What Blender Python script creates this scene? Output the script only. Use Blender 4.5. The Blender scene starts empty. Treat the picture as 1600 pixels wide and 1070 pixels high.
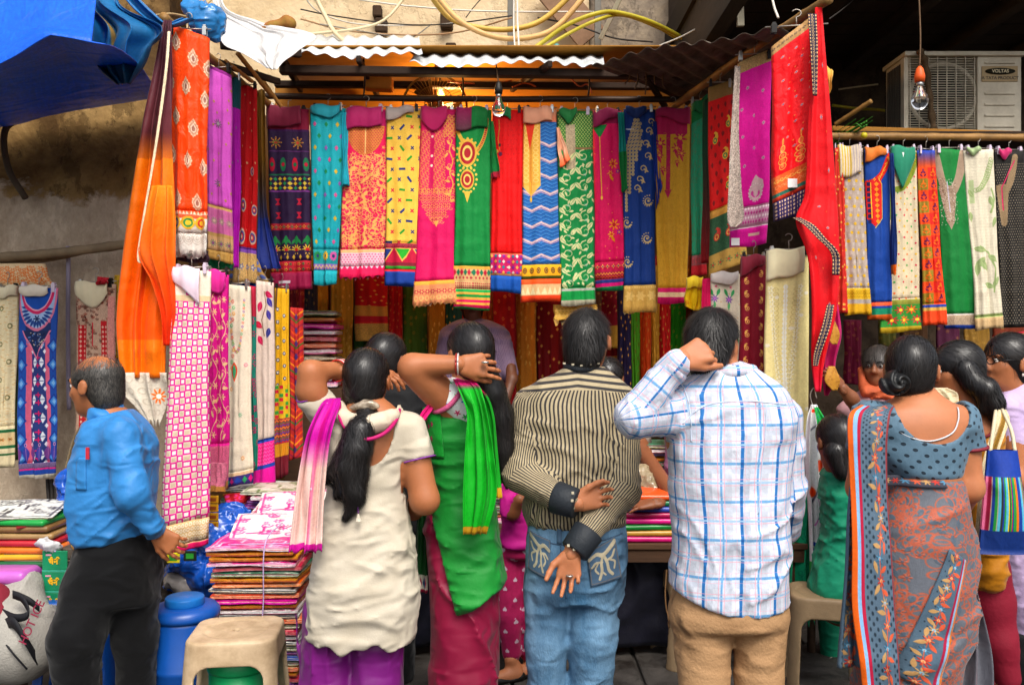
import bpy, math, random
import numpy as np
from mathutils import Vector, Matrix
random.seed(7); RS = np.random.RandomState(7)
SC = bpy.context.scene
COL = SC.collection
# ---------------------------------------------------------------- camera, world, sun, exposure
EYE, FOC = 1.55, 1400.0
def P(u, v, Y):                       # photo pixel + distance -> point in the place
    return np.array(((u-800)/FOC*Y, Y, EYE-(v-535)/FOC*Y))
cam = bpy.data.cameras.new('camera'); cam.lens = 31.5; cam.sensor_width = 36; cam.clip_end = 200; cam.clip_start = .05
camo = bpy.data.objects.new('camera', cam); COL.objects.link(camo); SC.camera = camo
camo.location = (0, 0, EYE); camo.rotation_euler = (math.radians(90), 0, 0)
SUN_EL, SUN_AZ = math.radians(52), math.radians(163)   # high, behind the camera and slightly right
world = bpy.data.worlds.new('World'); SC.world = world; world.use_nodes = True
nt = world.node_tree; bg = nt.nodes['Background']
sky = nt.nodes.new('ShaderNodeTexSky'); sky.sky_type = 'NISHITA'; sky.sun_disc = False
sky.sun_elevation = SUN_EL; sky.sun_rotation = SUN_AZ; sky.dust_density = 4.0; sky.air_density = .8; sky.ozone_density = .6
hs = nt.nodes.new('ShaderNodeHueSaturation'); hs.inputs['Saturation'].default_value = .4   # milky, hazy city sky
nt.links.new(sky.outputs[0], hs.inputs['Color']); nt.links.new(hs.outputs[0], bg.inputs[0]); bg.inputs[1].default_value = 0.15
sl = bpy.data.lights.new('sun', 'SUN'); sl.energy = 1.9; sl.angle = math.radians(32); sl.color = (1, .95, .86)
so = bpy.data.objects.new('sun', sl); COL.objects.link(so)
d = Vector((math.sin(SUN_AZ)*math.cos(SUN_EL), math.cos(SUN_AZ)*math.cos(SUN_EL), math.sin(SUN_EL)))
so.rotation_euler = d.to_track_quat('Z', 'Y').to_euler(); so.location = (0, -3, 9)
SC.view_settings.view_transform = 'Standard'; SC.view_settings.look = 'None'
SC.view_settings.gamma = 1; SC.view_settings.use_curve_mapping = False
SC.view_settings.exposure = 0.62
SC.render.engine = 'CYCLES'; SC.cycles.max_bounces = 6; SC.cycles.diffuse_bounces = 3; SC.cycles.glossy_bounces = 2; SC.cycles.transparent_max_bounces = 6; SC.cycles.caustics_reflective = False; SC.cycles.caustics_refractive = False

# ---------------------------------------------------------------- colour and materials
def lin(c):
    if isinstance(c, str):
        c = tuple(int(c[i:i+2], 16)/255 for i in (0, 2, 4))
    return tuple(x/12.92 if x <= .04045 else ((x+.055)/1.055)**2.4 for x in c)
def rgb(c): return np.array([int(c[i:i+2], 16)/255 for i in (0, 2, 4)], np.float32)
_M = {}
def crease_node(n, L, vec, prev, amt, scale=3.2, rot=.35, sz=.45):
    mp = n.new('ShaderNodeMapping'); mp.inputs['Rotation'].default_value = (0, rot, 0); mp.inputs['Scale'].default_value = (sz, 1, 1); L.new(vec, mp.inputs[0])
    r = n.new('ShaderNodeTexNoise'); r.noise_type = 'RIDGED_MULTIFRACTAL'; r.inputs['Scale'].default_value = scale; r.inputs['Detail'].default_value = 3.5; r.inputs['Roughness'].default_value = .45; r.inputs['Distortion'].default_value = .5
    L.new(mp.outputs[0], r.inputs[0]); b = n.new('ShaderNodeBump'); b.inputs['Strength'].default_value = amt; b.inputs['Distance'].default_value = .05
    L.new(r.outputs[0], b.inputs['Height'])
    if prev is not None: L.new(prev, b.inputs['Normal'])
    return b.outputs[0]
def mat(name, col, rough=.75, metal=0, var=.12, vs=6, bump=.15, bs=60, spec=.3, sheen=0, trans=0, stretch=(1, 1, 1), col2=None, alpha=1, emit=0, cloth=0, crot=.35):
    """plain surface: base colour broken up by noise, fine relief"""
    if name in _M: return _M[name]
    m = bpy.data.materials.new(name); m.use_nodes = True; n = m.node_tree.nodes; L = m.node_tree.links
    b = n['Principled BSDF']; c = lin(col)
    tc = n.new('ShaderNodeTexCoord'); mp = n.new('ShaderNodeMapping'); mp.inputs['Scale'].default_value = stretch
    L.new(tc.outputs['Object'], mp.inputs[0])
    nz = n.new('ShaderNodeTexNoise'); nz.inputs['Scale'].default_value = vs; nz.inputs['Detail'].default_value = 6; nz.inputs['Roughness'].default_value = .65
    L.new(mp.outputs[0], nz.inputs[0])
    rp = n.new('ShaderNodeValToRGB'); rp.color_ramp.elements[0].position = .3; rp.color_ramp.elements[1].position = .72
    c2 = lin(col2) if col2 else tuple(min(1, x*(1+var)) for x in c)
    rp.color_ramp.elements[0].color = (*[x*(1-var) for x in c], 1); rp.color_ramp.elements[1].color = (*c2, 1)
    L.new(nz.outputs[0], rp.inputs[0]); L.new(rp.outputs[0], b.inputs['Base Color'])
    b.inputs['Roughness'].default_value = rough; b.inputs['Metallic'].default_value = metal; b.inputs['Specular IOR Level'].default_value = spec
    if sheen: b.inputs['Sheen Weight'].default_value = sheen
    if trans: b.inputs['Transmission Weight'].default_value = trans
    if alpha < 1: b.inputs['Alpha'].default_value = alpha
    if emit: L.new(rp.outputs[0], b.inputs['Emission Color']); b.inputs['Emission Strength'].default_value = emit
    if bump:
        n2 = n.new('ShaderNodeTexNoise'); n2.inputs['Scale'].default_value = bs; n2.inputs['Detail'].default_value = 4; L.new(mp.outputs[0], n2.inputs[0])
        bp = n.new('ShaderNodeBump'); bp.inputs['Strength'].default_value = bump; bp.inputs['Distance'].default_value = .01
        L.new(n2.outputs[0], bp.inputs['Height']); L.new(bp.outputs[0], b.inputs['Normal'])
        if cloth: c1 = crease_node(n, L, tc.outputs['Object'], bp.outputs[0], cloth*.8, 6, crot, .25); L.new(crease_node(n, L, tc.outputs['Object'], c1, cloth*.45, 17, crot-.5, .3), b.inputs['Normal'])
    _M[name] = m; return m
def tmat(name, tex, rough=.7, sheen=.15, bump=.4, crease=.25, cs=(9, 9, 5), transl=0, spec=.25, ext='EXTEND', metalrelief=.12, cr2=.55, crot=.2):
    """cloth or print drawn in code: colours from a Tex, relief from its 4th channel, soft creases from noise"""
    if name in _M: return _M[name]
    m = bpy.data.materials.new(name); m.use_nodes = True; n = m.node_tree.nodes; L = m.node_tree.links
    b = n['Principled BSDF']; im = tex.image(name)
    ti = n.new('ShaderNodeTexImage'); ti.image = im; ti.extension = ext; ti.interpolation = 'Cubic'
    uv = n.new('ShaderNodeUVMap'); L.new(uv.outputs[0], ti.inputs[0])
    tc = n.new('ShaderNodeTexCoord'); mp = n.new('ShaderNodeMapping'); mp.inputs['Scale'].default_value = cs; L.new(tc.outputs['Object'], mp.inputs[0])
    nz = n.new('ShaderNodeTexNoise'); nz.inputs['Scale'].default_value = 1.6; nz.inputs['Detail'].default_value = 5; nz.inputs['Distortion'].default_value = .6
    L.new(mp.outputs[0], nz.inputs[0])
    mx = n.new('ShaderNodeMix'); mx.data_type = 'RGBA'; mx.blend_type = 'MULTIPLY'; mx.inputs[0].default_value = .35
    r = n.new('ShaderNodeValToRGB'); r.color_ramp.elements[0].position = .3; r.color_ramp.elements[0].color = (.72, .72, .72, 1); r.color_ramp.elements[1].position = .6; r.color_ramp.elements[1].color = (1, 1, 1, 1)
    n3 = n.new('ShaderNodeTexNoise'); n3.inputs['Scale'].default_value = 90; n3.inputs['Detail'].default_value = 2; L.new(tc.outputs['Object'], n3.inputs[0]); L.new(n3.outputs[0], r.inputs[0])
    L.new(ti.outputs[0], mx.inputs[6]); L.new(r.outputs[0], mx.inputs[7]); L.new(mx.outputs[2], b.inputs['Base Color'])
    b.inputs['Roughness'].default_value = rough; b.inputs['Specular IOR Level'].default_value = spec; b.inputs['Sheen Weight'].default_value = sheen
    b.inputs['Sheen Roughness'].default_value = .4
    mu = n.new('ShaderNodeMath'); mu.operation = 'MULTIPLY'; mu.inputs[1].default_value = metalrelief; L.new(ti.outputs[1], mu.inputs[0]); L.new(mu.outputs[0], b.inputs['Metallic'])
    b1 = n.new('ShaderNodeBump'); b1.inputs['Strength'].default_value = crease; b1.inputs['Distance'].default_value = .03; L.new(nz.outputs[0], b1.inputs['Height'])
    b2 = n.new('ShaderNodeBump'); b2.inputs['Strength'].default_value = bump; b2.inputs['Distance'].default_value = .004
    L.new(ti.outputs[1], b2.inputs['Height']); L.new(crease_node(n, L, tc.outputs['Object'], b1.outputs[0], cr2, 6, crot), b2.inputs['Normal']); L.new(b2.outputs[0], b.inputs['Normal'])
    if transl:
        tr = n.new('ShaderNodeBsdfTranslucent'); L.new(mx.outputs[2], tr.inputs[0]); L.new(b2.outputs[0], tr.inputs[1])
        ms = n.new('ShaderNodeMixShader'); ms.inputs[0].default_value = transl; L.new(b.outputs[0], ms.inputs[1]); L.new(tr.outputs[0], ms.inputs[2])
        L.new(ms.outputs[0], n['Material Output'].inputs[0])
    _M[name] = m; return m

# ---------------------------------------------------------------- a small painter for printed / woven / embroidered cloth
class Tex:
    """x runs 0..1 across, y 0..H down (same unit)"""
    def __init__(s, H=1., w=128, col='ffffff'):
        s.w, s.h, s.H = w, max(4, int(w*H)), H
        s.a = np.zeros((s.h, s.w, 4), np.float32); s.a[..., :3] = rgb(col)
    def win(s, x, y, r):
        i0, i1 = max(0, int((x-r)*s.w)), min(s.w, int((x+r)*s.w)+2); j0, j1 = max(0, int((y-r)*s.w)), min(s.h, int((y+r)*s.w)+2)
        if i0 >= i1 or j0 >= j1: return None
        X, Y = np.meshgrid((np.arange(i0, i1)+.5)/s.w-x, (np.arange(j0, j1)+.5)/s.w-y)
        return slice(j0, j1), slice(i0, i1), X, Y
    def put(s, sl, d, col, z=0):      # d: signed distance, paint where negative
        m = np.clip(.5-d*s.w, 0, 1)[..., None]; a = s.a[sl[0], sl[1]]
        a[..., :3] = a[..., :3]*(1-m)+rgb(col)*m
        a[..., 3:] = a[..., 3:]*(1-m)+z*m
    def band(s, y0, y1, col, z=0):
        j0, j1 = int(y0*s.w), max(int(y0*s.w)+1, int(y1*s.w)); s.a[j0:j1, :, :3] = rgb(col); s.a[j0:j1, :, 3] = z; return s
    def vband(s, x0, x1, col, z=0, y0=0, y1=99):
        s.a[int(y0*s.w):int(y1*s.w), int(x0*s.w):max(int(x0*s.w)+1, int(x1*s.w)), :3] = rgb(col); return s
    def ell(s, x, y, rx, ry, col, rot=0, z=0, ring=0):
        q = s.win(x, y, max(rx, ry)+.01)
        if q is None: return
        a, b, X, Y = q; c, n = math.cos(rot), math.sin(rot); X, Y = X*c+Y*n, Y*c-X*n
        d = (np.sqrt((X/rx)**2+(Y/ry)**2)-1)*min(rx, ry)
        if ring: d = np.abs(d+ring/2)-ring/2
        s.put((a, b), d, col, z)
    def dia(s, x, y, rx, ry, col, z=0, ring=0):
        q = s.win(x, y, max(rx, ry)+.01)
        if q is None: return
        a, b, X, Y = q; d = (np.abs(X)/rx+np.abs(Y)/ry-1)*min(rx, ry)*.7
        if ring: d = np.abs(d+ring/2)-ring/2
        s.put((a, b), d, col, z)
    def rect(s, x, y, hx, hy, col, rot=0, z=0, ring=0):
        q = s.win(x, y, math.hypot(hx, hy)+.01)
        if q is None: return
        a, b, X, Y = q; c, n = math.cos(rot), math.sin(rot); X, Y = X*c+Y*n, Y*c-X*n
        d = np.maximum(np.abs(X)-hx, np.abs(Y)-hy)
        if ring: d = np.abs(d+ring/2)-ring/2
        s.put((a, b), d, col, z)
    def tri(s, x, y, hx, h, col, up=False, z=0):   # apex at distance h from base centre (x,y)
        q = s.win(x, y+(-h/2 if up else h/2), max(hx, h)+.01)
        if q is None: return
        a, b, X, Y = q; Y = Y+(-h/2 if up else h/2); t = (-Y if up else Y)/h
        s.put((a, b), np.maximum(np.maximum(-t*h, (t-1)*h), np.abs(X)-hx*(1-t)), col, z)
    def line(s, pts, w, col, z=0, taper=False):
        pts = np.array(pts, float)
        for k in range(len(pts)-1):
            p, q_ = pts[k], pts[k+1]; c = (p+q_)/2; L = np.hypot(*(q_-p)); q = s.win(c[0], c[1], L/2+w+.01)
            if q is None: continue
            a, b, X, Y = q; X = X+c[0]-p[0]; Y = Y+c[1]-p[1]; v = q_-p
            t = np.clip((X*v[0]+Y*v[1])/(L*L+1e-9), 0, 1); ww = w*(1-(k+t)/(len(pts)-1)*.8) if taper else w
            s.put((a, b), np.hypot(X-t*v[0], Y-t*v[1])-ww/2, col, z)
    def flower(s, x, y, r, col, ccol=None, n=5, z=.5, rot=0, dep=.35):
        q = s.win(x, y, r+.01)
        if q is None: return
        a, b, X, Y = q; th = np.arctan2(Y, X)+rot; R = np.hypot(X, Y)
        s.put((a, b), R-r*(1-dep+dep*np.cos(n*th)), col, z)
        if ccol: s.ell(x, y, r*.32, r*.32, ccol, z=z)
    def leaf(s, x, y, l, w, rot, col, z=.4, vein=None):
        q = s.win(x, y, l+.01)
        if q is None: return
        a, b, X, Y = q; c, n = math.cos(rot), math.sin(rot); X, Y = X*c+Y*n, Y*c-X*n
        t = np.clip(X/l, -1, 1); s.put((a, b), np.maximum(np.abs(Y)-w*(1-t*t)*(1-.35*t), np.abs(X)-l), col, z)
        if vein: s.line([(x-l*c*.9, y-l*n*.9), (x+l*c*.9, y+l*n*.9)], .008, vein, 0)
    def pais(s, x, y, r, col, incol=None, flip=1, z=.6, rot=0):
        ca, sa = math.cos(rot), math.sin(rot)
        def T(px, py): px *= flip; return x+(px*ca-py*sa)*r, y+(px*sa+py*ca)*r
        pts = [T(.0, .25), T(.35, -.25), T(.38, -.7), T(.1, -1.05), T(-.2, -1.0)]
        s.line(pts, r*1.0, col, z, taper=True); cx, cy = T(0, .3); s.ell(cx, cy, r*.62, r*.68, col, z=z)
        if incol:
            s.ell(cx, cy, r*.42, r*.46, incol, z=0); s.ell(cx, cy, r*.24, r*.28, col, z=z)
    def spiral(s, x, y, r, col, w=.02, turns=1.5, flip=1, ph=0):
        T = np.linspace(0, 1, 14); a = ph+flip*T*turns*2*math.pi
        s.line(np.stack([x+r*(1-T*.85)*np.cos(a), y+r*(1-T*.85)*np.sin(a)], 1), w, col, .5, taper=True)
    def vine(s, x0, y0, y1, amp, col, leafcol, per=.5, w=.03, leaf=.09, fl=None, seed=0):
        rr = random.Random(seed); T = np.linspace(y0, y1, max(8, int((y1-y0)*24)))
        s.line(np.stack([x0+amp*np.sin(T*2*math.pi/per), T], 1), w, col, .5)
        k = 0; y = y0
        while y < y1:
            x = x0+amp*math.sin(y*2*math.pi/per); sd = 1 if k % 2 else -1
            s.spiral(x+sd*leaf*.9, y, leaf*.7, col, w*.8, 1.2, sd, math.pi if sd > 0 else 0)
            s.leaf(x+sd*leaf*1.3, y+leaf*.8, leaf, leaf*.4, rr.uniform(-1, 1)+(0 if sd > 0 else 3.14), leafcol)
            if fl and k % 2 == 0: s.flower(x-sd*leaf*1.2, y, leaf*.9, fl, leafcol, 6)
            y += per*.28; k += 1
    def scatter(s, n, y0, y1, f, seed=0, mind=.12):
        rr = random.Random(seed); pts = []
        for _ in range(n*12):
            p = (rr.uniform(0, 1), rr.uniform(y0, y1))
            if all((p[0]-q[0])**2+(p[1]-q[1])**2 > mind*mind for q in pts): pts.append(p); f(p[0], p[1], rr)
            if len(pts) >= n: break
    def grad(s, y0, y1, c0, c1, x0=0, x1=1):
        j0, j1 = int(y0*s.w), min(s.h, int(y1*s.w)); t = np.linspace(0, 1, j1-j0)[:, None, None]
        s.a[j0:j1, int(x0*s.w):int(x1*s.w), :3] = rgb(c0)*(1-t)+rgb(c1)*t; return s
    def zig(s, y, amp, per, w, col, z=0):
        xs = np.arange(-per, 1+per, per/2); s.line([(x, y+(amp if k % 2 else -amp)) for k, x in enumerate(xs)], w, col, z)
    def speck(s, amt=.1, seed=0, y0=0, y1=99):
        n = np.random.RandomState(seed).rand(s.h, s.w, 1).astype(np.float32)-.5; j0, j1 = int(y0*s.w), int(min(y1*s.w, s.h))
        s.a[j0:j1, :, :3] = np.clip(s.a[j0:j1, :, :3]*(1+n[j0:j1]*amt*2), 0, 1); return s
    def image(s, name):
        s.speck(.05, 1); g = s.a[..., :3].mean(2, keepdims=True); s.a[..., :3] = np.clip(g+(s.a[..., :3]-g)*1.13, 0, 1)
        im = bpy.data.images.new(name, s.w, s.h, alpha=True); im.alpha_mode = 'CHANNEL_PACKED'
        im.pixels.foreach_set(np.ascontiguousarray(s.a[::-1]).ravel()); im.pack(); return im

# ---------------------------------------------------------------- objects
def mesh(name, V, F, m, parent=None, smooth=True, uv=None, uvl=None, base=None, org=None, mats=None, fm=None):
    """one mesh object; V in world metres, stored relative to its parent's base"""
    me = bpy.data.meshes.new(name); V = np.asarray(V, float).reshape(-1, 3)
    o0 = np.zeros(3)
    if parent is not None: o0 = np.array(parent.get('_b', (0, 0, 0)), float)
    elif org is not None: o0 = np.array(org, float)
    me.from_pydata((V-o0).tolist(), [], F if isinstance(F, list) else F.tolist())
    if uv is not None or uvl is not None:
        l = me.uv_layers.new(name='UVMap')
        if uvl is None:
            li = np.empty(len(me.loops), np.int32); me.loops.foreach_get('vertex_index', li); uvl = np.asarray(uv)[li]
        l.data.foreach_set('uv', np.asarray(uvl, np.float32).ravel())
    if smooth: me.polygons.foreach_set('use_smooth', np.ones(len(me.polygons), bool))
    for x in (mats or [m]): me.materials.append(x)
    if fm is not None: me.polygons.foreach_set('material_index', np.asarray(fm, np.int32))
    me.update()
    o = bpy.data.objects.new(name, me); COL.objects.link(o)
    if parent is not None: o.parent = parent
    else: o.location = o0
    o['_b'] = tuple(float(x) for x in o0)
    return o
def thing(name, loc, label, cat, group=None):
    o = bpy.data.objects.new(name, None); COL.objects.link(o); o.empty_display_size = .1
    o.location = tuple(float(x) for x in loc); o['_b'] = tuple(float(x) for x in loc); return tag(o, label, cat, group)
def tag(o, label=None, cat=None, group=None, kind=None):
    if label: o['label'] = label
    if cat: o['category'] = cat
    if group: o['group'] = group
    if kind: o['kind'] = kind
    return o
def dup(root, delta, label=None, group=None, rot=None):
    def cp(o, par):
        c = o.copy(); COL.objects.link(c)
        if par is not None: c.parent = par
        for ch in list(o.children): cp(ch, c)
        return c
    c = cp(root, None); c.location = Vector(root.location)+Vector([float(x) for x in delta])
    if rot is not None: c.rotation_euler = rot
    if label: c['label'] = label
    if group: c['group'] = group
    return c
def bevel(o, w=.004, n=2):
    b = o.modifiers.new('b', 'BEVEL'); b.width = w; b.segments = n; b.limit_method = 'ANGLE'; b.angle_limit = .7; return o
def solid(o, t=.002, off=0):
    b = o.modifiers.new('s', 'SOLIDIFY'); b.thickness = t; b.offset = off; return o
class MB:
    def __init__(s): s.V = []; s.F = []; s.n = 0
    def add(s, V, F):
        V = np.asarray(V, float).reshape(-1, 3); s.V.append(V); s.F += [[i+s.n for i in f] for f in F]; s.n += len(V); return s
    def box(s, c, h, R=None):
        v = np.array([(x, y, z) for x in (-1, 1) for y in (-1, 1) for z in (-1, 1)], float)*np.array(h)
        if R is not None: v = v@np.array(R).T
        return s.add(v+np.array(c), [(0, 1, 3, 2), (4, 6, 7, 5), (0, 4, 5, 1), (2, 3, 7, 6), (0, 2, 6, 4), (1, 5, 7, 3)])
    def bar(s, a, b, w, t, up=(0, 0, 1)):
        a, b = np.array(a, float), np.array(b, float); x = b-a; L = np.linalg.norm(x); x /= L
        y = np.cross(np.array(up, float), x); y = y/(np.linalg.norm(y)+1e-9); z = np.cross(x, y)
        return s.box((a+b)/2, (L/2, w/2, t/2), np.stack([x, y, z], 1))
    def tube(s, pts, r, n=8, cap=True):
        pts = np.asarray(pts, float); N = len(pts); rr = np.broadcast_to(np.asarray(r, float), (N,))
        T = np.gradient(pts, axis=0); T /= np.linalg.norm(T, axis=1)[:, None]+1e-12
        up = np.array((0, 0, 1.)) if abs(T[0][2]) < .9 else np.array((0, 1., 0)); V = []; u = np.cross(T[0], up); u /= np.linalg.norm(u)
        for i in range(N):
            u = u-T[i]*(u@T[i]); u /= np.linalg.norm(u)+1e-12; w = np.cross(T[i], u)
            for k in range(n):
                a = 2*math.pi*k/n; V.append(pts[i]+rr[i]*(math.cos(a)*u+math.sin(a)*w))
        F = [(i*n+k, i*n+(k+1) % n, (i+1)*n+(k+1) % n, (i+1)*n+k) for i in range(N-1) for k in range(n)]
        if cap: F += [tuple(range(n))[::-1], tuple((N-1)*n+k for k in range(n))]
        return s.add(V, F)
    def lathe(s, prof, c=(0, 0, 0), n=24, sx=1, sy=1):
        V = []; N = len(prof)
        for r, z in prof:
            for k in range(n):
                a = 2*math.pi*k/n; V.append((c[0]+r*sx*math.cos(a), c[1]+r*sy*math.sin(a), c[2]+z))
        F = [(i*n+k, i*n+(k+1) % n, (i+1)*n+(k+1) % n, (i+1)*n+k) for i in range(N-1) for k in range(n)]
        F += [tuple(range(n))[::-1], tuple((N-1)*n+k for k in range(n))]
        return s.add(V, F)
    def build(s, name, m, parent=None, smooth=False, org=None):
        return mesh(name, np.concatenate(s.V), s.F, m, parent, smooth, org=org)
def spl(pts, n=24):                      # Catmull-Rom through points
    p = np.asarray(pts, float); p = np.vstack([2*p[0]-p[1], p, 2*p[-1]-p[-2]]); out = []
    m = len(p)-3
    for t in np.linspace(0, m-1e-6, n):
        i = int(t); f = t-i; a, b, c, d_ = p[i:i+4]
        out.append(.5*(2*b+(c-a)*f+(2*a-5*b+4*c-d_)*f*f+(3*b-3*c+d_-a)*f**3))
    return np.array(out)
def hash3(i, j, k, s=0):
    n = (i*374761393+j*668265263+k*2147483647+s*974634777).astype(np.int64); n = (n ^ (n >> 13))*1274126177; n &= 0x7fffffff
    return ((n ^ (n >> 16)) & 0xffff)/65535.
def vnoise(p, s=0):
    p = np.asarray(p, float); i = np.floor(p).astype(np.int64); f = p-i; f = f*f*(3-2*f); r = 0
    for a in (0, 1):
        for b in (0, 1):
            for c in (0, 1):
                w = (f[:, 0] if a else 1-f[:, 0])*(f[:, 1] if b else 1-f[:, 1])*(f[:, 2] if c else 1-f[:, 2])
                r = r+w*hash3(i[:, 0]+a, i[:, 1]+b, i[:, 2]+c, s)
    return r*2-1
# ---------------------------------------------------------------- implicit bodies: smooth unions turned into one continuous surface
def rcone(a, b, ra, rb, g=0, k=.03, sq=None):
    """tapered capsule; sq=(axis, factor) flattens along an axis"""
    a, b = np.array(a, float), np.array(b, float)
    def f(p):
        if sq is not None:
            ax = np.array(sq[0], float); ax /= np.linalg.norm(ax); q = p+np.outer((p-a)@ax, ax)*(1/sq[1]-1); 
            bb = b+ax*((b-a)@ax)*(1/sq[1]-1)
        else: q, bb = p, b
        ab = bb-a; t = np.clip(((q-a)@ab)/(ab@ab+1e-12), 0, 1)
        return np.linalg.norm(q-a-t[:, None]*ab, axis=1)-(ra+(rb-ra)*t)
    r = max(ra, rb)
    def uv(p):
        x = (b-a)/np.linalg.norm(b-a); ref = np.array((0, -1., 0.001)); ref -= x*(ref@x); ref /= np.linalg.norm(ref)+1e-9; w = np.cross(x, ref)
        q = p-a; return np.stack([np.arctan2(q@w, q@ref)*(ra+rb)/2, (q@x)], 1)
    return dict(f=f, lo=np.minimum(a, b)-r, hi=np.maximum(a, b)+r, g=g, k=k, uv=uv)
def ellip(c, r, R=None, g=0, k=.03):
    c, r = np.array(c, float), np.array(r, float)
    def f(p):
        q = p-c
        if R is not None: q = q@R
        k0 = np.linalg.norm(q/r, axis=1); k1 = np.linalg.norm(q/(r*r), axis=1)+1e-9
        return k0*(k0-1)/k1
    return dict(f=f, lo=c-r.max(), hi=c+r.max(), g=g, k=k, uv=lambda p: np.stack([p[:, 0]-c[0], p[:, 2]], 1))
def cr(x, xs, ys):   # smooth monotone-ish interpolation
    xs, ys = np.asarray(xs, float), np.asarray(ys, float)
    m = np.gradient(ys, xs); i = np.clip(np.searchsorted(xs, x)-1, 0, len(xs)-2); h = xs[i+1]-xs[i]; t = np.clip((x-xs[i])/h, 0, 1)
    return (2*t**3-3*t*t+1)*ys[i]+(t**3-2*t*t+t)*h*m[i]+(3*t*t-2*t**3)*ys[i+1]+(t**3-t*t)*h*m[i+1]
def loft(rows, g=0, k=.03, e=2.3, cap=.02, hem=None):
    """rows: (z, cx, cy, half width, half depth), any order; hem=(amp, freq) waves the lower edge"""
    rows = sorted([tuple(float(x) for x in r[:5]) for r in rows]); Z, X, Y, A, B = np.array(rows).T
    def f(p):
        z = p[:, 2]; cx, cy, a, b = cr(z, Z, X), cr(z, Z, Y), cr(z, Z, A), cr(z, Z, B)
        u, v = (p[:, 0]-cx)/a, (p[:, 1]-cy)/b
        q = (np.abs(u)**e+np.abs(v)**e)**(1/e); gr = np.sqrt((u/a)**2+(v/b)**2)/(np.sqrt(u*u+v*v)+1e-9)
        d = (q-1)/np.maximum(gr, 1e-3)
        d = np.where(q < .05, -np.minimum(a, b)*.95, d)
        zl = Z[0]
        if hem: zl = zl+hem[0]*np.sin(np.arctan2(v, u)*hem[1]+1)+(hem[2]*(u) if len(hem) > 2 else 0)
        c = np.maximum(z-Z[-1], zl-z)
        return np.where(c > -cap, np.where(d > -cap, np.hypot(np.maximum(c+cap, 0), np.maximum(d+cap, 0))-cap, np.maximum(c, d)), d)
    m = .06
    def uv(p):
        z = p[:, 2]; cx, cy, a, b = cr(z, Z, X), cr(z, Z, Y), cr(z, Z, A), cr(z, Z, B)
        th = np.arctan2((p[:, 0]-cx)/a, -(p[:, 1]-cy)/b); return np.stack([th*np.mean(A)*.8, z], 1)
    return dict(f=f, lo=np.array((min(X-A)-m, min(Y-B)-m, Z[0]-m)), hi=np.array((max(X+A)+m, max(Y+B)+m, Z[-1]+m)), g=g, k=k, uv=uv)
def lrows(Y, rows, B=None):
    """silhouette rows (v, uL, uR, half depth[, dY]) of the photo at distance Y"""
    out = []
    for r in rows:
        dy = r[4] if len(r) > 4 else 0; a, b = P(r[1], r[0], Y), P(r[2], r[0], Y)
        out.append((a[2], (a[0]+b[0])/2, Y+dy, (b[0]-a[0])/2, r[3]))
    return out
def evalp(prims, cuts, disp, p):
    d = None
    for q in prims:
        e = q['f'](p)
        if d is None: d = e
        else:
            k = q['k']; h = np.clip(.5+.5*(e-d)/k, 0, 1); d = e*(1-h)+d*h-k*h*(1-h)
    if disp is not None: d = d-disp(p)
    for c in cuts:
        e = -c['f'](p); k = c['k']; h = np.clip(.5-.5*(e-d)/k, 0, 1); d = e*(1-h)+d*h+k*h*(1-h)
    return d
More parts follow.
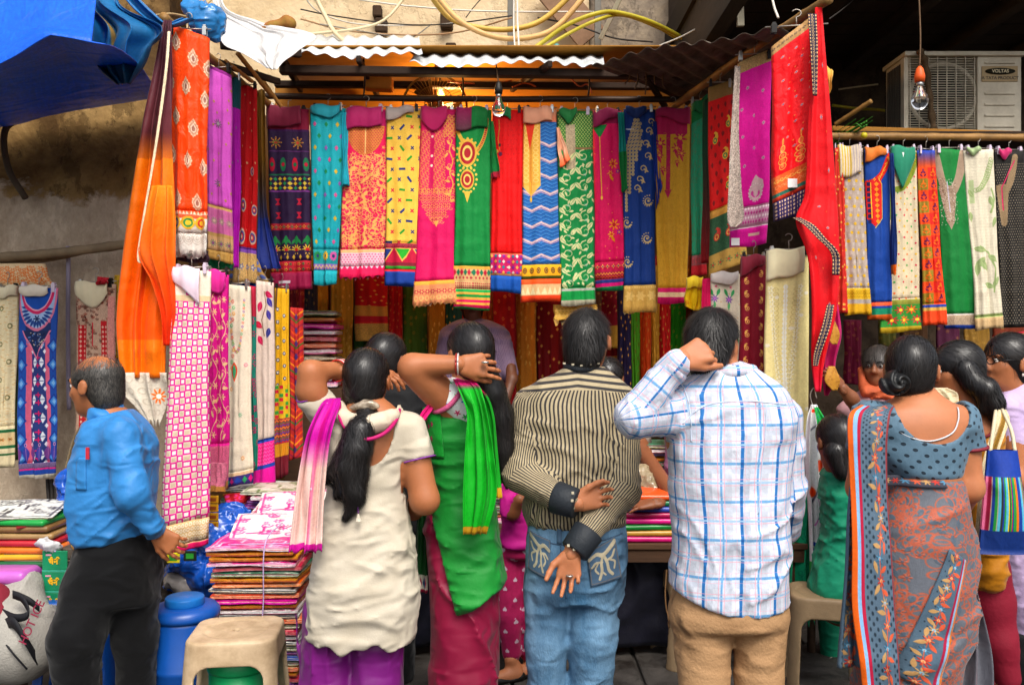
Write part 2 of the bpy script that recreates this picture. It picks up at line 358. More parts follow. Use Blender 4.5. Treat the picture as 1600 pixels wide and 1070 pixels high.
def surf(prims, h=.01, cuts=(), disp=None, tile=None):
    """surface nets on a block-sparse grid -> V, F(quads), group per vertex"""
    lo = np.min([q['lo'] for q in prims], 0)-2*h; hi = np.max([q['hi'] for q in prims], 0)+2*h
    B = 4; nb = np.ceil((hi-lo)/(h*B)).astype(int)+1; N = nb*B+1
    ax = [lo[i]+h*B*np.arange(nb[i]+1) for i in range(3)]
    G = np.stack(np.meshgrid(*ax, indexing='ij'), -1).reshape(-1, 3); cd = evalp(prims, cuts, disp, G).reshape(nb+1)
    near = np.abs(cd) < h*B*2.2; blk = np.zeros(nb, bool)
    for a in (0, 1):
        for b in (0, 1):
            for c in (0, 1): blk |= near[a:nb[0]+a, b:nb[1]+b, c:nb[2]+c]
    D = np.repeat(np.repeat(np.repeat(cd[:-1, :-1, :-1], B, 0), B, 1), B, 2).astype(np.float32); D = np.pad(D, ((0, 1),)*3, mode='edge')
    msk = np.zeros(N, bool); mb = np.repeat(np.repeat(np.repeat(blk, B, 0), B, 1), B, 2)
    for a in (0, 1):
        for b in (0, 1):
            for c in (0, 1): msk[a:a+mb.shape[0], b:b+mb.shape[1], c:c+mb.shape[2]] |= mb
    I = np.argwhere(msk); D[msk] = evalp(prims, cuts, disp, lo+h*I).astype(np.float32)
    D[D == 0] = 1e-6; S = D < 0
    ci = np.zeros(N-1, np.int8); n = N-1
    for a in (0, 1):
        for b in (0, 1):
            for c in (0, 1): ci += S[a:n[0]+a, b:n[1]+b, c:n[2]+c]
    act = (ci > 0) & (ci < 8) & mb; C = np.argwhere(act); idx = -np.ones(n, np.int32); idx[act] = np.arange(len(C))
    off = np.array([(a, b, c) for a in (0, 1) for b in (0, 1) for c in (0, 1)]); cv = np.stack([D[C[:, 0]+o[0], C[:, 1]+o[1], C[:, 2]+o[2]] for o in off], 1)
    acc = np.zeros((len(C), 3)); cnt = np.zeros(len(C))
    for i in range(8):
        for j in range(i+1, 8):
            if np.abs(off[i]-off[j]).sum() != 1: continue
            m = (cv[:, i] < 0) != (cv[:, j] < 0); t = cv[:, i]/(cv[:, i]-cv[:, j]+1e-12); t = np.where(m, t, 0)
            acc += np.where(m[:, None], off[i]+t[:, None]*(off[j]-off[i]), 0); cnt += m
    V = lo+h*(C+acc/cnt[:, None]); F = []
    for a in range(3):
        b, c = (a+1) % 3, (a+2) % 3
        s0 = [slice(0, N[i]-1) for i in range(3)]; s1 = list(s0); s1[a] = slice(1, N[a])
        E = S[tuple(s0)] != S[tuple(s1)]
        Q = np.argwhere(E); Q = Q[(Q[:, b] > 0) & (Q[:, c] > 0)]
        if not len(Q): continue
        db, dc = np.eye(3, dtype=int)[b], np.eye(3, dtype=int)[c]
        q = np.stack([idx[tuple((Q-db-dc).T)], idx[tuple((Q-dc).T)], idx[tuple(Q.T)], idx[tuple((Q-db).T)]], 1)
        fl = ~S[tuple(Q.T)]; q[fl] = q[fl][:, ::-1]; F.append(q[(q >= 0).all(1)])
    F = np.concatenate(F)
    return V, F
def surf_uv(prims, V, F, tile):
    """per-corner uv from the group that each face lies on"""
    c = V[F].mean(1); best = None
    D = np.stack([q['f'](c) for q in prims], 1); w = D.argmin(1); uvl = np.zeros((len(F), F.shape[1], 2))
    for i, q in enumerate(prims):
        m = w == i
        if not m.any(): continue
        u = q['uv'](V[F[m]].reshape(-1, 3)).reshape(-1, F.shape[1], 2)
        du = u[:, :, 0].max(1)-u[:, :, 0].min(1); bad = du > .12      # the seam at the far side
        if bad.any(): u[bad, :, 0] = u[bad, :1, 0]
        uvl[m] = u
    t = np.array(tile); return (uvl/t).reshape(-1, 2), w
def skinobj(name, prims, m, parent, h=.01, cuts=(), disp=None, tile=None, mats=None, mfun=None, extra=()):
    V, F = surf(prims, h, cuts, disp); uvl = None; fm = None
    if tile is not None: uvl, w = surf_uv(prims, V, F, tile)
    for (V2, F2) in extra:
        F = np.vstack([F, F2+len(V)]); V = np.vstack([V, V2])
    if mfun is not None: fm = mfun(V[F].mean(1), w if tile is not None else None)
    return mesh(name, V, F, m, parent, True, uvl=uvl, mats=mats, fm=fm)
def folds(amp=.006, f=22, dirv=(1, 0, .35), st=.25, seed=0, lo=None):
    """soft ridged cloth folds that run along dirv"""
    d = np.array(dirv, float); d /= np.linalg.norm(d); t = np.array((0, 1., 0)) if abs(d[1]) < .9 else np.array((1., 0, 0)); u = np.cross(d, t); u /= np.linalg.norm(u); w = np.cross(d, u)
    def g(p):
        wv = vnoise(p*5, seed+9)*.9
        q = np.stack([(p@d)*f*st*.6+wv, (p@u)*f+wv*1.5, (p@w)*f*.25], 1)
        r = (1-np.abs(vnoise(q, seed)))**5*1.15; m = np.clip(vnoise(p*3.5+7, seed+3)*1.5+.5, 0, 1)
        return amp*1.05*(1.3*r*m-.2)
    return g
def addf(*fs): return lambda p: sum(f(p) for f in fs)
def unit(v): v = np.array(v, float); return v/(np.linalg.norm(v)+1e-12)
def hand(wrist, fwd, nrm, size=.18, curl=(.3, .35, .4, .45), thumb=1, thumb_out=.6, spread=.12, tcurl=.3):
    """palm and five bent fingers; fwd: wrist->fingers, nrm: out of the back of the hand, thumb: +1/-1 side along fwd x nrm"""
    f = unit(fwd); n = np.array(nrm, float); n = unit(n-f*(n@f)); s = np.cross(f, n)*thumb; L = size; w = np.array(wrist, float); pr = []
    pr.append(rcone(w-f*L*.12, w+f*L*.1, L*.15, L*.155, k=.012, sq=(n, .72)))
    for i, o in enumerate((.17, .06, -.05, -.15)):
        pr.append(rcone(w+f*L*.1+s*L*o*.6, w+f*L*(.46-.02*abs(i-1)+(0 if i < 3 else -.03))+s*L*o*1.12, L*.095, L*.075, k=.014, sq=(n, .85)))
    lens = (.40, .44, .41, .32)
    for i, o in enumerate((.17, .06, -.05, -.15)):
        p = w+f*L*(.46-.02*abs(i-1)+(0 if i < 3 else -.03))+s*L*o*1.12; d = unit(f+s*spread*(1.5-i)); r = L*.051*(1 if i < 3 else .85); a = 0
        for j, (ll, cc) in enumerate(((.46, .8), (.30, 1.1), (.24, .7))):
            a += curl[i]*cc; dd = unit(d*math.cos(a)-n*math.sin(a)); q = p+dd*L*lens[i]*ll
            pr.append(rcone(p, q, r, r*.88, k=.0045)); p = q; r *= .88
    p = w+f*L*.08+s*L*.15; d = unit(f*.75+s*thumb_out-n*.25)
    q = p+d*L*.26; pr.append(rcone(p, q, L*.085, L*.068, k=.012)); d2 = unit(d+f*.5-s*tcurl*thumb_out-n*tcurl*.5); r = q+d2*L*.19
    pr.append(rcone(q, r, L*.062, L*.056, k=.005)); d3 = unit(d2-n*tcurl*.5-s*tcurl*.3); pr.append(rcone(r, r+d3*L*.14, L*.056, L*.045, k=.005))
    return surf(pr, L*.019)
_HT = [None]
def headp(c, yaw=0, s=1., pitch=0, neck=None, female=False, roll=0, old=0):
    """head primitives; c = centre of the skull, yaw 0 looks away from the camera (+Y), pi looks at it, +pi/2 looks left"""
    cy, sy = math.cos(yaw), math.sin(yaw); Rz = np.array([[cy, -sy, 0], [sy, cy, 0], [0, 0, 1]])
    cp, sp = math.cos(pitch), math.sin(pitch); Rx = np.array([[1, 0, 0], [0, cp, -sp], [0, sp, cp]])
    cl, sl_ = math.cos(roll), math.sin(roll); Ry = np.array([[cl, 0, sl_], [0, 1, 0], [-sl_, 0, cl]]); R = Rz@Rx@Ry; c = np.array(c, float)
    T = lambda x, y, z: c+R@(np.array((x, y, z), float)*s)
    _HT[0] = (T, R, s)
    pr = [ellip(T(0, -.012, .02), np.array((.073, .092, .085))*s, R, k=.02), ellip(T(0, .03, -.035), np.array((.06, .062, .082))*s, R, k=.025),
          ellip(T(0, .055, -.088), np.array((.034, .032, .03))*s, R, k=.025),                                       # jaw, chin
          rcone(T(0, .086, .012), T(0, .108, -.028), .009*s, .0145*s, k=.012), ellip(T(.013, .096, -.034), np.array((.009, .012, .008))*s, R, k=.008), ellip(T(-.013, .096, -.034), np.array((.009, .012, .008))*s, R, k=.008),   # nose
          rcone(T(-.036, .074, .022), T(.036, .074, .022), .012*s, .012*s, k=.014),                                 # brow
          rcone(T(.042, .058, -.022), T(.03, .07, -.035), .017*s, .014*s, k=.018), rcone(T(-.042, .058, -.022), T(-.03, .07, -.035), .017*s, .014*s, k=.018),
          rcone(T(-.017, .088, -.062), T(.017, .088, -.062), .0065*s, .0065*s, k=.005), rcone(T(-.013, .087, -.072), T(.013, .087, -.072), .0075*s, .0075*s, k=.005)]
    for sx in (-1, 1):                                                                                             # ears
        pr.append(ellip(T(.082*sx, -.006, -.012), np.array((.011, .021, .033))*s, R@np.array([[1, 0, 0], [0, .97, -.24], [0, .24, .97]]), k=.008))
    cuts = [ellip(T(.031*sx, .094, .003), np.array((.018, .014, .011))*s, R, k=.012) for sx in (-1, 1)]+[ellip(T(0, .106, -.0665), np.array((.022, .012, .0012))*s, R, k=.003)]
    cuts += [ellip(T(.0935*sx, -.002, -.012), np.array((.005, .010, .018))*s, R, k=.005) for sx in (-1, 1)]
    if neck is not None: pr.append(rcone(T(0, -.02, -.07), neck, .052*s, .058*s, k=.03))
    return pr, cuts, T, R
def eyes(T, R, parent, s=1., spec=None):
    wm = mat('eye_white', 'd8cfc6', .25, var=.02, bump=0); im = mat('iris_dark', '1a0e08', .2, var=.05, bump=0); bm = mat('brow_hair', '120c0a', .8)
    for sx in (-1, 1):
        b = MB(); n = 12; c = T(.031*sx, .079, .003)
        prof = [(.0001, -.0098)]+[(.0098*math.cos(a), .0098*math.sin(a)) for a in np.linspace(-1.3, 1.3, 7)]+[(.0001, .0098)]
        b.lathe([(r*s, z*s) for r, z in prof], (0, 0, 0), n); V = np.concatenate(b.V)@R.T+c; mesh('eye', V, b.F, wm, parent)
        b = MB(); b.lathe([(.0001, -.001), (.0066, -.0005), (.0066, .0005), (.0001, .001)], (0, 0, 0), 10); V = np.concatenate(b.V)*s
        V = V@np.array([[1, 0, 0], [0, 0, 1], [0, -1, 0]]).T; mesh('iris', V@R.T+T(.031*sx, .0886, .002), b.F, im, parent)
        mesh('eyebrow', *(lambda q: (np.concatenate(q.V), q.F))(MB().tube([T(.014*sx, .097, .021), T(.03*sx, .095, .027), T(.047*sx, .082, .022)], [.003*s, .0035*s, .0015*s], 6)), bm, parent)
def strands(V, F, pr, n, L, w, flow, seed=0, lift=.004, seg=5, jit=.25, wav=0):
    """fine locks that follow the surface of a hair shape: ribbons, tapered at the tip"""
    r = np.random.RandomState(seed+40); f = F[r.randint(0, len(F), n)]; a = r.rand(n, 1); p = V[f[:, 0]]*(1-a)+V[f[:, 2]]*a; ln = L*(.6+.8*r.rand(n, 1)); up = lift*r.rand(n)*1.3; pts = []; sd = r.randn(n, 3)*jit; ph = r.rand(n)*6
    def grad(q):
        e = 2e-3; g = np.stack([evalp(pr, [], None, q+d)-evalp(pr, [], None, q-d) for d in np.eye(3)*e], 1); return g/(np.linalg.norm(g, axis=1)[:, None]+1e-9)
    for k in range(seg+1):
        g = grad(p); d0 = evalp(pr, [], None, p); p = p-g*(d0-.0015-up*(k/seg)**1.3)[:, None]; d = flow(p); d = d/(np.linalg.norm(d, axis=1)[:, None]+1e-9)+sd
        if wav: d[:, 0] += wav*np.sin(p[:, 2]*60+ph)
        d -= g*(d*g).sum(1)[:, None]; d /= np.linalg.norm(d, axis=1)[:, None]+1e-9; pts.append((p.copy(), np.cross(g, d))); p = p+d*ln/seg
    VV = np.zeros((n, seg+1, 2, 3))
    for k, (q, s_) in enumerate(pts): ww = w*(1-.85*(k/seg)**2)/2; VV[:, k, 0] = q-s_*ww; VV[:, k, 1] = q+s_*ww
    b = (np.arange(n)*(seg+1)*2)[:, None]; FF = np.concatenate([np.stack([b[:, 0]+2*k, b[:, 0]+2*k+1, b[:, 0]+2*k+3, b[:, 0]+2*k+2], 1) for k in range(seg)]); return VV.reshape(-1, 3), FF
def hairobj(name, pr, m, parent, h, cuts=(), disp=None, n=None, flow=None, L=None, w=None, lift=None, wav=0, jit=.2):
    T, R, s = _HT[0]; men = 'crop' in m.name or 'grey' in m.name; V, F = surf(pr, h, cuts, disp)
    if flow is None:
        if men: c0 = T(.01, -.05, .12); flow = lambda p: (p-c0)+np.array((0, 0, -.05))+.022*np.stack([vnoise(p*22, 1), vnoise(p*22, 2), vnoise(p*22, 3)], 1)
        else: t0 = T(0, -.115, -.075); flow = lambda p: (t0-p)
    n_ = n or (7000 if men else 3200)
    V2, F2 = strands(V, F, pr, n_, L or (.046 if men else .075), w or (.0017 if men else .0034), flow, len(V) % 97, lift if lift is not None else (.013 if men else .0036), jit=.24 if men else .10, wav=wav)
    if not men: V3, F3 = strands(V, F, pr, 260, .09, .0014, flow, 5, .018, jit=.4); extra = (V3, F3)
    else: extra = None
    k = len(V2)//n_; rv = np.random.RandomState(3).rand(n_); keep = np.ones(n_, bool)
    if men:
        q = V2.reshape(n_, k, 3)
        for sx in (-1, 1): keep &= (np.linalg.norm((q-T(.086*sx, .004, -.014))@R*np.array((1, .9, .75)), axis=2).min(1) > .024*s)
    F2 = F2[keep[F2[:, 0]//k]]; uv = np.zeros((len(V)+len(V2), 2)); uv[:len(V), 0] = .15; uv[len(V):, 0] = np.repeat(rv, k)
    Vs, Fs = np.vstack([V, V2]), np.vstack([F, F2+len(V)])
    if extra: Fs = np.vstack([Fs, extra[1]+len(Vs)]); Vs = np.vstack([Vs, extra[0]]); uv = np.vstack([uv, np.full((len(extra[0]), 2), .4)])
    return mesh(name, Vs, Fs, m, parent, uv=uv)
# ---------------------------------------------------------------- the setting
def nodes_mat(name):
    m = bpy.data.materials.new(name); m.use_nodes = True; _M[name] = m; return m, m.node_tree.nodes, m.node_tree.links
def wall_mat(name, stops, cover, hcol=None, hz=None, scale=2.2):
    """plaster: big stains (ramp) with a peeled layer; optionally another paint below height hz"""
    m, n, L = nodes_mat(name); b = n['Principled BSDF']; b.inputs['Roughness'].default_value = .9; b.inputs['Specular IOR Level'].default_value = .15
    g = n.new('ShaderNodeNewGeometry'); nz = n.new('ShaderNodeTexNoise'); nz.inputs['Scale'].default_value = scale; nz.inputs['Detail'].default_value = 9; nz.inputs['Roughness'].default_value = .68; nz.inputs['Distortion'].default_value = .5
    L.new(g.outputs['Position'], nz.inputs[0]); r = n.new('ShaderNodeValToRGB'); e = r.color_ramp.elements
    while len(e) < len(stops): e.new(.5)
    for i, (p, c) in enumerate(stops): e[i].position = p; e[i].color = (*lin(c), 1)
    L.new(nz.outputs[0], r.inputs[0]); out = r.outputs[0]
    n2 = n.new('ShaderNodeTexNoise'); n2.inputs['Scale'].default_value = scale*1.7; n2.inputs['Detail'].default_value = 8; n2.inputs['Roughness'].default_value = .75
    mp = n.new('ShaderNodeMapping'); mp.inputs['Scale'].default_value = (1, 1, .6); mp.inputs['Location'].default_value = (4, 2, 7); L.new(g.outputs['Position'], mp.inputs[0]); L.new(mp.outputs[0], n2.inputs[0])
    r2 = n.new('ShaderNodeValToRGB'); r2.color_ramp.elements[0].position = .53; r2.color_ramp.elements[1].position = .57; L.new(n2.outputs[0], r2.inputs[0])
    def mix(f, a, bb, amt=1):
        x = n.new('ShaderNodeMix'); x.data_type = 'RGBA'
        if hasattr(f, 'links'): L.new(f, x.inputs[0])
        else: x.inputs[0].default_value = f
        for s, v in ((6, a), (7, bb)):
            if isinstance(v, str): x.inputs[s].default_value = (*lin(v), 1)
            else: L.new(v, x.inputs[s])
        return x.outputs[2]
    mu = n.new('ShaderNodeMath'); mu.operation = 'MULTIPLY'; mu.inputs[1].default_value = .55; L.new(r2.outputs[0], mu.inputs[0])
    out = mix(mu.outputs[0], out, cover)
    if hcol:
        sp = n.new('ShaderNodeSeparateXYZ'); L.new(g.outputs['Position'], sp.inputs[0]); ad = n.new('ShaderNodeMath'); ad.operation = 'MULTIPLY_ADD'; ad.inputs[1].default_value = .55; L.new(nz.outputs[0], ad.inputs[0]); L.new(sp.outputs[2], ad.inputs[2])
        rr = n.new('ShaderNodeMapRange'); rr.inputs[1].default_value = hz+.27; rr.inputs[2].default_value = hz+.31; rr.inputs[3].default_value = 1; rr.inputs[4].default_value = 0; L.new(ad.outputs[0], rr.inputs[0])
        r3 = n.new('ShaderNodeValToRGB'); L.new(n2.outputs[0], r3.inputs[0]); r3.color_ramp.elements[0].position = .35; r3.color_ramp.elements[1].position = .7
        r3.color_ramp.elements[0].color = (*lin(hcol[0]), 1); r3.color_ramp.elements[1].color = (*lin(hcol[1]), 1); out = mix(rr.outputs[0], out, r3.outputs[0])
    L.new(out, b.inputs['Base Color']); bp = n.new('ShaderNodeBump'); bp.inputs['Strength'].default_value = .4; bp.inputs['Distance'].default_value = .02
    n4 = n.new('ShaderNodeTexNoise'); n4.inputs['Scale'].default_value = 25; n4.inputs['Detail'].default_value = 6; L.new(g.outputs['Position'], n4.inputs[0])
    am = n.new('ShaderNodeMath'); am.operation = 'ADD'; L.new(r2.outputs[0], am.inputs[0]); L.new(n4.outputs[0], am.inputs[1]); L.new(am.outputs[0], bp.inputs['Height']); L.new(bp.outputs[0], b.inputs['Normal'])
    return m
def wallgrid(name, x0, x1, z0, z1, Y, m, label, amp=.02, st=.06, thick=.25, seed=1):
    nx, nz = int((x1-x0)/st)+2, int((z1-z0)/st)+2; X, Z = np.meshgrid(np.linspace(x0, x1, nx), np.linspace(z0, z1, nz), indexing='ij')
    p = np.stack([X.ravel(), np.zeros(X.size), Z.ravel()], 1); y = Y+amp*(vnoise(p*1.3, seed)+.5*vnoise(p*4, seed+1)+.3*vnoise(p*11, seed+2))
    edge = ((X.ravel() < x0+1e-6) | (X.ravel() > x1-1e-6) | (Z.ravel() < z0+1e-6) | (Z.ravel() > z1-1e-6)); V = np.stack([X.ravel(), y, Z.ravel()], 1)
    F = [(i*nz+j, (i+1)*nz+j, (i+1)*nz+j+1, i*nz+j+1) for i in range(nx-1) for j in range(nz-1)]
    n0 = len(V); bx = np.array([(x0, Y+thick, z0), (x1, Y+thick, z0), (x1, Y+thick, z1), (x0, Y+thick, z1)]); V = np.vstack([V, bx])
    F += [(n0, n0+3, n0+2, n0+1)]
    for loop, a, b in (([i*nz for i in range(nx)], n0, n0+1), ([i*nz+nz-1 for i in range(nx)], n0+3, n0+2), (list(range(nz)), n0, n0+3), ([(nx-1)*nz+j for j in range(nz)], n0+1, n0+2)): F.append(loop+[b, a])
    o = mesh(name, V, F, m, org=((x0+x1)/2, Y, z0)); return tag(o, label, 'wall')
# ground: worn dark paving, one sheet to the horizon plus near slabs
gm, n, L = nodes_mat('dirty_paving'); b = n['Principled BSDF']; g = n.new('ShaderNodeNewGeometry')
nz = n.new('ShaderNodeTexNoise'); nz.inputs['Scale'].default_value = 5; nz.inputs['Detail'].default_value = 10; nz.inputs['Roughness'].default_value = .7; L.new(g.outputs['Position'], nz.inputs[0])
r = n.new('ShaderNodeValToRGB'); r.color_ramp.elements[0].position = .3; r.color_ramp.elements[0].color = (.012, .010, .009, 1); r.color_ramp.elements[1].position = .75; r.color_ramp.elements[1].color = (.075, .064, .054, 1)
L.new(nz.outputs[0], r.inputs[0]); L.new(r.outputs[0], b.inputs['Base Color'])
rr = n.new('ShaderNodeMapRange'); rr.inputs[1].default_value = .35; rr.inputs[2].default_value = .6; rr.inputs[3].default_value = .35; rr.inputs[4].default_value = .9; L.new(nz.outputs[0], rr.inputs[0]); L.new(rr.outputs[0], b.inputs['Roughness'])
bp = n.new('ShaderNodeBump'); bp.inputs['Strength'].default_value = .6; bp.inputs['Distance'].default_value = .02; L.new(nz.outputs[0], bp.inputs['Height']); L.new(bp.outputs[0], b.inputs['Normal'])
gx, gy = np.meshgrid(np.linspace(-40, 40, 41), np.linspace(-20, 60, 41), indexing='ij'); gv = np.stack([gx.ravel(), gy.ravel(), np.full(gx.size, -.012)], 1)
ground = mesh('ground', gv, [(i*41+j, (i+1)*41+j, (i+1)*41+j+1, i*41+j+1) for i in range(40) for j in range(40)], gm); tag(ground, kind='structure')
slabme = None
for i in range(-7, 8):
    for j in range(4, 12):
        if slabme is None:
            s_ = MB().box((0, 0, -.012), (.292, .292, .022)).build('paving_slab', gm, org=(0, 0, 0)); bevel(s_, .008, 2); slabme = s_; s0 = s_
        else: s0 = slabme.copy(); COL.objects.link(s0)
        s0.parent = ground; s0.location = (i*.6+(j % 2)*.3, j*.6+.1, random.uniform(-.004, .003)); s0.rotation_euler = (random.uniform(-.008, .008), random.uniform(-.008, .008), random.uniform(-.01, .01))
lv, lf = [], []
for k in range(420):
    x, y, a, w = random.uniform(-2.6, 2.4), random.uniform(2.6, 6), random.uniform(0, 3), random.uniform(.006, .02); c, n_ = math.cos(a)*w, math.sin(a)*w
    for dx, dy in ((c, n_), (-n_*.5, c*.5), (-c, -n_), (n_*.6, -c*.6)): lv.append((x+dx, y+dy, .004+random.uniform(0, .008)))
    lf.append((4*k, 4*k+1, 4*k+2, 4*k+3))
tag(mesh('litter', lv, lf, mat('litter_paper', '6a6054', .9, var=.7, vs=3, col2='c8c0b0'), smooth=False, org=(0, 4, 0)), kind='stuff')
# building walls
M_left = wall_mat('old_plaster', [(.3, '34220f'), (.42, '5f4526'), (.55, '80633a'), (.7, 'a08050')], '3f2c14', ('8a7660', 'd6c2a8'), 2.42)
wallgrid('plaster_wall', -7, -1.98, -.02, 4.6, 5.2, M_left, 'peeling brown and grey plaster wall behind the left rail of kurtas', .03, seed=4)
M_beige = wall_mat('beige_plaster', [(.22, 'b0936a'), (.4, 'd2b890'), (.6, 'dcc6a2'), (.8, 'e4d2b2')], 'c9b08a', scale=1.1)
wb = wallgrid('building_wall', -3.2, .62, 3.0, 6.4, 7.2, M_beige, 'beige plastered building wall rising behind the tin roof', .02, seed=8)
M_grey = wall_mat('grey_cement', [(.25, '4a4138'), (.45, '7d7062'), (.6, '9a8a74'), (.8, 'b09f86')], '5a5046')
wc = wallgrid('cement_wall', .64, 1.35, 3.0, 6.4, 7.3, M_grey, 'grey stained cement wall with cables, right of the beige wall', .03, seed=12)
M_dark = wall_mat('sooty_wall', [(.25, '241c14'), (.45, '40342a'), (.62, '5a4a3a'), (.8, '75634e')], '2c2218')
wallgrid('sooty_wall', 1.36, 6, -.02, 4.4, 7.45, M_dark, 'dark sooty wall behind the air conditioner', .03, seed=15)
M_in = mat('interior_board', '6b4a22', .8, var=.3, vs=3, stretch=(1, 1, 4))
o = MB().box((0, 7.15, 1.5), (1.95, .04, 1.5)).build('back_board', M_in, org=(0, 7.15, 0)); tag(o, 'brown board wall at the back of the fabric stall', 'wall')
o = MB().box((-1.93, 6.2, 1.65), (.03, .95, 1.65)).build('side_board', M_in, org=(-1.93, 6.2, 0)); tag(o, 'side board wall of the stall behind the left garments', 'wall')
o = MB().box((1.42, 6.6, 1.65), (.03, .55, 1.65)).build('side_board', M_in, org=(1.42, 6.6, 0)); tag(o, 'side board wall of the stall behind the pale yellow suit piece', 'wall')
# overhang of the building above the right-hand stall
ov = thing('overhang', (3.2, 6.2, 3.9), 'dark balcony underside with beams above the air conditioner', 'balcony')
M_soot = mat('soot_timber', '2c241b', .9, var=.5, vs=4, stretch=(1, .2, 1)); M_soot2 = mat('soot_plank', '3c3228', .9, var=.5, vs=5, stretch=(1, .2, 1))
MB().box((3.35, 6.5, 4.02), (2.1, 1.25, .1)).build('slab', M_soot, ov)
for k in range(7): bevel(MB().box((1.55+k*.62, 6.5, 3.86), (.045, 1.2, .06)).build('beam', M_soot2, ov), .008)
for k in range(10): MB().box((3.35, 5.4+k*.23, 3.925), (2.05, .1, .008)).build('plank', M_soot2, ov)
MB().box((1.33, 6.3, 4.0), (.05, 1.2, .45)).build('side_beam', M_soot2, ov)

# corrugated roof sheets
M_tin = mat('galvanised_tin', 'd0d4d4', .5, .2, .25, vs=8, bump=.2, bs=25, col2='d8dadb'); M_rust = mat('rusty_tin', '4b3f36', .75, .3, .45, vs=9, bump=.3, bs=30, col2='75695c')
def corrugated(name, A, B, C, D, waves, label, amp=.011, m=M_tin, seed=0):
    """A-B front edge, D-C back edge; waves run across A-B"""
    A, B, C, D = [np.array(x, float) for x in (A, B, C, D)]; nu, nv = waves*8+1, 14
    n_ = np.cross(B-A, D-A); n_ /= np.linalg.norm(n_)
    if n_[2] < 0: n_ = -n_
    V = []
    for i in range(nu):
        for j in range(nv):
            s, t = i/(nu-1), j/(nv-1); p = (A*(1-s)+B*s)*(1-t)+(D*(1-s)+C*s)*t
            jag = .02*math.sin(s*9+seed)*(t < .01)+.006*math.sin(s*61)*(t < .01)
            V.append(p+n_*(amp*math.sin(s*waves*2*math.pi)+.012*math.sin(s*7+seed)*math.cos(t*5))+np.array((0, -jag, 0)))
    F = [(i*nv+j, (i+1)*nv+j, (i+1)*nv+j+1, i*nv+j+1) for i in range(nu-1) for j in range(nv-1)]
    o = mesh(name, V, F, m, org=(A+B)/2); solid(o, .0025); return tag(o, label, 'roof')
corrugated('tin_sheet', P(448, 86, 5.5), P(660, 86, 5.55), P(655, 58, 6.6), P(470, 56, 6.6), 8, 'corrugated tin sheet over the left half of the fabric stall', seed=1)
corrugated('tin_sheet', P(640, 98, 5.5), P(945, 102, 5.5), P(940, 78, 6.5), P(650, 78, 6.5), 11, 'corrugated tin sheet over the middle of the stall under the yellow hoses', seed=3)
corrugated('tin_sheet', P(925, 99, 5.35), P(1220, 40, 4.45), P(1265, 75, 5.0), P(1075, 165, 6.2), 10, 'rusty corrugated tin sheet rising towards the street above the magenta suit', m=M_rust, seed=5)
# timber under the roof
wd = mat('dark_timber', '2a1a0e', .8, var=.5, vs=5, stretch=(.3, 3, 3)); gold = mat('ochre_ply', 'a56f22', .7, var=.3, vs=4, stretch=(.5, 2, 2)); bam = mat('bamboo', '8a6534', .55, var=.4, vs=7, stretch=(1, 1, 1), bump=.2)
rf = thing('roof_frame', P(760, 110, 5.8), 'timber frame with ochre boards carrying the tin roof', 'roof frame')
def beam(name, a, b, w, t, m, par, bev=.006): return bevel(MB().bar(a, b, w, t).build(name, m, par), bev)
beam('beam', P(438, 110, 5.6), P(1075, 118, 5.6), .07, .05, wd, rf); beam('beam', P(430, 132, 6.0), P(1080, 136, 6.0), .06, .04, wd, rf)
beam('ceiling_board', P(440, 105, 6.3), P(1085, 105, 6.3), .9, .012, gold, rf); beam('fascia_board', P(430, 165, 6.5), P(1100, 165, 6.5), .02, .28, gold, rf)
beam('rafter', P(1010, 120, 5.6), P(1040, 168, 6.1), .035, .035, wd, rf); beam('rafter', P(860, 100, 5.4), P(800, 140, 6.3), .03, .04, wd, rf)
beam('rafter', P(560, 92, 5.5), P(590, 150, 6.4), .03, .04, wd, rf); beam('rafter', P(440, 90, 5.5), P(470, 140, 6.4), .03, .05, wd, rf)
beam('rafter', P(330, 95, 5.0), P(436, 128, 5.6), .03, .04, wd, rf); beam('rafter', P(345, 70, 5.2), P(470, 84, 5.5), .04, .05, wd, rf)
beam('rafter', P(330, 20, 5.8), P(470, 60, 6.2), .05, .04, mat('old_plank', '5b4833', .85, var=.4, vs=6, stretch=(.3, 3, 3)), rf)
def pole(name, pts, r, m, label, cat='pole', n=10, knots=True):
    q = spl(pts, max(12, int(len(pts)*10))); rr = np.full(len(q), r)
    if knots: rr = rr*(1+.14*(np.arange(len(q)) % 5 == 0))
    q = q+np.stack([vnoise(q*3, 1), vnoise(q*3, 2), vnoise(q*3, 3)], 1)*.004
    o = MB().tube(q, rr, n).build(name, m, smooth=True, org=q[len(q)//2]); return tag(o, label, cat)
M_pipe = mat('brown_pipe', '3a2a20', .5, .4, .3)
pole('hanging_rail', [P(402, 150, 5.8), P(620, 154, 5.8), P(860, 155, 5.8), P(1085, 156, 5.8)], .02, M_pipe, 'dark iron rail across the stall that carries the main row of kurtas', 'rail', knots=False)
pole('bamboo_pole', [P(255, 28, 4.35), P(340, 100, 5.0), P(425, 166, 5.85)], .022, bam, 'bamboo side pole running back above the orange and pink suits', 'rail')
pole('bamboo_pole', [P(1295, -2, 4.3), P(1180, 75, 4.9), P(1045, 172, 5.85)], .024, bam, 'bamboo side pole running back above the red sari and the magenta suit', 'rail')
pole('bamboo_pole', [P(1290, 213, 5.52), P(1450, 214, 5.52), P(1660, 216, 5.52)], .022, bam, 'horizontal bamboo rail of the right stall under the air conditioner', 'rail')
pole('bamboo_pole', [P(-90, 404, 5.0), P(60, 398, 5.0), P(215, 380, 4.95)], .026, mat('grey_bamboo', '7d6a50', .7, var=.35), 'grey bamboo rail on the peeling wall above the blue kurta', 'rail')
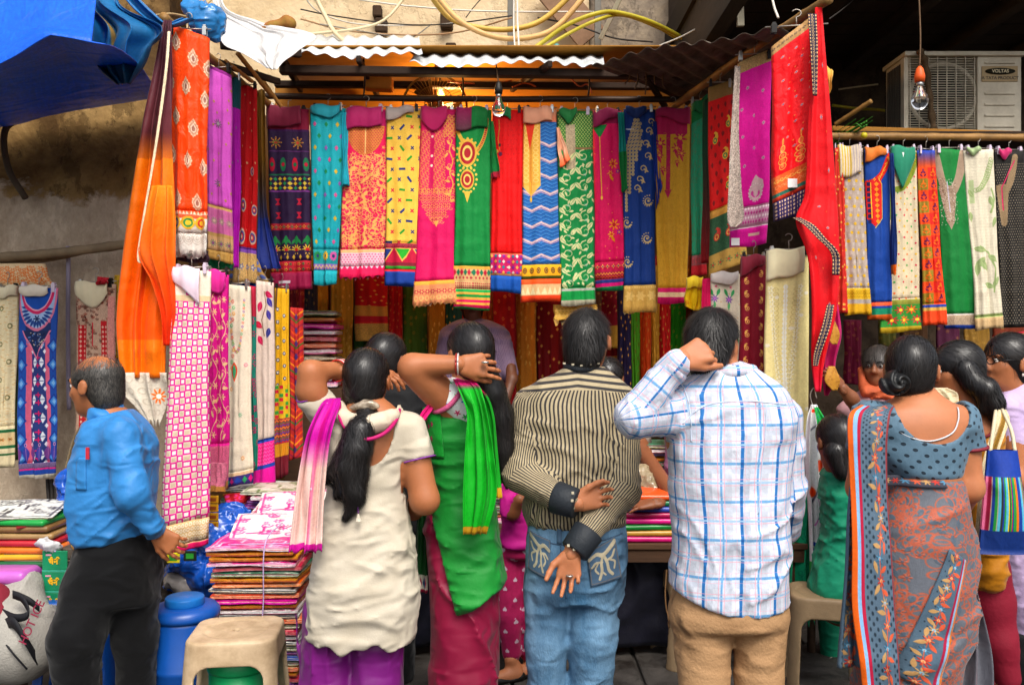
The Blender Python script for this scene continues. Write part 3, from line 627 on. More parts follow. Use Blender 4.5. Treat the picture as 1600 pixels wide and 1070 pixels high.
pole('bamboo_pole', [P(-90, 418, 5.06), P(50, 408, 5.06), P(120, 396, 5.05)], .017, _M['grey_bamboo'], 'thin second bamboo stick tied under the left wall rail', 'rail')
pole('support_post', [P(1272, 30, 4.46), P(1270, 500, 4.46), P(1268, 1017, 4.46)], .021, mat('brown_post', '4d3a2c', .75, var=.3, vs=9), 'brown post at the right front corner of the stall', 'post', knots=False)
pole('support_post', [P(300, 60, 4.62), P(302, 500, 4.62), P(304, 1002, 4.62)], .024, _M['brown_post'], 'post at the left front corner behind the pink checked suit', 'post', knots=False)
pole('grey_pipe', [P(106, 385, 5.08), P(107, 520, 5.08), P(108, 640, 5.08)], .012, mat('lilac_pipe', '8d8496', .5), 'thin lilac pipe on the wall between blue and beige kurtas', 'pipe', knots=False)
pole('bamboo_stick', [P(1305, 195, 5.9), P(1362, 158, 5.7)], .015, bam, 'short bamboo stick pointing up left of the air conditioner', 'pole')
for (a, b, c, l) in (((352, 96, 5.1), (395, 128, 5.3), .012, 'broken'), ((372, 84, 5.2), (425, 150, 5.5), .014, 'slanting'), ((400, 110, 5.5), (440, 168, 5.6), .012, 'split')):
    pole('wooden_stick', [P(*a), (P(*a)+P(*b))/2, P(*b)], c, mat('gold_wood', 'a87434', .7, var=.4), l+' wooden stick poking out beneath the white plastic sheet', 'stick')
# right stall: shelf and inner darkness
sh = thing('ledge', P(1450, 225, 6.1), 'brown wooden ledge that carries the air conditioner', 'shelf')
beam('board', P(1300, 201, 5.95), P(1680, 212, 5.95), .02, .035, gold, sh); beam('board', P(1300, 222, 6.05), P(1680, 222, 6.05), .5, .03, wd, sh)
beam('panel', P(1290, 330, 6.9), P(1700, 330, 6.9), .02, .9, mat('inner_wood', '3b2a18', .8, var=.4, vs=4), sh)
o = MB().box((3.2, 6.9, .38), (1.75, .5, .38)).build('stall_counter', wd, org=(3.2, 6.9, 0)); tag(o, 'dark counter inside the right stall behind the sari woman', 'counter')
# ---------------------------------------------------------------- hanging cloth
chrome = mat('clip_metal', 'b8b8b4', .3, .9, .2, bump=0); blackm = mat('clip_black', '15120f', .5, bump=0); wirem = mat('hanger_wire', '9c9388', .4, .7, .2, bump=0); pinkclip = mat('clip_lilac', 'cdbccb', .45, bump=0)
def make_hanger(w, dark=0):
    t = thing('clip_hanger', (0, 0, 0), 'clip hanger', 'hanger')
    MB().tube([(-w/2, 0, 0), (w/2, 0, 0)], .0035, 6).build('bar', wirem, t, True)
    a = np.linspace(-.6, 3.6, 12); pts = [(0, 0, 0), (0, 0, .035)]+[(.018*math.cos(x-1), 0, .06+.018*math.sin(x-1)) for x in a]
    MB().tube(spl(pts, 22), .0026, 6).build('hook', wirem, t, True)
    for s in (-1, 1):
        b = MB(); m = (chrome, blackm, pinkclip)[dark if s < 0 else (dark+1) % 2 if dark < 2 else 2]
        x = s*w*.36; b.box((x, -.012, -.012), (.011, .004, .022)); b.box((x, .012, -.012), (.011, .004, .022)); b.box((x, 0, .014), (.008, .014, .005)); b.tube([(x-.013, 0, .002), (x+.013, 0, .002)], .006, 8)
        bevel(b.build('clip', m, t), .002, 2)
    return t
_hang = [make_hanger(.24, 0), make_hanger(.24, 1), make_hanger(.24, 2)]; _hused = set()
def hanger_at(p, whose, k=0, w=.24, grp='clip hangers that hold the garments'):
    k %= 3; h = _hang[k]
    if k in _hused: h = dup(h, (0, 0, 0))
    _hused.add(k); h.location = [float(x) for x in p]; h.scale = (w/.24, 1, 1); h.rotation_euler = (0, random.uniform(-.05, .05), random.uniform(-.2, .2))
    return tag(h, 'clip hanger holding the '+whose, 'hanger', grp)
GARM = []
def hang(name, label, cat, q, Y, tex, cuts=None, flap=None, th=.016, H=None, wav=.018, group=None, hk=0, scal=None, hanger=True, short='', tagp=None, rough=.7, spec=.25, sheen=.04, skew=0, crease=.3, metalrelief=.12):
    """folded garment hung by its top edge. q: (uTL,vTL,uTR,vTR,uBL,vBL,uBR,vBR) in the photo"""
    TL, TR, BL, BR = P(q[0], q[1], Y), P(q[2], q[3], Y), P(q[4], q[5], Y), P(q[6], q[7], Y); seed = len(GARM)+3; GARM.append(name)
    W = np.linalg.norm(TR-TL); Lh = np.linalg.norm((BL+BR)/2-(TL+TR)/2)
    base = (TL+TR)/2; root = thing(name, base, label, cat, group); m = tmat('%s_cloth_%d' % (name, seed), tex, rough, sheen, crease=crease, spec=spec, metalrelief=metalrelief)
    ns, bk = 20, 5
    ph = random.uniform(0, 6); nf = random.choice((1.3, 1.8, 2.3))
    def pt(s, t, off=0, zo=0):         # s 0..1 front
        p = (TL*(1-s)+TR*s)*(1-t)+(BL*(1-s)+BR*s)*t; e = 2*s-1
        x = p[0]; y = p[1]-th*(1-abs(e)**5)**.5-off
        y += wav*(.35+.65*t)*(math.sin(s*nf*2*math.pi+ph+t*1.5)*.6+.35*math.sin(s*nf*4.7*math.pi+ph*2-t*2))-.02*math.sin(t*3.0+ph)*t
        x += .006*math.sin(t*9+ph)*(1 if s > .5 else -1)*t
        z = p[2]+zo+.006*math.sin(s*5+ph)*(t > .98)
        return x, y, z
    cuts = cuts or [('cloth', 0, 1)]
    for nm, t0, t1 in cuts:
        inf = .0 if nm in ('cloth',) else .003; nt = max(3, int((t1-t0)*46)); V = []; UV = []; ring = ns+1+bk
        sc_ = scal if (scal and nm == cuts[-1][0]) else None
        for j in range(nt+1):
            t = t0+(t1-t0)*j/nt
            for i in range(ns+1):
                s = i/ns; zo = 0
                if sc_ and j == nt: zo = -sc_[1]*abs(math.sin(s*math.pi*sc_[0])) 
                V.append(pt(s, t, inf, zo)); UV.append((s, 1-t))
            for i in range(bk):
                s = 1-(i+1)/(bk+1); x, y, z = pt(s, t); V.append((x, base[1]+th+.004, z)); UV.append((s, 1-t))
        V = np.array(V); n_ = vnoise(V*np.array((14, 1, 6)), seed)*.0035+vnoise(V*np.array((30, 1, 22)), seed+2)*.0012; V[:, 1] += n_
        F = [(j*ring+i, j*ring+(i+1) % ring, (j+1)*ring+(i+1) % ring, (j+1)*ring+i) for j in range(nt) for i in range(ring)]
        F = [f[::-1] for f in F]; F += [tuple(range(ring)), tuple(nt*ring+i for i in range(ring))[::-1]]
        if sc_:
            pass
        mesh(nm, V, F, m, root, uv=UV)
    if flap:
        # flap: (s0, s1, depth fraction, lower shape, colour or Tex, roll)
        s0, s1, dp, shape, fc = flap[:5]; V = []; UV = []; nn, mm = 14, 10
        fm_ = tmat('%s_flap_%d' % (name, seed), fc, .7, .2) if isinstance(fc, Tex) else mat('flap_'+fc, fc, .7, sheen=.2, bump=.25, bs=25)
        for i in range(nn+1):
            for j in range(mm+1):
                s = s0+(s1-s0)*i/nn; e = 2*i/nn-1; low = {'u': 1-.55*e*e, 'v': 1-.75*abs(e), 'flat': 1-.12*e, 'slant': .65+.35*e, 'slantl': .65-.35*e}[shape]
                t = dp*low*j/mm; x, y, z = pt(s, t, .012+.010*math.sin(math.pi*j/mm)+.004*math.sin(e*5+ph), .012*(1-j/mm)+.006*math.sin(e*4+ph))
                V.append((x, y, z)); UV.append((i/nn, 1-j/mm))
        F = [(i*(mm+1)+j, i*(mm+1)+j+1, (i+1)*(mm+1)+j+1, (i+1)*(mm+1)+j) for i in range(nn) for j in range(mm)]
        solid(mesh('neck_fold', V, F, fm_, root, uv=UV), .005)
    if tagp:
        x, y, z = pt(tagp[0], tagp[1], .008); w_, h_ = tagp[2:4]
        bevel(MB().box((x, y-.012, z), (w_, .0012, h_)).build('price_tag', mat('paper_tag', 'e8e6e2', .6, bump=0), root), .001, 1)
    if hanger:
        hanger_at((TL+TR)/2+np.array((0, 0, .012)), short or label[:60], hk, min(.3, W*1.02))
    return root
def sheet(name, rows, tex, label, cat, nf=3, amp=.02, ns=60, nt=70, parent=None, transl=0, ext='EXTEND', ph=0, uvs=(1, 1), sol=.002, rough=.6, seed=0, edge=0, base=None, cuts=None, noise=.006, sharp=1, sheen=.05, partname=None, m=None):
    """draped cloth through photo-measured rows (v, uL, uR, Y[, foldscale]) with pleats that run down it"""
    R = np.array([(P(r[1], r[0], r[3]) if len(r) < 6 else P(r[1], r[5], r[3])).tolist()+P(r[2], r[0], r[3]).tolist()+[r[4] if len(r) > 4 else 1] for r in rows]); Q = spl(R, nt)
    V = np.zeros((nt, ns, 3)); S = np.linspace(0, 1, ns); T = np.linspace(0, 1, nt)
    for j in range(nt):
        a, b, fs = Q[j, :3], Q[j, 3:6], Q[j, 6]; q_ = S+.10*np.sin(S*7+seed+1.3*T[j])+.04*np.sin(T[j]*5+seed); f = .62*np.sin(2*math.pi*nf*q_+ph)+.38*np.sin(2*math.pi*nf*2.37*q_+seed)*(.5+.5*np.sin(S*5+seed)); f = np.sign(f)*np.abs(f)**sharp
        V[j] = a+(b-a)*S[:, None]; V[j, :, 1] -= amp*fs*f; V[j, :, 0] += amp*fs*.35*np.cos(2*math.pi*nf*S+ph)*np.sin(math.pi*S)
    V = V.reshape(-1, 3); V[:, 1] += vnoise(V*np.array((9, 3, 5)), seed)*noise; V[:, 2] += np.tile(edge*np.sin(S*23+seed), nt)*np.repeat(T > .97, ns)
    UV = np.stack([np.tile(S, nt)*uvs[0], 1-np.repeat(T, ns)*uvs[1]], 1)
    if m is None: m = tmat(name+'_%s_%d' % (label[:8] if label else 'p', seed), tex, rough, sheen, transl=transl, ext=ext)
    root = parent; par = parent
    if parent is None:
        par = root = thing(name, V[ns//2] if base is None else base, label, cat) if cuts else None
    for nm, t0, t1 in (cuts or [(partname or name, 0, 1)]):
        j0, j1 = int(t0*(nt-1)), int(round(t1*(nt-1))); v = V.reshape(nt, ns, 3)[j0:j1+1]; uvv = UV.reshape(nt, ns, 2)[j0:j1+1]; n_ = len(v)
        F = [(j*ns+i, (j+1)*ns+i, (j+1)*ns+i+1, j*ns+i+1) for j in range(n_-1) for i in range(ns-1)]
        o = mesh(nm, v.reshape(-1, 3), F, m, par, uv=uvv.reshape(-1, 2), org=V[ns//2]); solid(o, sol)
        if par is None: tag(o, label, cat); root = o
    return root
GOLD = 'd8a94e'; PG = 'e0b878'; MAG = 'c8107e'
# ---------------------------------------------------------------- the textures of each garment
def t_navy():
    t = Tex(4.4, 128, '2a1538'); t.band(0, .5, '7d1034'); t.band(.5, .56, '3b1448')
    for x in (.2, .72): 
        for k in range(5): t.flower(x, .82, .15-.025*k, ['c8a23a', '7b1f3a', 'd8a92c', '2f7a3c', 'c53a30'][k], None, 8, .5)
    for i in range(4): t.ell(.1+i*.27, 1.35, .07, .17, ['b01235', '1c6a45'][i % 2], z=.3); t.ell(.1+i*.27, 1.35, .04, .05, ['1c6a45', 'b01235'][i % 2], z=.3)
    t.band(1.02, 1.04, '5a2a62'); t.band(1.58, 1.62, '1f6a4a'); t.band(1.98, 2.02, '7a3a82')
    for r in range(3):
        for i in range(9): t.dia(.06+i*.115, 1.7+r*.11, .052, .05, ['d9b52c', '2c8b52', 'e0c650'][(i+r) % 3], z=.6)
    for y in (2.25, 2.58):
        for x in (.22, .72): t.tri(x, y-.08, .07, .1, 'b81c3a'); t.tri(x, y+.08, .07, .1, 'b81c3a', True)
    t.band(2.78, 2.94, 'a31d2e')
    for i in range(10): t.flower(.05+i*.1, 2.86, .045, ['e2b43a', '3a8c4c'][i % 2], '7b1030', 4)
    for i in range(4):
        x = .12+i*.27; t.flower(x, 3.42, .13, 'e8c23c', 'b8202c', 10); t.band(3.46, 3.5, '2a1538') if i == 3 else None; t.leaf(x, 3.2, .13, .05, 1.57, '1f7a3f'); t.leaf(x-.07, 3.22, .1, .03, 2.2, '1f7a3f'); t.leaf(x+.07, 3.22, .1, .03, .9, '1f7a3f')
    for i in range(6): t.dia(.08+i*.17, 3.6, .035, .07, 'c9a338')
    t.band(3.7, 3.98, 'a8182c')
    for r in (3.77, 3.9):
        for i in range(9): t.flower(.06+i*.11, r, .045, ['e8b83a', '43924e', 'd95a30'][i % 3], '3a1020', 5)
    t.band(3.98, 4.4, '8c1240'); t.rect(.35, 4.2, .15, .035, 'cfc4c8'); return t
def t_turq():
    t = Tex(4.7, 112, '1fa3ad')
    for k in range(90): t.zig(.3+k*.048, .02, .18, .008, '157f8c', .2)
    rr = random.Random(2)
    for r in range(12):
        for i in range(3):
            c = ['c9588c', '157a4a', 'c9a73a', '8c62a8'][(i+r) % 4]; t.dia(.15+i*.32+(r % 2)*.12, .45+r*.31, .055, .075, c, .5)
    t.band(3.75, 4.15, '1a8a8c')
    for i, c in enumerate(('1f7a44', 'd8a832', 'c95a9a')): t.flower(.18+i*.32, 3.93, .14, c, '2a3b6a', 12, dep=.15)
    t.band(4.15, 4.3, '8d6cae'); t.zig(4.22, .04, .12, .02, 'd9c25a'); return t
def t_pinkgold():
    t = Tex(4.2, 150, 'cf1450'); t.band(0, .42, 'a80d58')
    q = t.win(.5, .42, .85); a, b, X, Y = q; d = np.maximum(np.sqrt((X/.46)**2+(Y/.72)**2)-1, -Y-.0)*.46; t.put((a, b), d, 'c8823c', .5)
    for r in range(16):
        for i in range(14):
            x, y = .06+i*.066+(r % 2)*.033, .47+r*.042
            if ((x-.5)/.45)**2+((y-.42)/.7)**2 < 1: t.dia(x, y, .022, .016, 'b51a44')
    t.line([(.5, .44), (.5, 1.1)], .03, PG, .7)
    def f(x, y, r): 
        if r.random() < .4: t.flower(x, y, r.uniform(.06, .095), 'dda55e', 'b81248', 7, .6)
        elif r.random() < .5: t.spiral(x, y, .09, 'dda55e', .022, 1.2, r.choice((-1, 1)), r.uniform(0, 6))
        else: t.leaf(x, y, .09, .035, r.uniform(0, 6), 'dda55e')
    t.scatter(240, 1.15, 3.5, f, 3, .07); t.scatter(24, .5, 1.2, lambda x, y, r: t.flower(x, y, .05, 'dda55e', None, 5) if abs(x-.5) > .42 else None, 5, .05)
    t.band(3.52, 3.6, 'dca070'); t.band(3.6, 3.92, 'e3b7c2', .5)
    for r in range(5):
        for i in range(16): t.ell(.03+i*.064+(r % 2)*.03, 3.65+r*.06, .014, .014, 'c42a6c')
    for i in range(9): t.tri(.055+i*.112, 3.92, .056, .09, 'e3b7c2', False, .5)
    return t
def t_yellow():
    t = Tex(4.4, 140, 'e2b84f'); t.band(0, .05, 'b9a9a0')
    k = 0
    for r in range(13):
        y = .2+r*.26
        for i in range(4):
            x = .1+i*.28+(r % 2)*.08; c = ['1c2f6e', 'c21a3c', '2b8a2c', '1c2f6e'][(i+r*3) % 4]; ty = (i+r) % 4
            if ty in (0, 2): t.rect(x, y, .085, .028, c, [.9, -.7, 0, -.75, .1][(i*2+r) % 5], .5)
            else: t.flower(x, y, .06, c, None, 4, .5, .78)
    t.band(3.35, 3.46, '7d1a2e'); t.speck(.5, 1, 3.35, 3.46); t.band(3.46, 3.83, 'b3163c')
    for i, c in enumerate(('1f2f72', '2ea12e', '1f2f72')): t.tri(.02+i*.46, 3.47, .22, .34, 'dfb45a'); t.tri(.02+i*.46, 3.49, .17, .26, c, z=.5)
    t.band(3.83, 3.92, '7d1a2e'); t.band(3.92, 3.99, '3fa83a'); t.band(3.99, 4.05, 'c4182c'); t.band(4.05, 4.4, '163a86'); return t
def t_magcollar():
    t = Tex(5., 130, 'c80e5a'); t.band(0, .35, 'b30c56'); t.rect(.3, .24, .09, .05, 'e6dcd2')
    def blk(x0, x1, y0, y1): 
        for y in np.arange(y0, y1, .05):
            for x in np.arange(x0, x1, .05): t.spiral(x+.02, y+.02, .026, 'dfa04e', .014, .9, 1, (x*40+y*30) % 6)
    blk(.04, .28, .55, 2.2); blk(.4, .68, .55, 2.2); blk(.7, .96, .2, .7)
    for y in np.arange(.2, .75, .12):
        for x in (.7, .82, .94): t.ell(x, y, .055, .055, 'e0a550', z=.6, ring=.02)
    t.vband(.31, .37, 'b81050', y0=.5, y1=2.1)
    for y in (.7, 1.2, 1.45): t.ell(.34, y, .035, .035, 'f0dcc0', z=.8)
    t.vine(.85, .8, 2.4, .04, 'dfa04e', 'e4ac5c', .6, .03, .08, seed=2)
    for k, (w, y) in enumerate(((.4, 2.1), (.38, 2.3), (.3, 2.5), (.2, 2.7), (.1, 2.85))):
        for x in np.arange(.48-w, .48+w+.01, .1): t.flower(x, y, .07, 'dfa04e', 'b01050', 6, .6); t.spiral(x+.05, y+.08, .05, 'e4ac5c', .015)
    t.tri(.48, 2.9, .07, .16, 'e4ac5c', False, .6)
    t.band(4.45, 4.55, 'd9973c'); t.band(4.55, 5, 'd98e62')
    for i in range(8): t.flower(.07+i*.125, 4.72, .065, 'a82238', 'e8c07a', 6); t.ell(.07+i*.125, 4.88, .05, .05, 'e6bc74', z=.5, ring=.016)
    for i in range(9): t.tri(.06+i*.112, 4.97, .04, .03, 'e9bd66')
    return t
def t_green():
    t = Tex(5.1, 128, '0b7a38'); t.band(0, .3, '0b6a30'); t.grad(0, .36, '8d1650', '0b7a38', 0, .7)
    for s in np.linspace(0, 1, 26):
        x = .38+.5*math.sin(s*1.5)*1; y = 1.2-.95*s**1.6; t.ell(min(x, .95), y, .07*(1-s*.4), .07*(1-s*.4), 'e0b24a', z=.6); t.ell(min(x, .95), y, .035, .035, 'a8312c', z=.6)
        x = .3-.28*s; t.ell(x, 1.0-.5*s, .05, .05, 'e0b24a', z=.6)
    for c, k in (('e0b24a', 1), ('a3242c', .8), ('e6cf70', .55), ('a3242c', .35)):
        t.ell(.34, 1.12, .26*k, .36*k, c, z=.6); t.ell(.34, 1.8, .2*k, .26*k, c, z=.6)
    for i in range(16):
        a = i*.393; t.ell(.34+.27*math.cos(a), 1.8+.33*math.sin(a), .035, .035, 'e6c25a', z=.5); t.ell(.34+.3*math.cos(a), 1.15+.4*math.sin(a), .035, .035, 'e0b24a', z=.6)
    t.tri(.34, 2.1, .1, .3, 'e0b24a', z=.6)
    t.band(4.0, 4.08, 'c98f3a'); t.band(4.08, 4.4, 'c8a070')
    for i in range(10): t.dia(.05+i*.1, 4.16, .05, .09, ['b3223a', '1f6a4a'][i % 2], .4); t.dia(.1+i*.1, 4.3, .03, .04, 'a3303c')
    t.band(4.4, 4.6, 'cfb07a')
    for i in range(18):
        for r in range(3): t.rect(.03+i*.056, 4.44+r*.06, .016, .016, 'b0243c')
    for k, c in enumerate(('0b8a3c', 'd8a64a', '0b8a3c', 'd8a64a', 'd01058', 'e0a84a', 'c80f50', '0b8a3c')): t.band(4.6+k*.065, 4.665+k*.065, c)
    return t
def t_red():
    t = Tex(5., 128, 'd00a0c')
    for k in range(30):
        for i in range(6): t.flower(.1+i*.17+(k % 2)*.08, .3+k*.13, .03, 'bc090c', None, 6, .0)
    t.line([(.22, .25), (.24, .5), (.2, .8), (.26, 1.1)], .03, 'b8772c', .8); t.ell(.28, 1.2, .06, .06, '5c1a3a', z=.8); t.ell(.18, 1.12, .04, .05, 'c9a040', z=.8); t.ell(.26, .95, .03, .05, '222222', z=.8)
    t.band(3.95, 4.55, 'b81d5c')
    for r in range(4):
        for i in range(8): t.dia(.06+i*.125, 4.02+r*.15, .05, .055, ['d8a04a', '2c7a8a', 'e0d0c0', '7a2c8a'][(i+r*3) % 4], .5)
    t.band(3.93, 3.98, 'd06a4a'); t.band(4.5, 4.56, 'd89a5a'); t.band(4.56, 5, '124f9c'); return t
def t_ikat():
    t = Tex(5., 128, '1e5a9c')
    for k in range(130):
        y = .3+k*.032; t.zig(y, .03, .32, .011, ['6a9fcc', '174a86', '3f82bd'][k % 3])
    for k in range(8): 
        y = .9+k*.42; t.zig(y, .055, .5, .05, 'd9b6b4'); t.zig(y+.05, .05, .5, .02, 'b98aa0')
    t.speck(.12, 3)
    t.vband(.0, .5, 'e0a94a', y0=.3, y1=2.0); t.tri(.24, 1.98, .26, .28, 'e6b45c'); t.vband(.2, .26, 'cc8a34', y0=.5, y1=2.2)
    for k in range(12):
        for x in (.1, .37): t.ell(x, .42+k*.13, .08, .06, 'f0c878', z=.3, ring=.02)
    t.tri(.2, .25, .16, .8, 'd83a1c'); t.line([(.22, 1.9), (.23, 2.3)], .03, 'dca838', .8); t.ell(.23, 2.35, .03, .07, 'dca838', z=.8)
    t.band(0, .33, 'e8a07c'); t.grad(0, .33, 'ecb08c', 'e27c5c')
    t.band(4.05, 4.35, 'e0a01c')
    for i in range(6): t.ell(.1+i*.17, 4.2, .05, .08, '5a3a1a', z=.3, ring=.02); t.dia(.1+i*.17, 4.2, .02, .04, '222222')
    t.band(4.35, 4.42, '4a5a1c'); t.band(4.42, 4.56, 'd8521c'); t.band(4.56, 4.85, 'dcb482')
    for i in range(8): t.tri(.06+i*.125, 4.82, .06, .2, 'e9d8a8', True)
    t.band(4.85, 5, 'd8451c'); return t
def t_leafgreen():
    t = Tex(5.4, 140, '0b7a3c'); C = 'd3cf9a'
    t.band(0, 1.05, '2f6a2c')
    for r in range(18):
        for i in range(12): t.leaf(.04+i*.085+(r % 2)*.04, .1+r*.055, .035, .018, .7+(r % 2)*1.6, 'a8b46a')
    t.band(1.02, 1.08, '8c6a4a'); t.rect(.36, 1.0, .13, .62, 'b3a184', z=.6); t.speck(.3, 4, .4, 1.6)
    for k in range(9):
        y = 1.35+k*.42; 
        for sd, x in ((1, .25), (-1, .72)):
            t.spiral(x, y+.1*sd, .17, C, .035, 1.3, sd, sd*1.5); t.leaf(x+.16*sd, y-.1, .13, .06, -.9*sd, C, vein='0b7a3c'); t.leaf(x-.14*sd, y+.15, .12, .06, .8*sd, C, vein='0b7a3c'); t.flower(x+.03, y, .05, '7fb0a0', C, 5)
    t.scatter(70, 1.2, 4.9, lambda x, y, r: t.leaf(x, y, .07, .03, r.uniform(0, 6), C), 8, .13)
    t.band(4.93, 5.0, '9c9c90'); t.band(5.0, 5.25, '0c8a40'); t.band(5.25, 5.4, 'a8a48c'); return t
def t_lace(): 
    t = Tex(1., 128, 'cda24c')
    for r in range(7):
        for i in range(12): t.ell(.04+i*.085+(r % 2)*.04, .08+r*.12, .024, .034, '8a6a2c' if r % 3 else 'e6c77c', ring=.012)
    return t
def t_pinkflower():
    t = Tex(5.6, 112, 'd00f58'); t.band(0, .4, '8d1046'); t.tri(.22, .42, .26, .42, '0f7a34'); t.line([(.22, .8), (.24, 2.6)], .035, 'd9a03c', .8); t.ell(.24, 2.7, .04, .07, 'e0b04a', z=.9)
    for y, s in ((1.65, 1), (3.55, 1.1)):
        x = .66; t.flower(x, y, .17*s, 'e08a1c', 'b0182c', 7); t.flower(x-.1, y+.3, .1*s, 'e8a62c', 'c03a1c', 6); t.flower(x+.16, y+.24, .08*s, '6a2c8c', 'e0a030', 5); t.leaf(x-.05, y+.45, .12, .05, 1., 'd8871c')
    t.scatter(26, 1, 4.6, lambda x, y, r: t.ell(x, y, .016, .016, 'e6a83c', z=.6), 2, .2)
    t.band(4.7, 5.0, 'b81448')
    for i in range(6): t.flower(.1+i*.17, 4.84, .07, 'e8a83c', '5a2a8a', 4)
    t.band(5.0, 5.25, '9c1c3c'); t.zig(5.07, .03, .1, .02, 'e8a838'); t.zig(5.17, .03, .1, .02, 'd8601c')
    t.band(5.25, 5.36, '1c2c6c'); t.band(5.36, 5.48, 'c80f70'); t.band(5.48, 5.6, '1b7a44'); return t
def t_navygold():
    t = Tex(5.6, 130, '0f3576'); C = 'cdb07a'; t.band(0, .1, '0c2c66'); t.rect(.2, .55, .13, .02, 'c8c8d0')
    def coll(x, y, r): t.ell(x, y, r, r, C, z=.6, ring=.025); t.ell(x, y, r*.4, r*.4, C, z=.6)
    for k in range(26):
        y = .3+k*.1; w = .62-.02*k if k > 8 else .3+.035*k
        for x in np.arange(.1, max(.14, w), .1): coll(x+(.25 if k < 8 else 0)*(1-k/8), y, .05)
    for y, x in ((.35, .85), (.6, .78), (.95, .68), (1.3, .74), (1.65, .6), (1.95, .5), (2.2, .42)): t.spiral(x, y, .12, C, .045, 1.2, -1, 1); t.leaf(x+.1, y+.05, .09, .035, .6, C)
    for (x, y) in ((.75, 2.55), (.1, 3.15), (.73, 3.6), (.1, 4.25)): t.spiral(x, y, .13, C, .05, 1.3, 1, .5); t.ell(x, y, .03, .03, C); [t.ell(x+.15*math.cos(a), y+.15*math.sin(a), .02, .02, C) for a in np.arange(0, 5, .45)]
    t.band(4.9, 5.6, 'c89f52')
    for i in range(3):
        for k in range(6): t.leaf(.18+i*.33, 5.2, .16, .05, k*1.05, 'e0bd72')
    for i in range(14): t.ell(.04+i*.072, 4.96, .022, .022, 'e6c884', ring=.01)
    return t
def t_mustard():
    t = Tex(5.6, 128, 'c8962c'); t.band(0, .4, 'b01850'); t.vband(.0, .9, 'b01850', y0=.4, y1=.7)
    t.vband(.3, .42, 'a8144a', y0=.4, y1=2.3); t.tri(.36, 2.3, .1, .25, 'a8144a')
    for (x, y, r) in ((.12, .95, .17), (.1, 1.3, .12), (.7, .8, .2), (.6, 1.1, .16), (.75, 1.25, .12), (.62, 1.5, .08), (.2, 1.7, .1), (.15, 2.1, .07)): t.flower(x, y, r, 'b0164a', 'd8a040', 7, .6, r*30); t.leaf(x, y+r, r, r*.3, 1.2, 'b0164a')
    t.scatter(120, .7, 5, lambda x, y, r: t.spiral(x, y, .06, 'b88522', .012, 1, 1, r.uniform(0, 6)), 6, .1)
    t.band(5.15, 5.28, 'c0105c'); t.band(5.28, 5.42, 'e6c89a'); t.band(5.42, 5.6, 'b80f58'); return t
def t_orange():
    t = Tex(5.6, 170, 'ee4a0a'); C = 'cfa58a'
    for k, (x, y) in enumerate(((.22, .55), (.64, .95), (.98, 1.15), (.05, 1.95), (.48, 2.0), (.92, 2.3), (.2, 3.1), (.66, 3.4), (.05, 4.4), (.52, 4.55), (.9, 4.75), (.25, 5.9), (.7, 6.))):
        y *= .72; 
        for q, c in ((1, C), (.74, 'b88a70'), (.5, 'e6cbb4'), (.3, '9a6a5a')): t.dia(x, y-.02, .12*q, .25*q, c, .7); t.ell(x, y+.02, .1*q, .15*q, c, z=.7)
        for a in range(10): t.ell(x+.1*math.cos(a*.628), y+.17*math.sin(a*.628), .018, .018, 'e0c0a0', z=.7)
    t.band(4.55, 4.75, 'd8623c')
    for i in range(14): t.tri(.04+i*.075, 4.62, .035, .1, 'e0c0a8', True, .5)
    t.band(4.72, 5.1, 'd9cfc4')
    for i in range(3): 
        for q, c in ((.15, 'e0b43a'), (.1, ['2c3f8a', '2f8a4a', 'c53a2c'][i]), (.06, 'e6c23c')): t.ell(.2+i*.3, 4.82, q, q*1.1, c, z=.6)
    t.band(5.1, 5.6, 'd6cfc6')
    for i in range(5):
        for q in (.12, .08, .04): t.ell(.1+i*.2, 5.2, q, q*1.4, 'b3a89c', ring=.014, z=.4)
    return t
def t_orchid():
    t = Tex(5.6, 128, 'cf5cc0'); t.band(0, .1, '7a1870')
    for y, x in ((1.6, .5), (3.35, .5)): t.flower(x, y, .14, '6c5a6a', 'a8a0a0', 9)
    t.scatter(26, .4, 4, lambda x, y, r: (t.dia(x, y, .035, .05, 'b08a4a', .7)), 5, .3)
    t.band(4.0, 4.1, 'b8935a'); t.band(4.1, 4.8, 'c56a9c')
    for i in range(4): t.flower(.14+i*.25, 4.45, .12, '8f8c74', 'd0b0a0', 10)
    t.band(4.8, 4.9, 'b8935a'); t.band(4.9, 5.35, 'c8a074')
    for i in range(4): t.flower(.1+i*.25, 5.1, .11, '6f7a6a', '8a3a7a', 9)
    t.band(5.3, 5.6, 'b08a4a'); return t
def t_plainscatter(base, c, n, r_, H=5.6, kind='dia', bands=(), w=100, seed=1, mind=.2):
    t = Tex(H, w, base)
    def f(x, y, r):
        {'dia': lambda: t.dia(x, y, r_*.8, r_, c, .6), 'fl': lambda: t.flower(x, y, r_, c, base, 6), 'pais': lambda: t.pais(x, y, r_, c, base, r.choice((-1, 1))), 'ring': lambda: t.ell(x, y, r_, r_, c, ring=r_*.5, z=.4), 'leaf': lambda: t.leaf(x, y, r_, r_*.4, r.uniform(0, 6), c), 'sp': lambda: t.spiral(x, y, r_, c, r_*.25, 1.3, r.choice((-1, 1)), r.uniform(0, 6))}[kind]()
    t.scatter(n, .1, H-.1, f, seed, mind)
    for (a, b, col) in bands: t.band(a, b, col, .3)
    return t
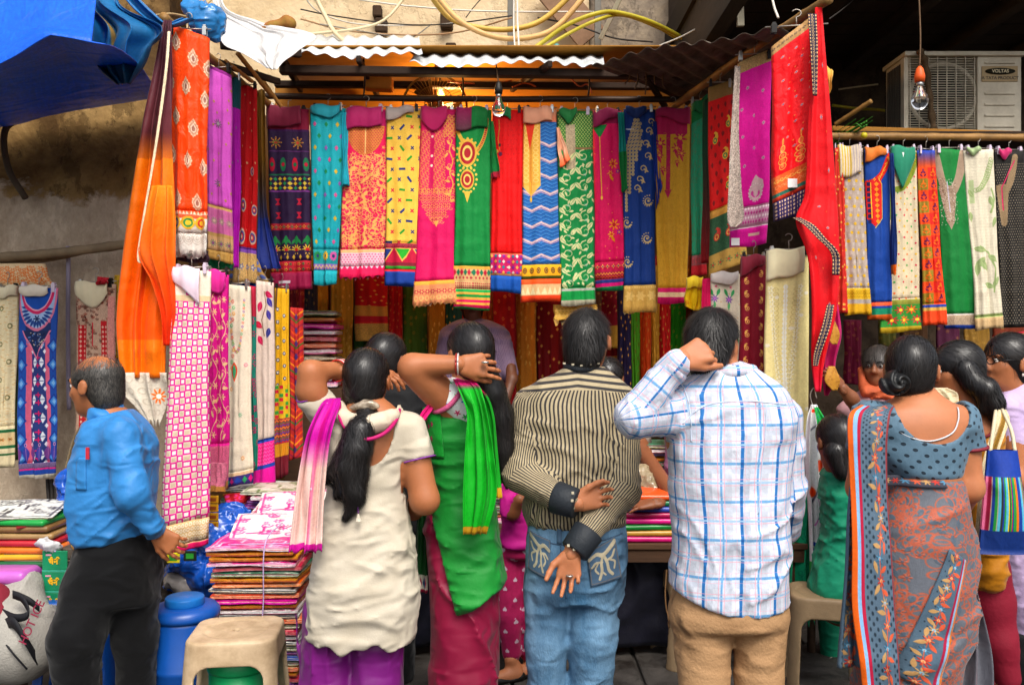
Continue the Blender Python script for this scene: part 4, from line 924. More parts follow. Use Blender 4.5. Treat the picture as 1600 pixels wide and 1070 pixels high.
def t_redgem():
    t = t_plainscatter('c20d14', 'd8a878', 26, .045, bands=[(4.6, 4.75, '7a4aa0'), (4.75, 5.6, 'c9a46a')], mind=.28, seed=3)
    for x, y, r in ((.75, 2.4, .14), (.35, 3.4, .2), (.9, 3.5, .16), (.3, 4.3, .24), (.85, 4.3, .2)):
        for q, c in ((1, 'd0b09a'), (.7, '4a4a8a'), (.45, 'c0202c'), (.25, 'e0c0a0')): t.ell(x, y, r*q*.7, r*q, c, z=.6)
    for i in range(4): t.flower(.15+i*.24, 5.15, .1, '5a6aa8', 'e0d0b0', 5)
    t.speck(.25, 5, 4.75, 5.6); return t
def t_greensilk():
    t = Tex(5, 100, '2a8a62'); t.scatter(150, .5, 4.4, lambda x, y, r: t.spiral(x, y, .06, '6a6a4a', .014, 1, 1, r.uniform(0, 6)), 4, .09); t.band(0, .5, '0c6a34')
    t.band(4.4, 4.7, '8a4a4a'); [t.ell(.1+i*.2, 4.55, .07, .07, 'c23a3c', ring=.02) for i in range(5)]; t.band(4.7, 5, 'b01c24'); return t
def t_redpaisley():
    t = Tex(4.6, 120, 'c8120f'); t.band(0, .35, '8a6a3a')
    for r in range(12):
        for i in range(4): t.leaf(.12+i*.26+(r % 2)*.13, .55+r*.23, .07, .04, 1.57, '7a1410')
    for x, y in ((.7, 1.0), (.25, 1.3), (.55, 1.75), (.6, 2.5)): t.pais(x, y, .14, 'd8a83c', '1c6a4a', 1)
    t.band(3.0, 3.2, 'b8863a'); t.band(3.2, 4.1, '2c5034')
    for i in range(3): t.pais(.2+i*.32, 3.65, .15, 'b0362c', 'c9a050', 1)
    t.speck(.25, 2, 3.2, 4.1); t.band(4.1, 4.6, 'b8924a'); [t.flower(.1+i*.2, 4.35, .08, '6a7a4a', 'c23a2c', 5) for i in range(5)]; return t
def t_magsilver():
    t = Tex(4.7, 140, 'dc0f98'); t.band(0, .3, 'b09060'); t.speck(.3, 1, 0, .3); C = 'd6b6b8'
    for x, y in ((.3, .75), (.75, .95), (.15, 1.25), (.5, 1.5), (.8, 1.75), (.2, 1.95), (.55, 2.3), (.8, 2.6), (.3, 2.7), (.2, 3.0)): t.flower(x, y, .055, C, 'a87890', 8); t.ell(x, y, .02, .02, '8a7a8a')
    for x, y, s in ((.62, 3.35, .26), (.12, 3.4, .2)):
        t.pais(x, y, s, C, 'cc4a98', 1); t.ell(x, y+.02, s*.6, s*.75, C, ring=.03, z=.6); t.leaf(x, y-.1, s*1.1, s*.4, 1.57, C)
        for k in range(16): a = k*.39; t.ell(x+s*.62*math.cos(a), y+.05+s*.85*math.sin(a), .018, .018, 'e6d0d0')
    t.band(3.72, 4.2, 'd29ab4')
    for r in range(4):
        for i in range(14): t.dia(.035+i*.072, 3.78+r*.11, .028, .045, ['f0e0e0', 'c0408c'][r % 2], .5)
    t.band(4.2, 4.26, 'e0c0cc'); t.band(4.26, 4.7, 'd80f96'); t.rect(.62, 4.43, .16, .035, 'dcb8a8'); return t
def t_redsari():
    t = Tex(5.2, 160, 'de0c1a'); t.band(0, .3, 'cc1420'); t.band(.0, .28, 'b08a5a')
    for i in range(12): t.flower(.04+i*.085, .14, .035, '201c2c', 'd8b070', 5)
    rr = random.Random(4)
    for k in range(9):
        for i in range(3):
            x, y = .2+i*.28+(k % 2)*.12, .55+k*.34; t.flower(x, y, .045, 'd8a890', '6a5aa8', 8); t.flower(x+.14, y+.17, .022, 'e8a04a', None, 5)
    for x in (.22, .58, .92):
        for w, y in ((.02, 3.0), (.05, 3.2), (.08, 3.4), (.1, 3.55), (.08, 3.7)): t.ell(x, y, w, .1, 'e8a04a', z=.6, ring=.02); t.ell(x, y, w*.5, .05, 'e0703a', z=.6)
    t.band(3.9, 4.4, 'd8602c')
    for i in range(8):
        t.spiral(.08+i*.12, 4.05, .06, 'f0b45a', .02); t.spiral(.08+i*.12, 4.25, .06, 'e88a5a', .02, 1.2, -1)
    t.band(4.4, 4.5, '2f6a5a'); t.band(4.5, 4.62, 'c23a24'); t.band(4.62, 5.2, '2c2050')
    for r in range(5):
        for i in range(14): t.rect(.04+i*.07, 4.68+r*.11, .016, .032, 'cfae94', z=.6)
    return t
def t_border(c='1d1830', g='a8824e', H=8, w=40, bg=None):
    t = Tex(H, w, c); 
    for k in range(int(H/.36)): t.flower(.5, .2+k*.36, .2, g, c, 5); t.ell(.1, .2+k*.36, .08, .12, g, z=.5); t.ell(.9, .2+k*.36, .08, .12, g, z=.5)
    return t
def t_pinkcheck():
    t = Tex(5.5, 190, 'd4128c'); rr = random.Random(1); t.band(0, .55, 'e6d6c4'); t.vband(.42, .56, 'd0148c', y0=0, y1=.5); t.band(.5, .62, 'd8c09a', .4)
    n = 8; s = 1/n; r = 0; y = .68
    while y < 4.95:
        for i in range(n+1):
            x = (i+.25)*s+(.0 if r % 2 else 0)
            if (i+r) % 2 == 0: t.rect(x, y, s*.46, s*.46, 'dcccb6', rr.uniform(-.06, .06), .1); t.rect(x+rr.uniform(-.004, .004), y+.012, s*.34, s*.30, 'c9b79e', 0, 0)
            else: t.rect(x, y, s*.5, s*.5, 'd4128c', 0, .8); t.rect(x, y, s*.3, s*.3, 'efe6dc', 0, .2)
        y += s; r += 1
    t.band(4.95, 5.4, 'd2b183')
    for k in range(4):
        for i in range(14): t.ell(.03+i*.073+(k % 2)*.035, 5.02+k*.1, .03, .04, 'eee0c8', ring=.014, z=.5)
    t.band(5.4, 5.5, 'c8105a'); return t
def t_magvine():
    t = Tex(6, 110, 'c0107c'); C = 'dcb88a'
    for x, y0 in ((.3, .4), (.75, .7)): t.vine(x, y0, 4.6, .15, C, C, 1.2, .03, .12, C, seed=int(x*10))
    t.band(4.75, 5.8, 'b85a78'); t.speck(.25, 3, 4.75, 5.8); t.band(5.75, 6, '9a6a3a'); return t
def t_cream_embr():
    t = Tex(6, 110, 'd9cdb8')
    for k in range(40): a = k/40*3.14; t.flower(.45-.3*math.cos(a), .4+1.6*math.sin(a)**1.5, .05, ['c9402c', '2f9a5a', 'd8892c', '7a3a8a'][k % 4], 'e6d8c0', 5)
    for k in range(12): t.flower(.28+.05*math.sin(k), .5+k*.18, .075, ['c43a2c', '3a9a5c', 'd88a2c'][k % 3], 'd9cdb8', 7)
    t.leaf(.35, 2.6, .3, .12, 1.57, 'cf4a2c'); t.leaf(.35, 2.6, .22, .07, 1.57, '3f9a6a')
    for x, y, c in ((.8, 2.4, 'd05a7a'), (.2, 3.1, 'd08a4a'), (.62, 3.9, '5aa87a'), (.25, 4.6, 'd05a7a'), (.65, 5.2, 'd08a4a'), (.1, 5.4, 'c58a6a')): t.flower(x, y, .08, c, 'e9dcc8', 8)
    t.band(5.6, 5.7, 'c0a080'); t.band(5.7, 6, '3a2a6a'); [t.dia(.1+i*.2, 5.85, .09, .12, ['2f8a5a', 'd01a7c', '1f3a8a'][i % 3]) for i in range(5)]; return t
def t_whiteleaf():
    t = Tex(8, 90, 'd8c4b6'); t.line([(.5, .4), (.6, .9), (.35, 1.5), (.5, 2.1)], .04, '6a4a2c', .4)
    for x, y, c, a in ((.75, .5, 'b8124a', .4), (.8, .8, '3a2f8a', 1), (.25, 1.0, 'b8124a', 1.9), (.75, 1.3, '3a2f8a', 1.2), (.2, 1.7, 'c2123a', .5), (.7, 2.0, '2c2f7a', 2), (.3, 2.3, 'b8124a', 1)): t.leaf(x, y, .22, .12, a, c, vein='e0c0c0')
    t.band(6.1, 6.25, '1c3f94'); t.band(6.25, 7.1, 'e0187c'); [t.zig(6.35+k*.14, .04, .12, .03, 'f06aa4') for k in range(6)]; t.band(7.1, 7.25, '1c3f94'); t.band(7.25, 8, 'd00f8c'); return t
def t_mirrors():
    t = Tex(9, 80, 'd8a51c'); 
    for k in range(22): t.ell(.25+(k % 2)*.45, 1+k*.3, .09, .09, '223a7a', z=.5); t.ell(.25+(k % 2)*.45, 1+k*.3, .05, .05, 'e8dcc0', z=.8)
    t.line([(.2, 0), (.15, .9)], .12, '5a3a1c'); t.band(4.6, 6.2, 'c8b02c'); 
    for r in range(8):
        for i in range(3): t.rect(.2+i*.3, 4.7+r*.2, .1, .08, ['3a8a3a', 'c8203c', 'd8a51c'][(i+r) % 3])
    t.band(6.2, 7.4, 'a8243c'); [t.zig(6.3+k*.12, .04, .2, .04, ['e0a030', '2f7a4a', '2a5a9a'][k % 3]) for k in range(9)]; t.band(7.4, 8, 'c98a24'); t.band(8, 9, '6a1424'); return t
def t_zigred():
    t = Tex(8, 60, 'b8302c'); [t.zig(.3+k*.34, .16, 1., .09, ['e08a1c', '4a6a2c', '8a1a3c', 'd8501c'][k % 4]) for k in range(24)]; [t.dia(.5, .5+k*.7, .13, .2, '4a2f6a') for k in range(11)]; return t
def t_maroonpais():
    t = Tex(6, 110, '7a0a22'); 
    for k in range(11):
        for i in range(2): t.pais(.22+i*.52+(k % 2)*.0, .4+k*.52+(i*.26), .13, 'dca85c', '7a0a22', 1 if i else -1)
    return t
def t_creamwhite():
    t = Tex(5.5, 130, 'efdfa0')
    for k in range(26):
        a = k/25; w = .33*(1-a*.85); y = 1.0+a*3.2
        for sx in (-1, 1): t.flower(.42+sx*w, y, .07, 'f6f0d8', 'd8c890', 5); t.spiral(.42+sx*w*.7, y+.06, .08, 'cdb878', .014, 1.3, sx, a*9)
        t.leaf(.42, y, .09, .05, 1.57, 'f8f4e4', vein='d8c890')
    t.scatter(8, .8, 5.3, lambda x, y, r: t.ell(x, y, .05, .05, 'f4ead0'), 4, .4); return t
def t_whiteroses():
    t = Tex(4, 100, 'd9cbb4'); 
    for x, y in ((.12, .7), (.62, .75), (.2, 2.0), (.75, 2.2), (.7, 3.2)):
        t.flower(x, y, .13, '7a4a9c', 'c070c0', 7); t.leaf(x-.1, y-.2, .14, .05, 1.1, '2f8a4a'); t.leaf(x+.12, y-.18, .12, .05, 2., '3a9a5a'); t.leaf(x, y+.2, .12, .04, 1.6, '5aa86a'); t.flower(x+.05, y-.36, .05, 'c0305c', None, 5)
    t.scatter(24, .3, 4, lambda x, y, r: t.flower(x, y, .03, 'c9a07a', None, 5), 2, .22); return t
def t_rbeige():
    t = Tex(5.4, 110, 'a8988c'); [[t.ell(.12+i*.28+(k % 2)*.14, .5+k*.28, .055, .05, 'c8a02c', z=.4), t.rect(.02+i*.28+(k % 2)*.14, .6+k*.28, .04, .06, 'b8aca4')] for k in range(16) for i in range(4)]
    t.speck(.08, 2); t.band(4.55, 4.9, 'c39c1c'); [t.zig(4.62+k*.1, .03, .08, .02, 'a88214') for k in range(3)]; t.band(4.9, 5.05, 'a0948c'); t.band(5.05, 5.4, 'c8991c'); return t
def t_rblue():
    t = Tex(5.4, 120, '0f3d88')
    for s in np.linspace(0, 1, 30): t.rect(.1+.85*s**.7, 1.1-.9*s**1.5, .1, .1, 'c41c14', .7)
    t.vband(.02, .6, 'c41c14', y0=1.0, y1=2.2); t.tri(.3, 2.18, .3, .28, 'c41c14')
    for y in np.arange(1.1, 2.3, .17): t.dia(.42, y, .09, .08, 'e08a1c', .5); t.rect(.12, y, .055, .06, '1a1a4a'); 
    t.line([(.97, .25), (.5, .95), (.62, 1.1), (.62, 2.2), (.3, 2.5)], .025, 'e8c040', .6); t.vband(.19, .22, 'e8c040', y0=1.05, y1=2.2)
    for s in np.linspace(0, 1, 6): t.flower(.35+.55*s**.7, .95-.7*s**1.5, .06, 'e8a830', 'c0281c', 4)
    t.band(4.85, 4.98, 'c8502c'); t.band(4.98, 5.05, '1c3c8c'); t.band(5.05, 5.25, '0f7a5a'); t.band(5.25, 5.4, 'c85a1c'); return t
def t_rdots():
    t = Tex(5.4, 120, 'cfc0a2'); k = 0
    for r in range(28):
        for i in range(5): t.dia(.1+i*.22+(r % 2)*.1, .3+r*.165, .028, .034, ['b8203c', '2f8a3c', 'd8a81c', 'd85a1c'][(r+i*3) % 4], .5)
    for s in np.linspace(0, 1, 24): t.ell(.2+.75*s**.6, 1.2-1.05*s**1.6, .09, .09, '7a8a2c', z=.5); t.ell(.2+.75*s**.6, 1.2-1.05*s**1.6, .035, .035, 'd88a1c', z=.5)
    t.vband(.02, .22, '7a8a2c', y0=1.1, y1=2.1)
    t.band(4.45, 4.6, '7a7a2c'); t.band(4.6, 5.25, '2c7a2c'); [t.flower(.15+i*.3+(k*.12), 4.76+k*.3, .14, ['d8501c', 'b81c2c'][(i+k) % 2], 'e8c030', 8) for i in range(4) for k in range(2)]; t.band(5.25, 5.4, 'a88a1c'); return t
def t_rblocks():
    t = Tex(7, 90, 'dc4a14')
    for r in range(12):
        for i in range(2):
            if (i+r) % 2: t.rect(.25+i*.5, .9+r*.46, .25, .23, ['c4261c', '8a7424'][r % 2]) 
            x, y = .25+i*.5, .9+r*.46; c = ['6a1c4a', 'e0701c'][(i+r) % 2]; t.flower(x, y-.05, .12, c, None, 3, .4, 1.57); t.leaf(x-.08, y+.1, .09, .03, .7, c); t.leaf(x+.08, y+.1, .09, .03, 2.4, c)
    t.grad(0, .7, '1c3c9c', 'd8501c'); t.band(6.2, 6.32, '1c3a8a'); t.band(6.32, 6.45, 'c9a050'); t.band(6.45, 7, 'd8481c'); return t
def t_rgreen(base='0a6b2e', C='9c8672'):
    t = Tex(5.4, 120, base)
    for s in np.linspace(0, 1, 34):
        t.ell(.3+.6*s**.65, 1.35-1.25*s**1.4, .13, .12, C, z=.7); t.ell(.3-.28*s, 1.35-1.25*s**1.2, .12, .1, C, z=.7); t.ell(.33, 1.2+s*1.0, .25*(1-s*.55), .1, C, z=.7)
    t.tri(.33, 2.15, .14, .3, C, z=.7); rr = random.Random(3)
    for _ in range(260): s = rr.random(); t.ell(.33+rr.uniform(-.25, .25), .9+s*1.4, .012, .012, rr.choice(('d6cabc', '6a5040')), z=0)
    t.tri(.3, .05, .16, 1.0, base); t.line([(.33, 1.0), (.34, 1.9)], .03, 'b8b0c0', .5)
    t.band(4.95, 5.0, 'c0b8b0'); t.band(5.0, 5.3, '9a8670'); t.speck(.25, 3, 5, 5.3); t.band(5.3, 5.4, '1c3a8a'); return t
def t_rleaf():
    t = Tex(5.4, 130, 'd3cab4')
    for r in range(60): t.band(.08+r*.09, .09+r*.09, 'c3b8a2')
    G = '8fa06c'; t.vband(.1, .26, 'a9b488', y0=.9, y1=1.6)
    for s in np.linspace(0, 1, 16): t.spiral(.3+.55*s**.7, 1.2-.9*s**1.5, .09, G, .03)
    for (x, y, a, l) in ((.8, 1.6, 1.2, .2), (.85, 2.2, 2, .18), (.1, 2.0, 1.5, .16), (.3, 3.0, .3, .2), (.25, 3.4, 2.4, .24), (.4, 3.5, .9, .22), (.15, 3.6, 1.6, .2), (.75, 3.3, .6, .2), (.8, 4.0, 2.4, .2), (.55, 4.1, .4, .2), (.15, 1.3, 1., .15)): t.leaf(x, y, l, l*.42, a, G, vein='c8c8a0')
    t.line([(.3, 2.9), (.6, 3.1), (.8, 3.6), (.7, 4.3)], .05, G, .3); t.line([(.8, 1.2), (.9, 1.5), (.75, 1.9)], .07, G)
    t.band(4.95, 5.05, '9aa86c'); t.band(5.05, 5.4, 'b89c74'); return t
def t_rblack():
    t = Tex(5.4, 120, '15120f'); [[t.rect(.04+i*.07+(r % 2)*.035, .4+r*.08, .009, .016, 'a89a84') for i in range(15)] for r in range(62)]
    for s in np.linspace(0, 1, 20): t.ell(.2+.45*s**.7, 1.3-1.1*s**1.4, .1, .1, '8a7458', z=.6); t.ell(.22, 1.1+s*1.1, .2*(1-s*.6), .1, '8a7458', z=.6)
    t.line([(.62, .3), (.2, 1.1), (.22, 1.8)], .03, 'c8205c'); t.speck(.2, 2, 0, 2.4); return t
def t_wcream():
    t = Tex(9, 80, 'd6c7a2'); t.scatter(160, .3, 7, lambda x, y, r: t.rect(x, y, .06, .012, r.choice(('c08a4a', 'b8986a', 'd0a06a')), r.uniform(-.2, .2)), 3, .1); [t.ell(.3+(k % 2)*.4, 1+k*.9, .09, .13, '5a5a34', ring=.035, z=.4) for k in range(8)]
    t.band(7.1, 7.25, '1c5a34'); t.band(7.25, 7.9, 'd0b88a'); t.band(7.9, 8.05, '1c5a34'); t.band(8.3, 8.4, '2c5a34'); [t.flower(.2+i*.3, 7.6, .09, 'b86a2c', '5a5a2c', 6) for i in range(3)]; return t
def t_wblue():
    t = Tex(4.9, 170, '1a4590')
    t.vband(.0, .27, '1a4590'); t.vband(.27, .38, 'c8607c'); t.vband(.38, .74, '26356c'); t.vband(.74, .84, 'c8607c')
    for k in range(7):
        y = 1.5+k*.48
        for x in (.14, .92): t.tri(x+.13 if x < .5 else x-.1, y+.0, .02, .2, 'c8607c'); t.dia(x, y, .15, .22, '1b3a86'); t.dia(x, y, .1, .15, '3f78bc'); t.dia(x, y, .05, .08, '7aa8d4')
        for q in (-.2, .0): t.flower(.56, y+q+.02, .075, 'c01a5c', None, 4, .3)
        for sx in (-1, 1): t.tri(.56+sx*.1, y-.05, .05, .13, 'd9dce4'); t.tri(.56+sx*.1, y-.07, .05, .13, 'd9dce4', True); t.dia(.56+sx*.16, y+.14, .035, .07, 'd9dce4')
    def bib(w, h, c, y0=0): 
        a, b, X, Y = t.win(.5, y0, 1.6); d = np.maximum((np.sqrt((X/w)**2+(np.maximum(Y, 0)/h)**2)-1)*w, -Y); t.put((a, b), d, c, .4)
    t.vband(.25, .85, '162c5c', y0=.9, y1=1.2); t.tri(.5, 1.1, .36, .75, 'd07a94'); t.tri(.5, 1.1, .32, .68, '16264e')
    bib(.5, 1.12, 'd07a94'); bib(.45, 1.04, '9cb4d4'); [t.leaf(.5+.3*math.cos(a), .55+.4*math.sin(a), .1, .035, a, '1f3f7c') for a in np.arange(0, 3.3, .25)]; t.flower(.5, .8, .1, '15264e', None, 6)
    bib(.42, .68, 'c0285c'); bib(.36, .6, 'e0a8b8'); bib(.34, .56, '15499a'); rr = random.Random(2)
    for _ in range(60): t.ell(.5+rr.uniform(-.22, .22), rr.uniform(1.15, 1.5), .016, .016, rr.choice(('5a7ab0', 'c8b8a0', '0c1630')))
    for k in range(6): t.leaf(.08+k*.17, 4.3, .2, .07, 1.57, ['6a3a7c', '3a3a8c'][k % 2], vein='d08aa8'); t.ell(.08+k*.17, 4.05, .035, .05, 'd08aa8', ring=.015)
    t.band(4.52, 4.66, '5c4a6c'); t.speck(.3, 2, 4.5, 4.66); t.band(4.66, 4.7, 'c02070'); t.band(4.7, 4.82, '1a3f8c'); t.band(4.82, 4.9, 'd0c8b8'); return t
def t_wred():
    t = Tex(4, 140, 'b89a84'); rr = random.Random(3)
    t.vband(.1, .3, 'b01820', y0=1., y1=4); t.vband(.66, .82, 'b01820', y0=.9, y1=4)
    for r in range(26):
        for x in (.15, .25, .7, .78): t.dia(x, 1.05+r*.115, .03, .045, 'd8b09c')
    for _ in range(420): x, y = rr.uniform(.02, .98), rr.uniform(.05, 4); (t.spiral(x, y, .035, rr.choice(('5a2a1c', '3a1a14', '8a3a2c')), .012) if (.32 < x < .64 or y < 1 or x > .84) else None)
    t.vband(.84, .98, 'c88a80', y0=.3, y1=4); t.speck(.12, 1); t.line([(.47, .95), (.47, 1.5)], .025, 'b8182c', .5); return t
SP = lambda base, c, **k: t_plainscatter(base, c, **k)
main = [  # name, label, q, tex, cuts, flap, extras
 ('kurta', 'dark purple kurta piece with bands of yellow and green embroidery, far left of main row', (417, 170, 483, 172, 424, 455, 488, 452), t_navy, [('cloth', 0, .84), ('border', .84, .9), ('hem', .9, 1)], (.0, .82, .1, 'flat', '7d1034')),
 ('kurta', 'turquoise kurta piece with small coloured dots hanging on the back rail', (484, 168, 541, 170, 489, 445, 527, 445), t_turq, [('cloth', 0, .8), ('border', .8, .92), ('hem', .92, 1)], (.05, .85, .06, 'u', '25a4b4')),
 ('kurta', 'pink kurta piece covered in gold flowers with a pale lace border', (541, 172, 604, 172, 529, 433, 602, 431), t_pinkgold, [('cloth', 0, .835), ('lace_border', .835, .94), ('hem', .94, 1)], (.0, .9, .11, 'flat', 'a80d58')),
 ('kurta', 'yellow kurta piece with blue, red and green dashes and triangle border', (604, 172, 658, 170, 602, 446, 662, 448), t_yellow, [('cloth', 0, .76), ('border', .76, .91), ('hem', .91, 1)], (.0, .8, .07, 'slantl', 'b9a9a0')),
 ('kurta', 'magenta kurta piece with long gold embroidered collar and gold lace hem', (658, 172, 713, 172, 646, 474, 716, 470), t_magcollar, [('cloth', 0, .89), ('lace_border', .89, 1)], (.0, .75, .11, 'u', 'b30c56')),
 ('kurta', 'plain green kurta piece with ornate gold and red neckline and striped hem', (713, 172, 768, 172, 708, 482, 765, 484), t_green, [('cloth', 0, .785), ('border', .785, .9), ('striped_hem', .9, 1)], (.0, .9, .1, 'flat', None)),
 ('kurta', 'bright red kurta piece with black tassel and blue bottom edge', (769, 175, 818, 172, 766, 455, 816, 458), t_red, [('cloth', 0, .79), ('border', .79, .912), ('hem', .912, 1)], (.05, .6, .05, 'slant', '0f7a44')),
 ('kurta', 'blue zigzag kurta piece with yellow front panel beneath peach collar', (818, 172, 870, 172, 814, 472, 878, 470), t_ikat, [('cloth', 0, .81), ('border', .81, .885), ('hem', .885, 1)], (.0, .85, .07, 'flat', 'e8a07c')),
 ('kurta', 'green kurta piece with cream leaf scrolls and gold crochet hem', (870, 175, 926, 174, 876, 478, 932, 476), t_leafgreen, [('cloth', 0, .91), ('border', .91, 1)], (.05, .55, .07, 'v', '0a6a2c')),
 ('kurta', 'deep pink kurta piece with two orange flowers and green neck slit', (926, 176, 972, 174, 930, 456, 976, 452), t_pinkflower, [('cloth', 0, .84), ('border', .84, .935), ('hem', .935, 1)], (.0, .85, .09, 'slantl', '8d1046')),
 ('kurta', 'royal blue kurta piece with silver gold paisley neckline and spirals', (974, 172, 1024, 172, 974, 486, 1025, 484), t_navygold, [('cloth', 0, .875), ('lace_border', .875, 1)], (.05, .7, .04, 'u', '0c2c66')),
 ('kurta', 'mustard kurta piece with crimson collar and pink striped hem', (1024, 174, 1079, 173, 1026, 474, 1076, 474), t_mustard, [('cloth', 0, .92), ('border', .92, 1)], (.0, .95, .08, 'slant', 'a50f4a')),
]
for i, (nm, lb, q, tf, cuts, fl) in enumerate(main):
    tx = tf()
    if fl and fl[4] is None: f_ = Tex(.4, 64, '0b6a30'); f_.grad(0, .4, '8d1650', '5a3a40', 0, .5); fl = fl[:4]+(f_,)
    hang(nm, lb, 'kurta', q, 5.8-.012*(i % 3), tx, cuts, fl, hk=i, scal={'magenta kurta': (9, .03), 'green kurta pi': (8, .0), 'royal blue ku': (12, .02), 'pink kurta pi': (10, .02)}.get(lb[:13], None), short=lb.split(' with ')[0].split(' covered')[0])
# gold crochet ends and sleeves that hang out below or beside pieces
def strip(lb, name, q, Y, tx, parent=None, scal=None, cat='kurta', th=.008, **k): return hang(name, lb, cat, q, Y, tx, None, None, th=th, scal=scal, hanger=False, **k)
strip('gold crochet lace panel hanging below the green leaf kurta piece', 'crochet_cloth', (864, 476, 934, 476, 866, 498, 932, 492), 5.83, t_lace(), scal=(7, .05), cat='lace')
strip('turquoise sleeve hanging between the turquoise and pink kurta pieces', 'sleeve', (534, 176, 543, 176, 536, 292, 545, 290), 5.76, Tex(6, 24, '1a94a6'), cat='sleeve')
strip('green sleeve with red edge between green and red kurta pieces', 'sleeve', (766, 190, 771, 190, 768, 280, 781, 276), 5.77, Tex(6, 24, '0b7234').band(5.4, 6, 'a8243c'), cat='sleeve')
strip('peach orange sleeve tip over the green leaf kurta piece', 'sleeve', (869, 200, 874, 200, 874, 262, 893, 250), 5.75, Tex(3, 24, 'e8b090').grad(2, 3, 'e8b090', 'e86a3c'), cat='sleeve')
strip('teal and green sleeve between deep pink and royal blue pieces', 'sleeve', (965, 176, 975, 176, 970, 300, 982, 296), 5.76, Tex(8, 24, '0b7a70').band(4, 8, '0c6a30'), cat='sleeve')
strip('navy sleeve beside the royal blue kurta piece', 'sleeve', (1020, 190, 1026, 190, 1024, 330, 1035, 290), 5.77, Tex(8, 24, '1a2f7c'), cat='sleeve')
# garments along the left side pole
hang('suit_piece', 'orange suit piece with silver medallions and scalloped white border', 'suit piece', (262, 38, 327, 60, 270, 398, 324, 396), 4.42, t_orange(), [('cloth', 0, .81), ('border', .81, .91), ('lace_hem', .91, 1)], None, scal=(5, .02), hk=1, short='orange suit piece', rough=.5, wav=.03, crease=.8)
strip('dark backing card with white labels below the orange suit piece', 'backing_card', (271, 394, 326, 392, 272, 406, 326, 412), 4.5, Tex(.3, 64, '3a2430').vband(.05, .3, 'd8d0cc', y0=.08, y1=.2).vband(.4, .62, 'd8d4d0', y0=.06, y1=.22), cat='card', th=.01)
hang('suit_piece', 'orchid pink suit piece with grey flowers and beaded border', 'suit piece', (322, 100, 362, 118, 322, 404, 364, 412), 4.95, t_orchid(), [('cloth', 0, .72), ('border', .72, .95), ('hem', .95, 1)], None, hk=0, short='orchid pink suit piece')
hang('suit_piece', 'plain purple suit piece with green top between orchid and red', 'suit piece', (356, 118, 376, 124, 350, 414, 374, 420), 5.2, SP('b010a8', '8a6a8a', n=8, r_=.06, w=50, bands=[(0, .9, '0d4a52')]), None, None, hk=1, short='plain purple suit piece')
hang('suit_piece', 'red suit piece with jewelled drops and gold bordered blue hem', 'suit piece', (376, 132, 402, 140, 366, 440, 402, 444), 5.35, t_redgem(), [('cloth', 0, .83), ('border', .83, 1)], None, hk=0, short='red jewelled suit piece')
strip('bright blue hem cloth below the gold bordered red suit piece', 'suit_piece', (357, 436, 420, 444, 356, 458, 402, 458), 5.4, Tex(.5, 32, '0c4aa8'), cat='suit piece')
strip('green bottom panel under the orchid pink suit piece', 'suit_piece', (324, 402, 364, 404, 326, 418, 364, 420), 5.02, Tex(.5, 32, '0d6a40'), cat='suit piece')
strip('gold beaded border band wider than its red suit piece', 'border_panel', (357, 400, 402, 404, 357, 440, 420, 442), 5.38, t_border('a8854a', '5a6aa8', 1.2, 64), cat='border')
sheet('dupatta', [(140, 398, 414, 5.55), (240, 400, 416, 5.5), (330, 404, 418, 5.45), (400, 402, 434, 5.4), (420, 402, 440, 5.4)], Tex(6, 40, '8a6420').grad(1.6, 3.2, '8a6420', '2a2a55').band(3.2, 6, '1a2c74'), 'ochre to navy sheer dupatta with cream edge left of the purple kurta', 'dupatta', nf=2, amp=.02, ns=24, nt=40)
# dupattas: the long orange one
to = Tex(3.6, 150, 'f0780a'); to.grad(0, 1.25, '4a2430', '6a3036'); to.grad(1.25, 1.6, '6a3036', 'f4800c'); to.grad(1.5, 3.2, 'f88008', 'ee5c0c'); to.vband(0, .01, 'e8d8c0')
sheet('dupatta', [(32, 256, 268, 4.32, .3), (120, 240, 270, 4.30, .6), (200, 222, 268, 4.28), (300, 204, 272, 4.26), (400, 192, 273, 4.25), (500, 184, 262, 4.25), (590, 190, 258, 4.25, .7)], to, 'long dupatta fading from plum brown to vivid orange at the left front', 'dupatta', nf=2.6, amp=.035, transl=.12, rough=.5, ph=1, seed=3, sharp=.8)
tl = Tex(1., 120, 'c6bdae')
for k in range(26): tl.ell(.06+(k % 6)*.18, .12+(k//6)*.22, .07, .07, 'b8ac9c', ring=.02, z=.6)
tl.flower(.8, .45, .16, 'e2641c', 'e8e0d4', 9)
sheet('lace_border', [(582, 184, 262, 4.24), (610, 190, 262, 4.24), (636, 212, 258, 4.24), (660, 232, 250, 4.24, .4)], tl, 'white lace end with orange flower on the long orange dupatta', 'lace', nf=2, amp=.02, ns=40, nt=24, edge=.02, seed=2)
tw = Tex(8, 24, 'e6d4b4').speck(.2)
sheet('dupatta_edge', [(50, 262, 266, 4.24), (110, 258, 262, 4.22), (200, 246, 250, 4.20), (300, 230, 233, 4.18), (400, 214, 217, 4.18), (410, 226, 232, 4.19)], tw, 'thin cream edge running down the orange dupatta', 'trim', nf=1, amp=.004, ns=6, nt=60)
sheet('dupatta', [(290, 234, 268, 4.2, .4), (340, 222, 272, 4.17), (395, 214, 272, 4.16), (440, 236, 272, 4.17), (490, 252, 274, 4.18, .6), (540, 256, 270, 4.2, .5)], Tex(3, 60, 'ee6a0a').grad(0, 3, 'f48a10', 'dd3208'), 'front fold of orange dupatta with zigzag edge over the long one', 'dupatta', nf=2.2, amp=.03, transl=.1, ns=40, seed=7, ph=2)
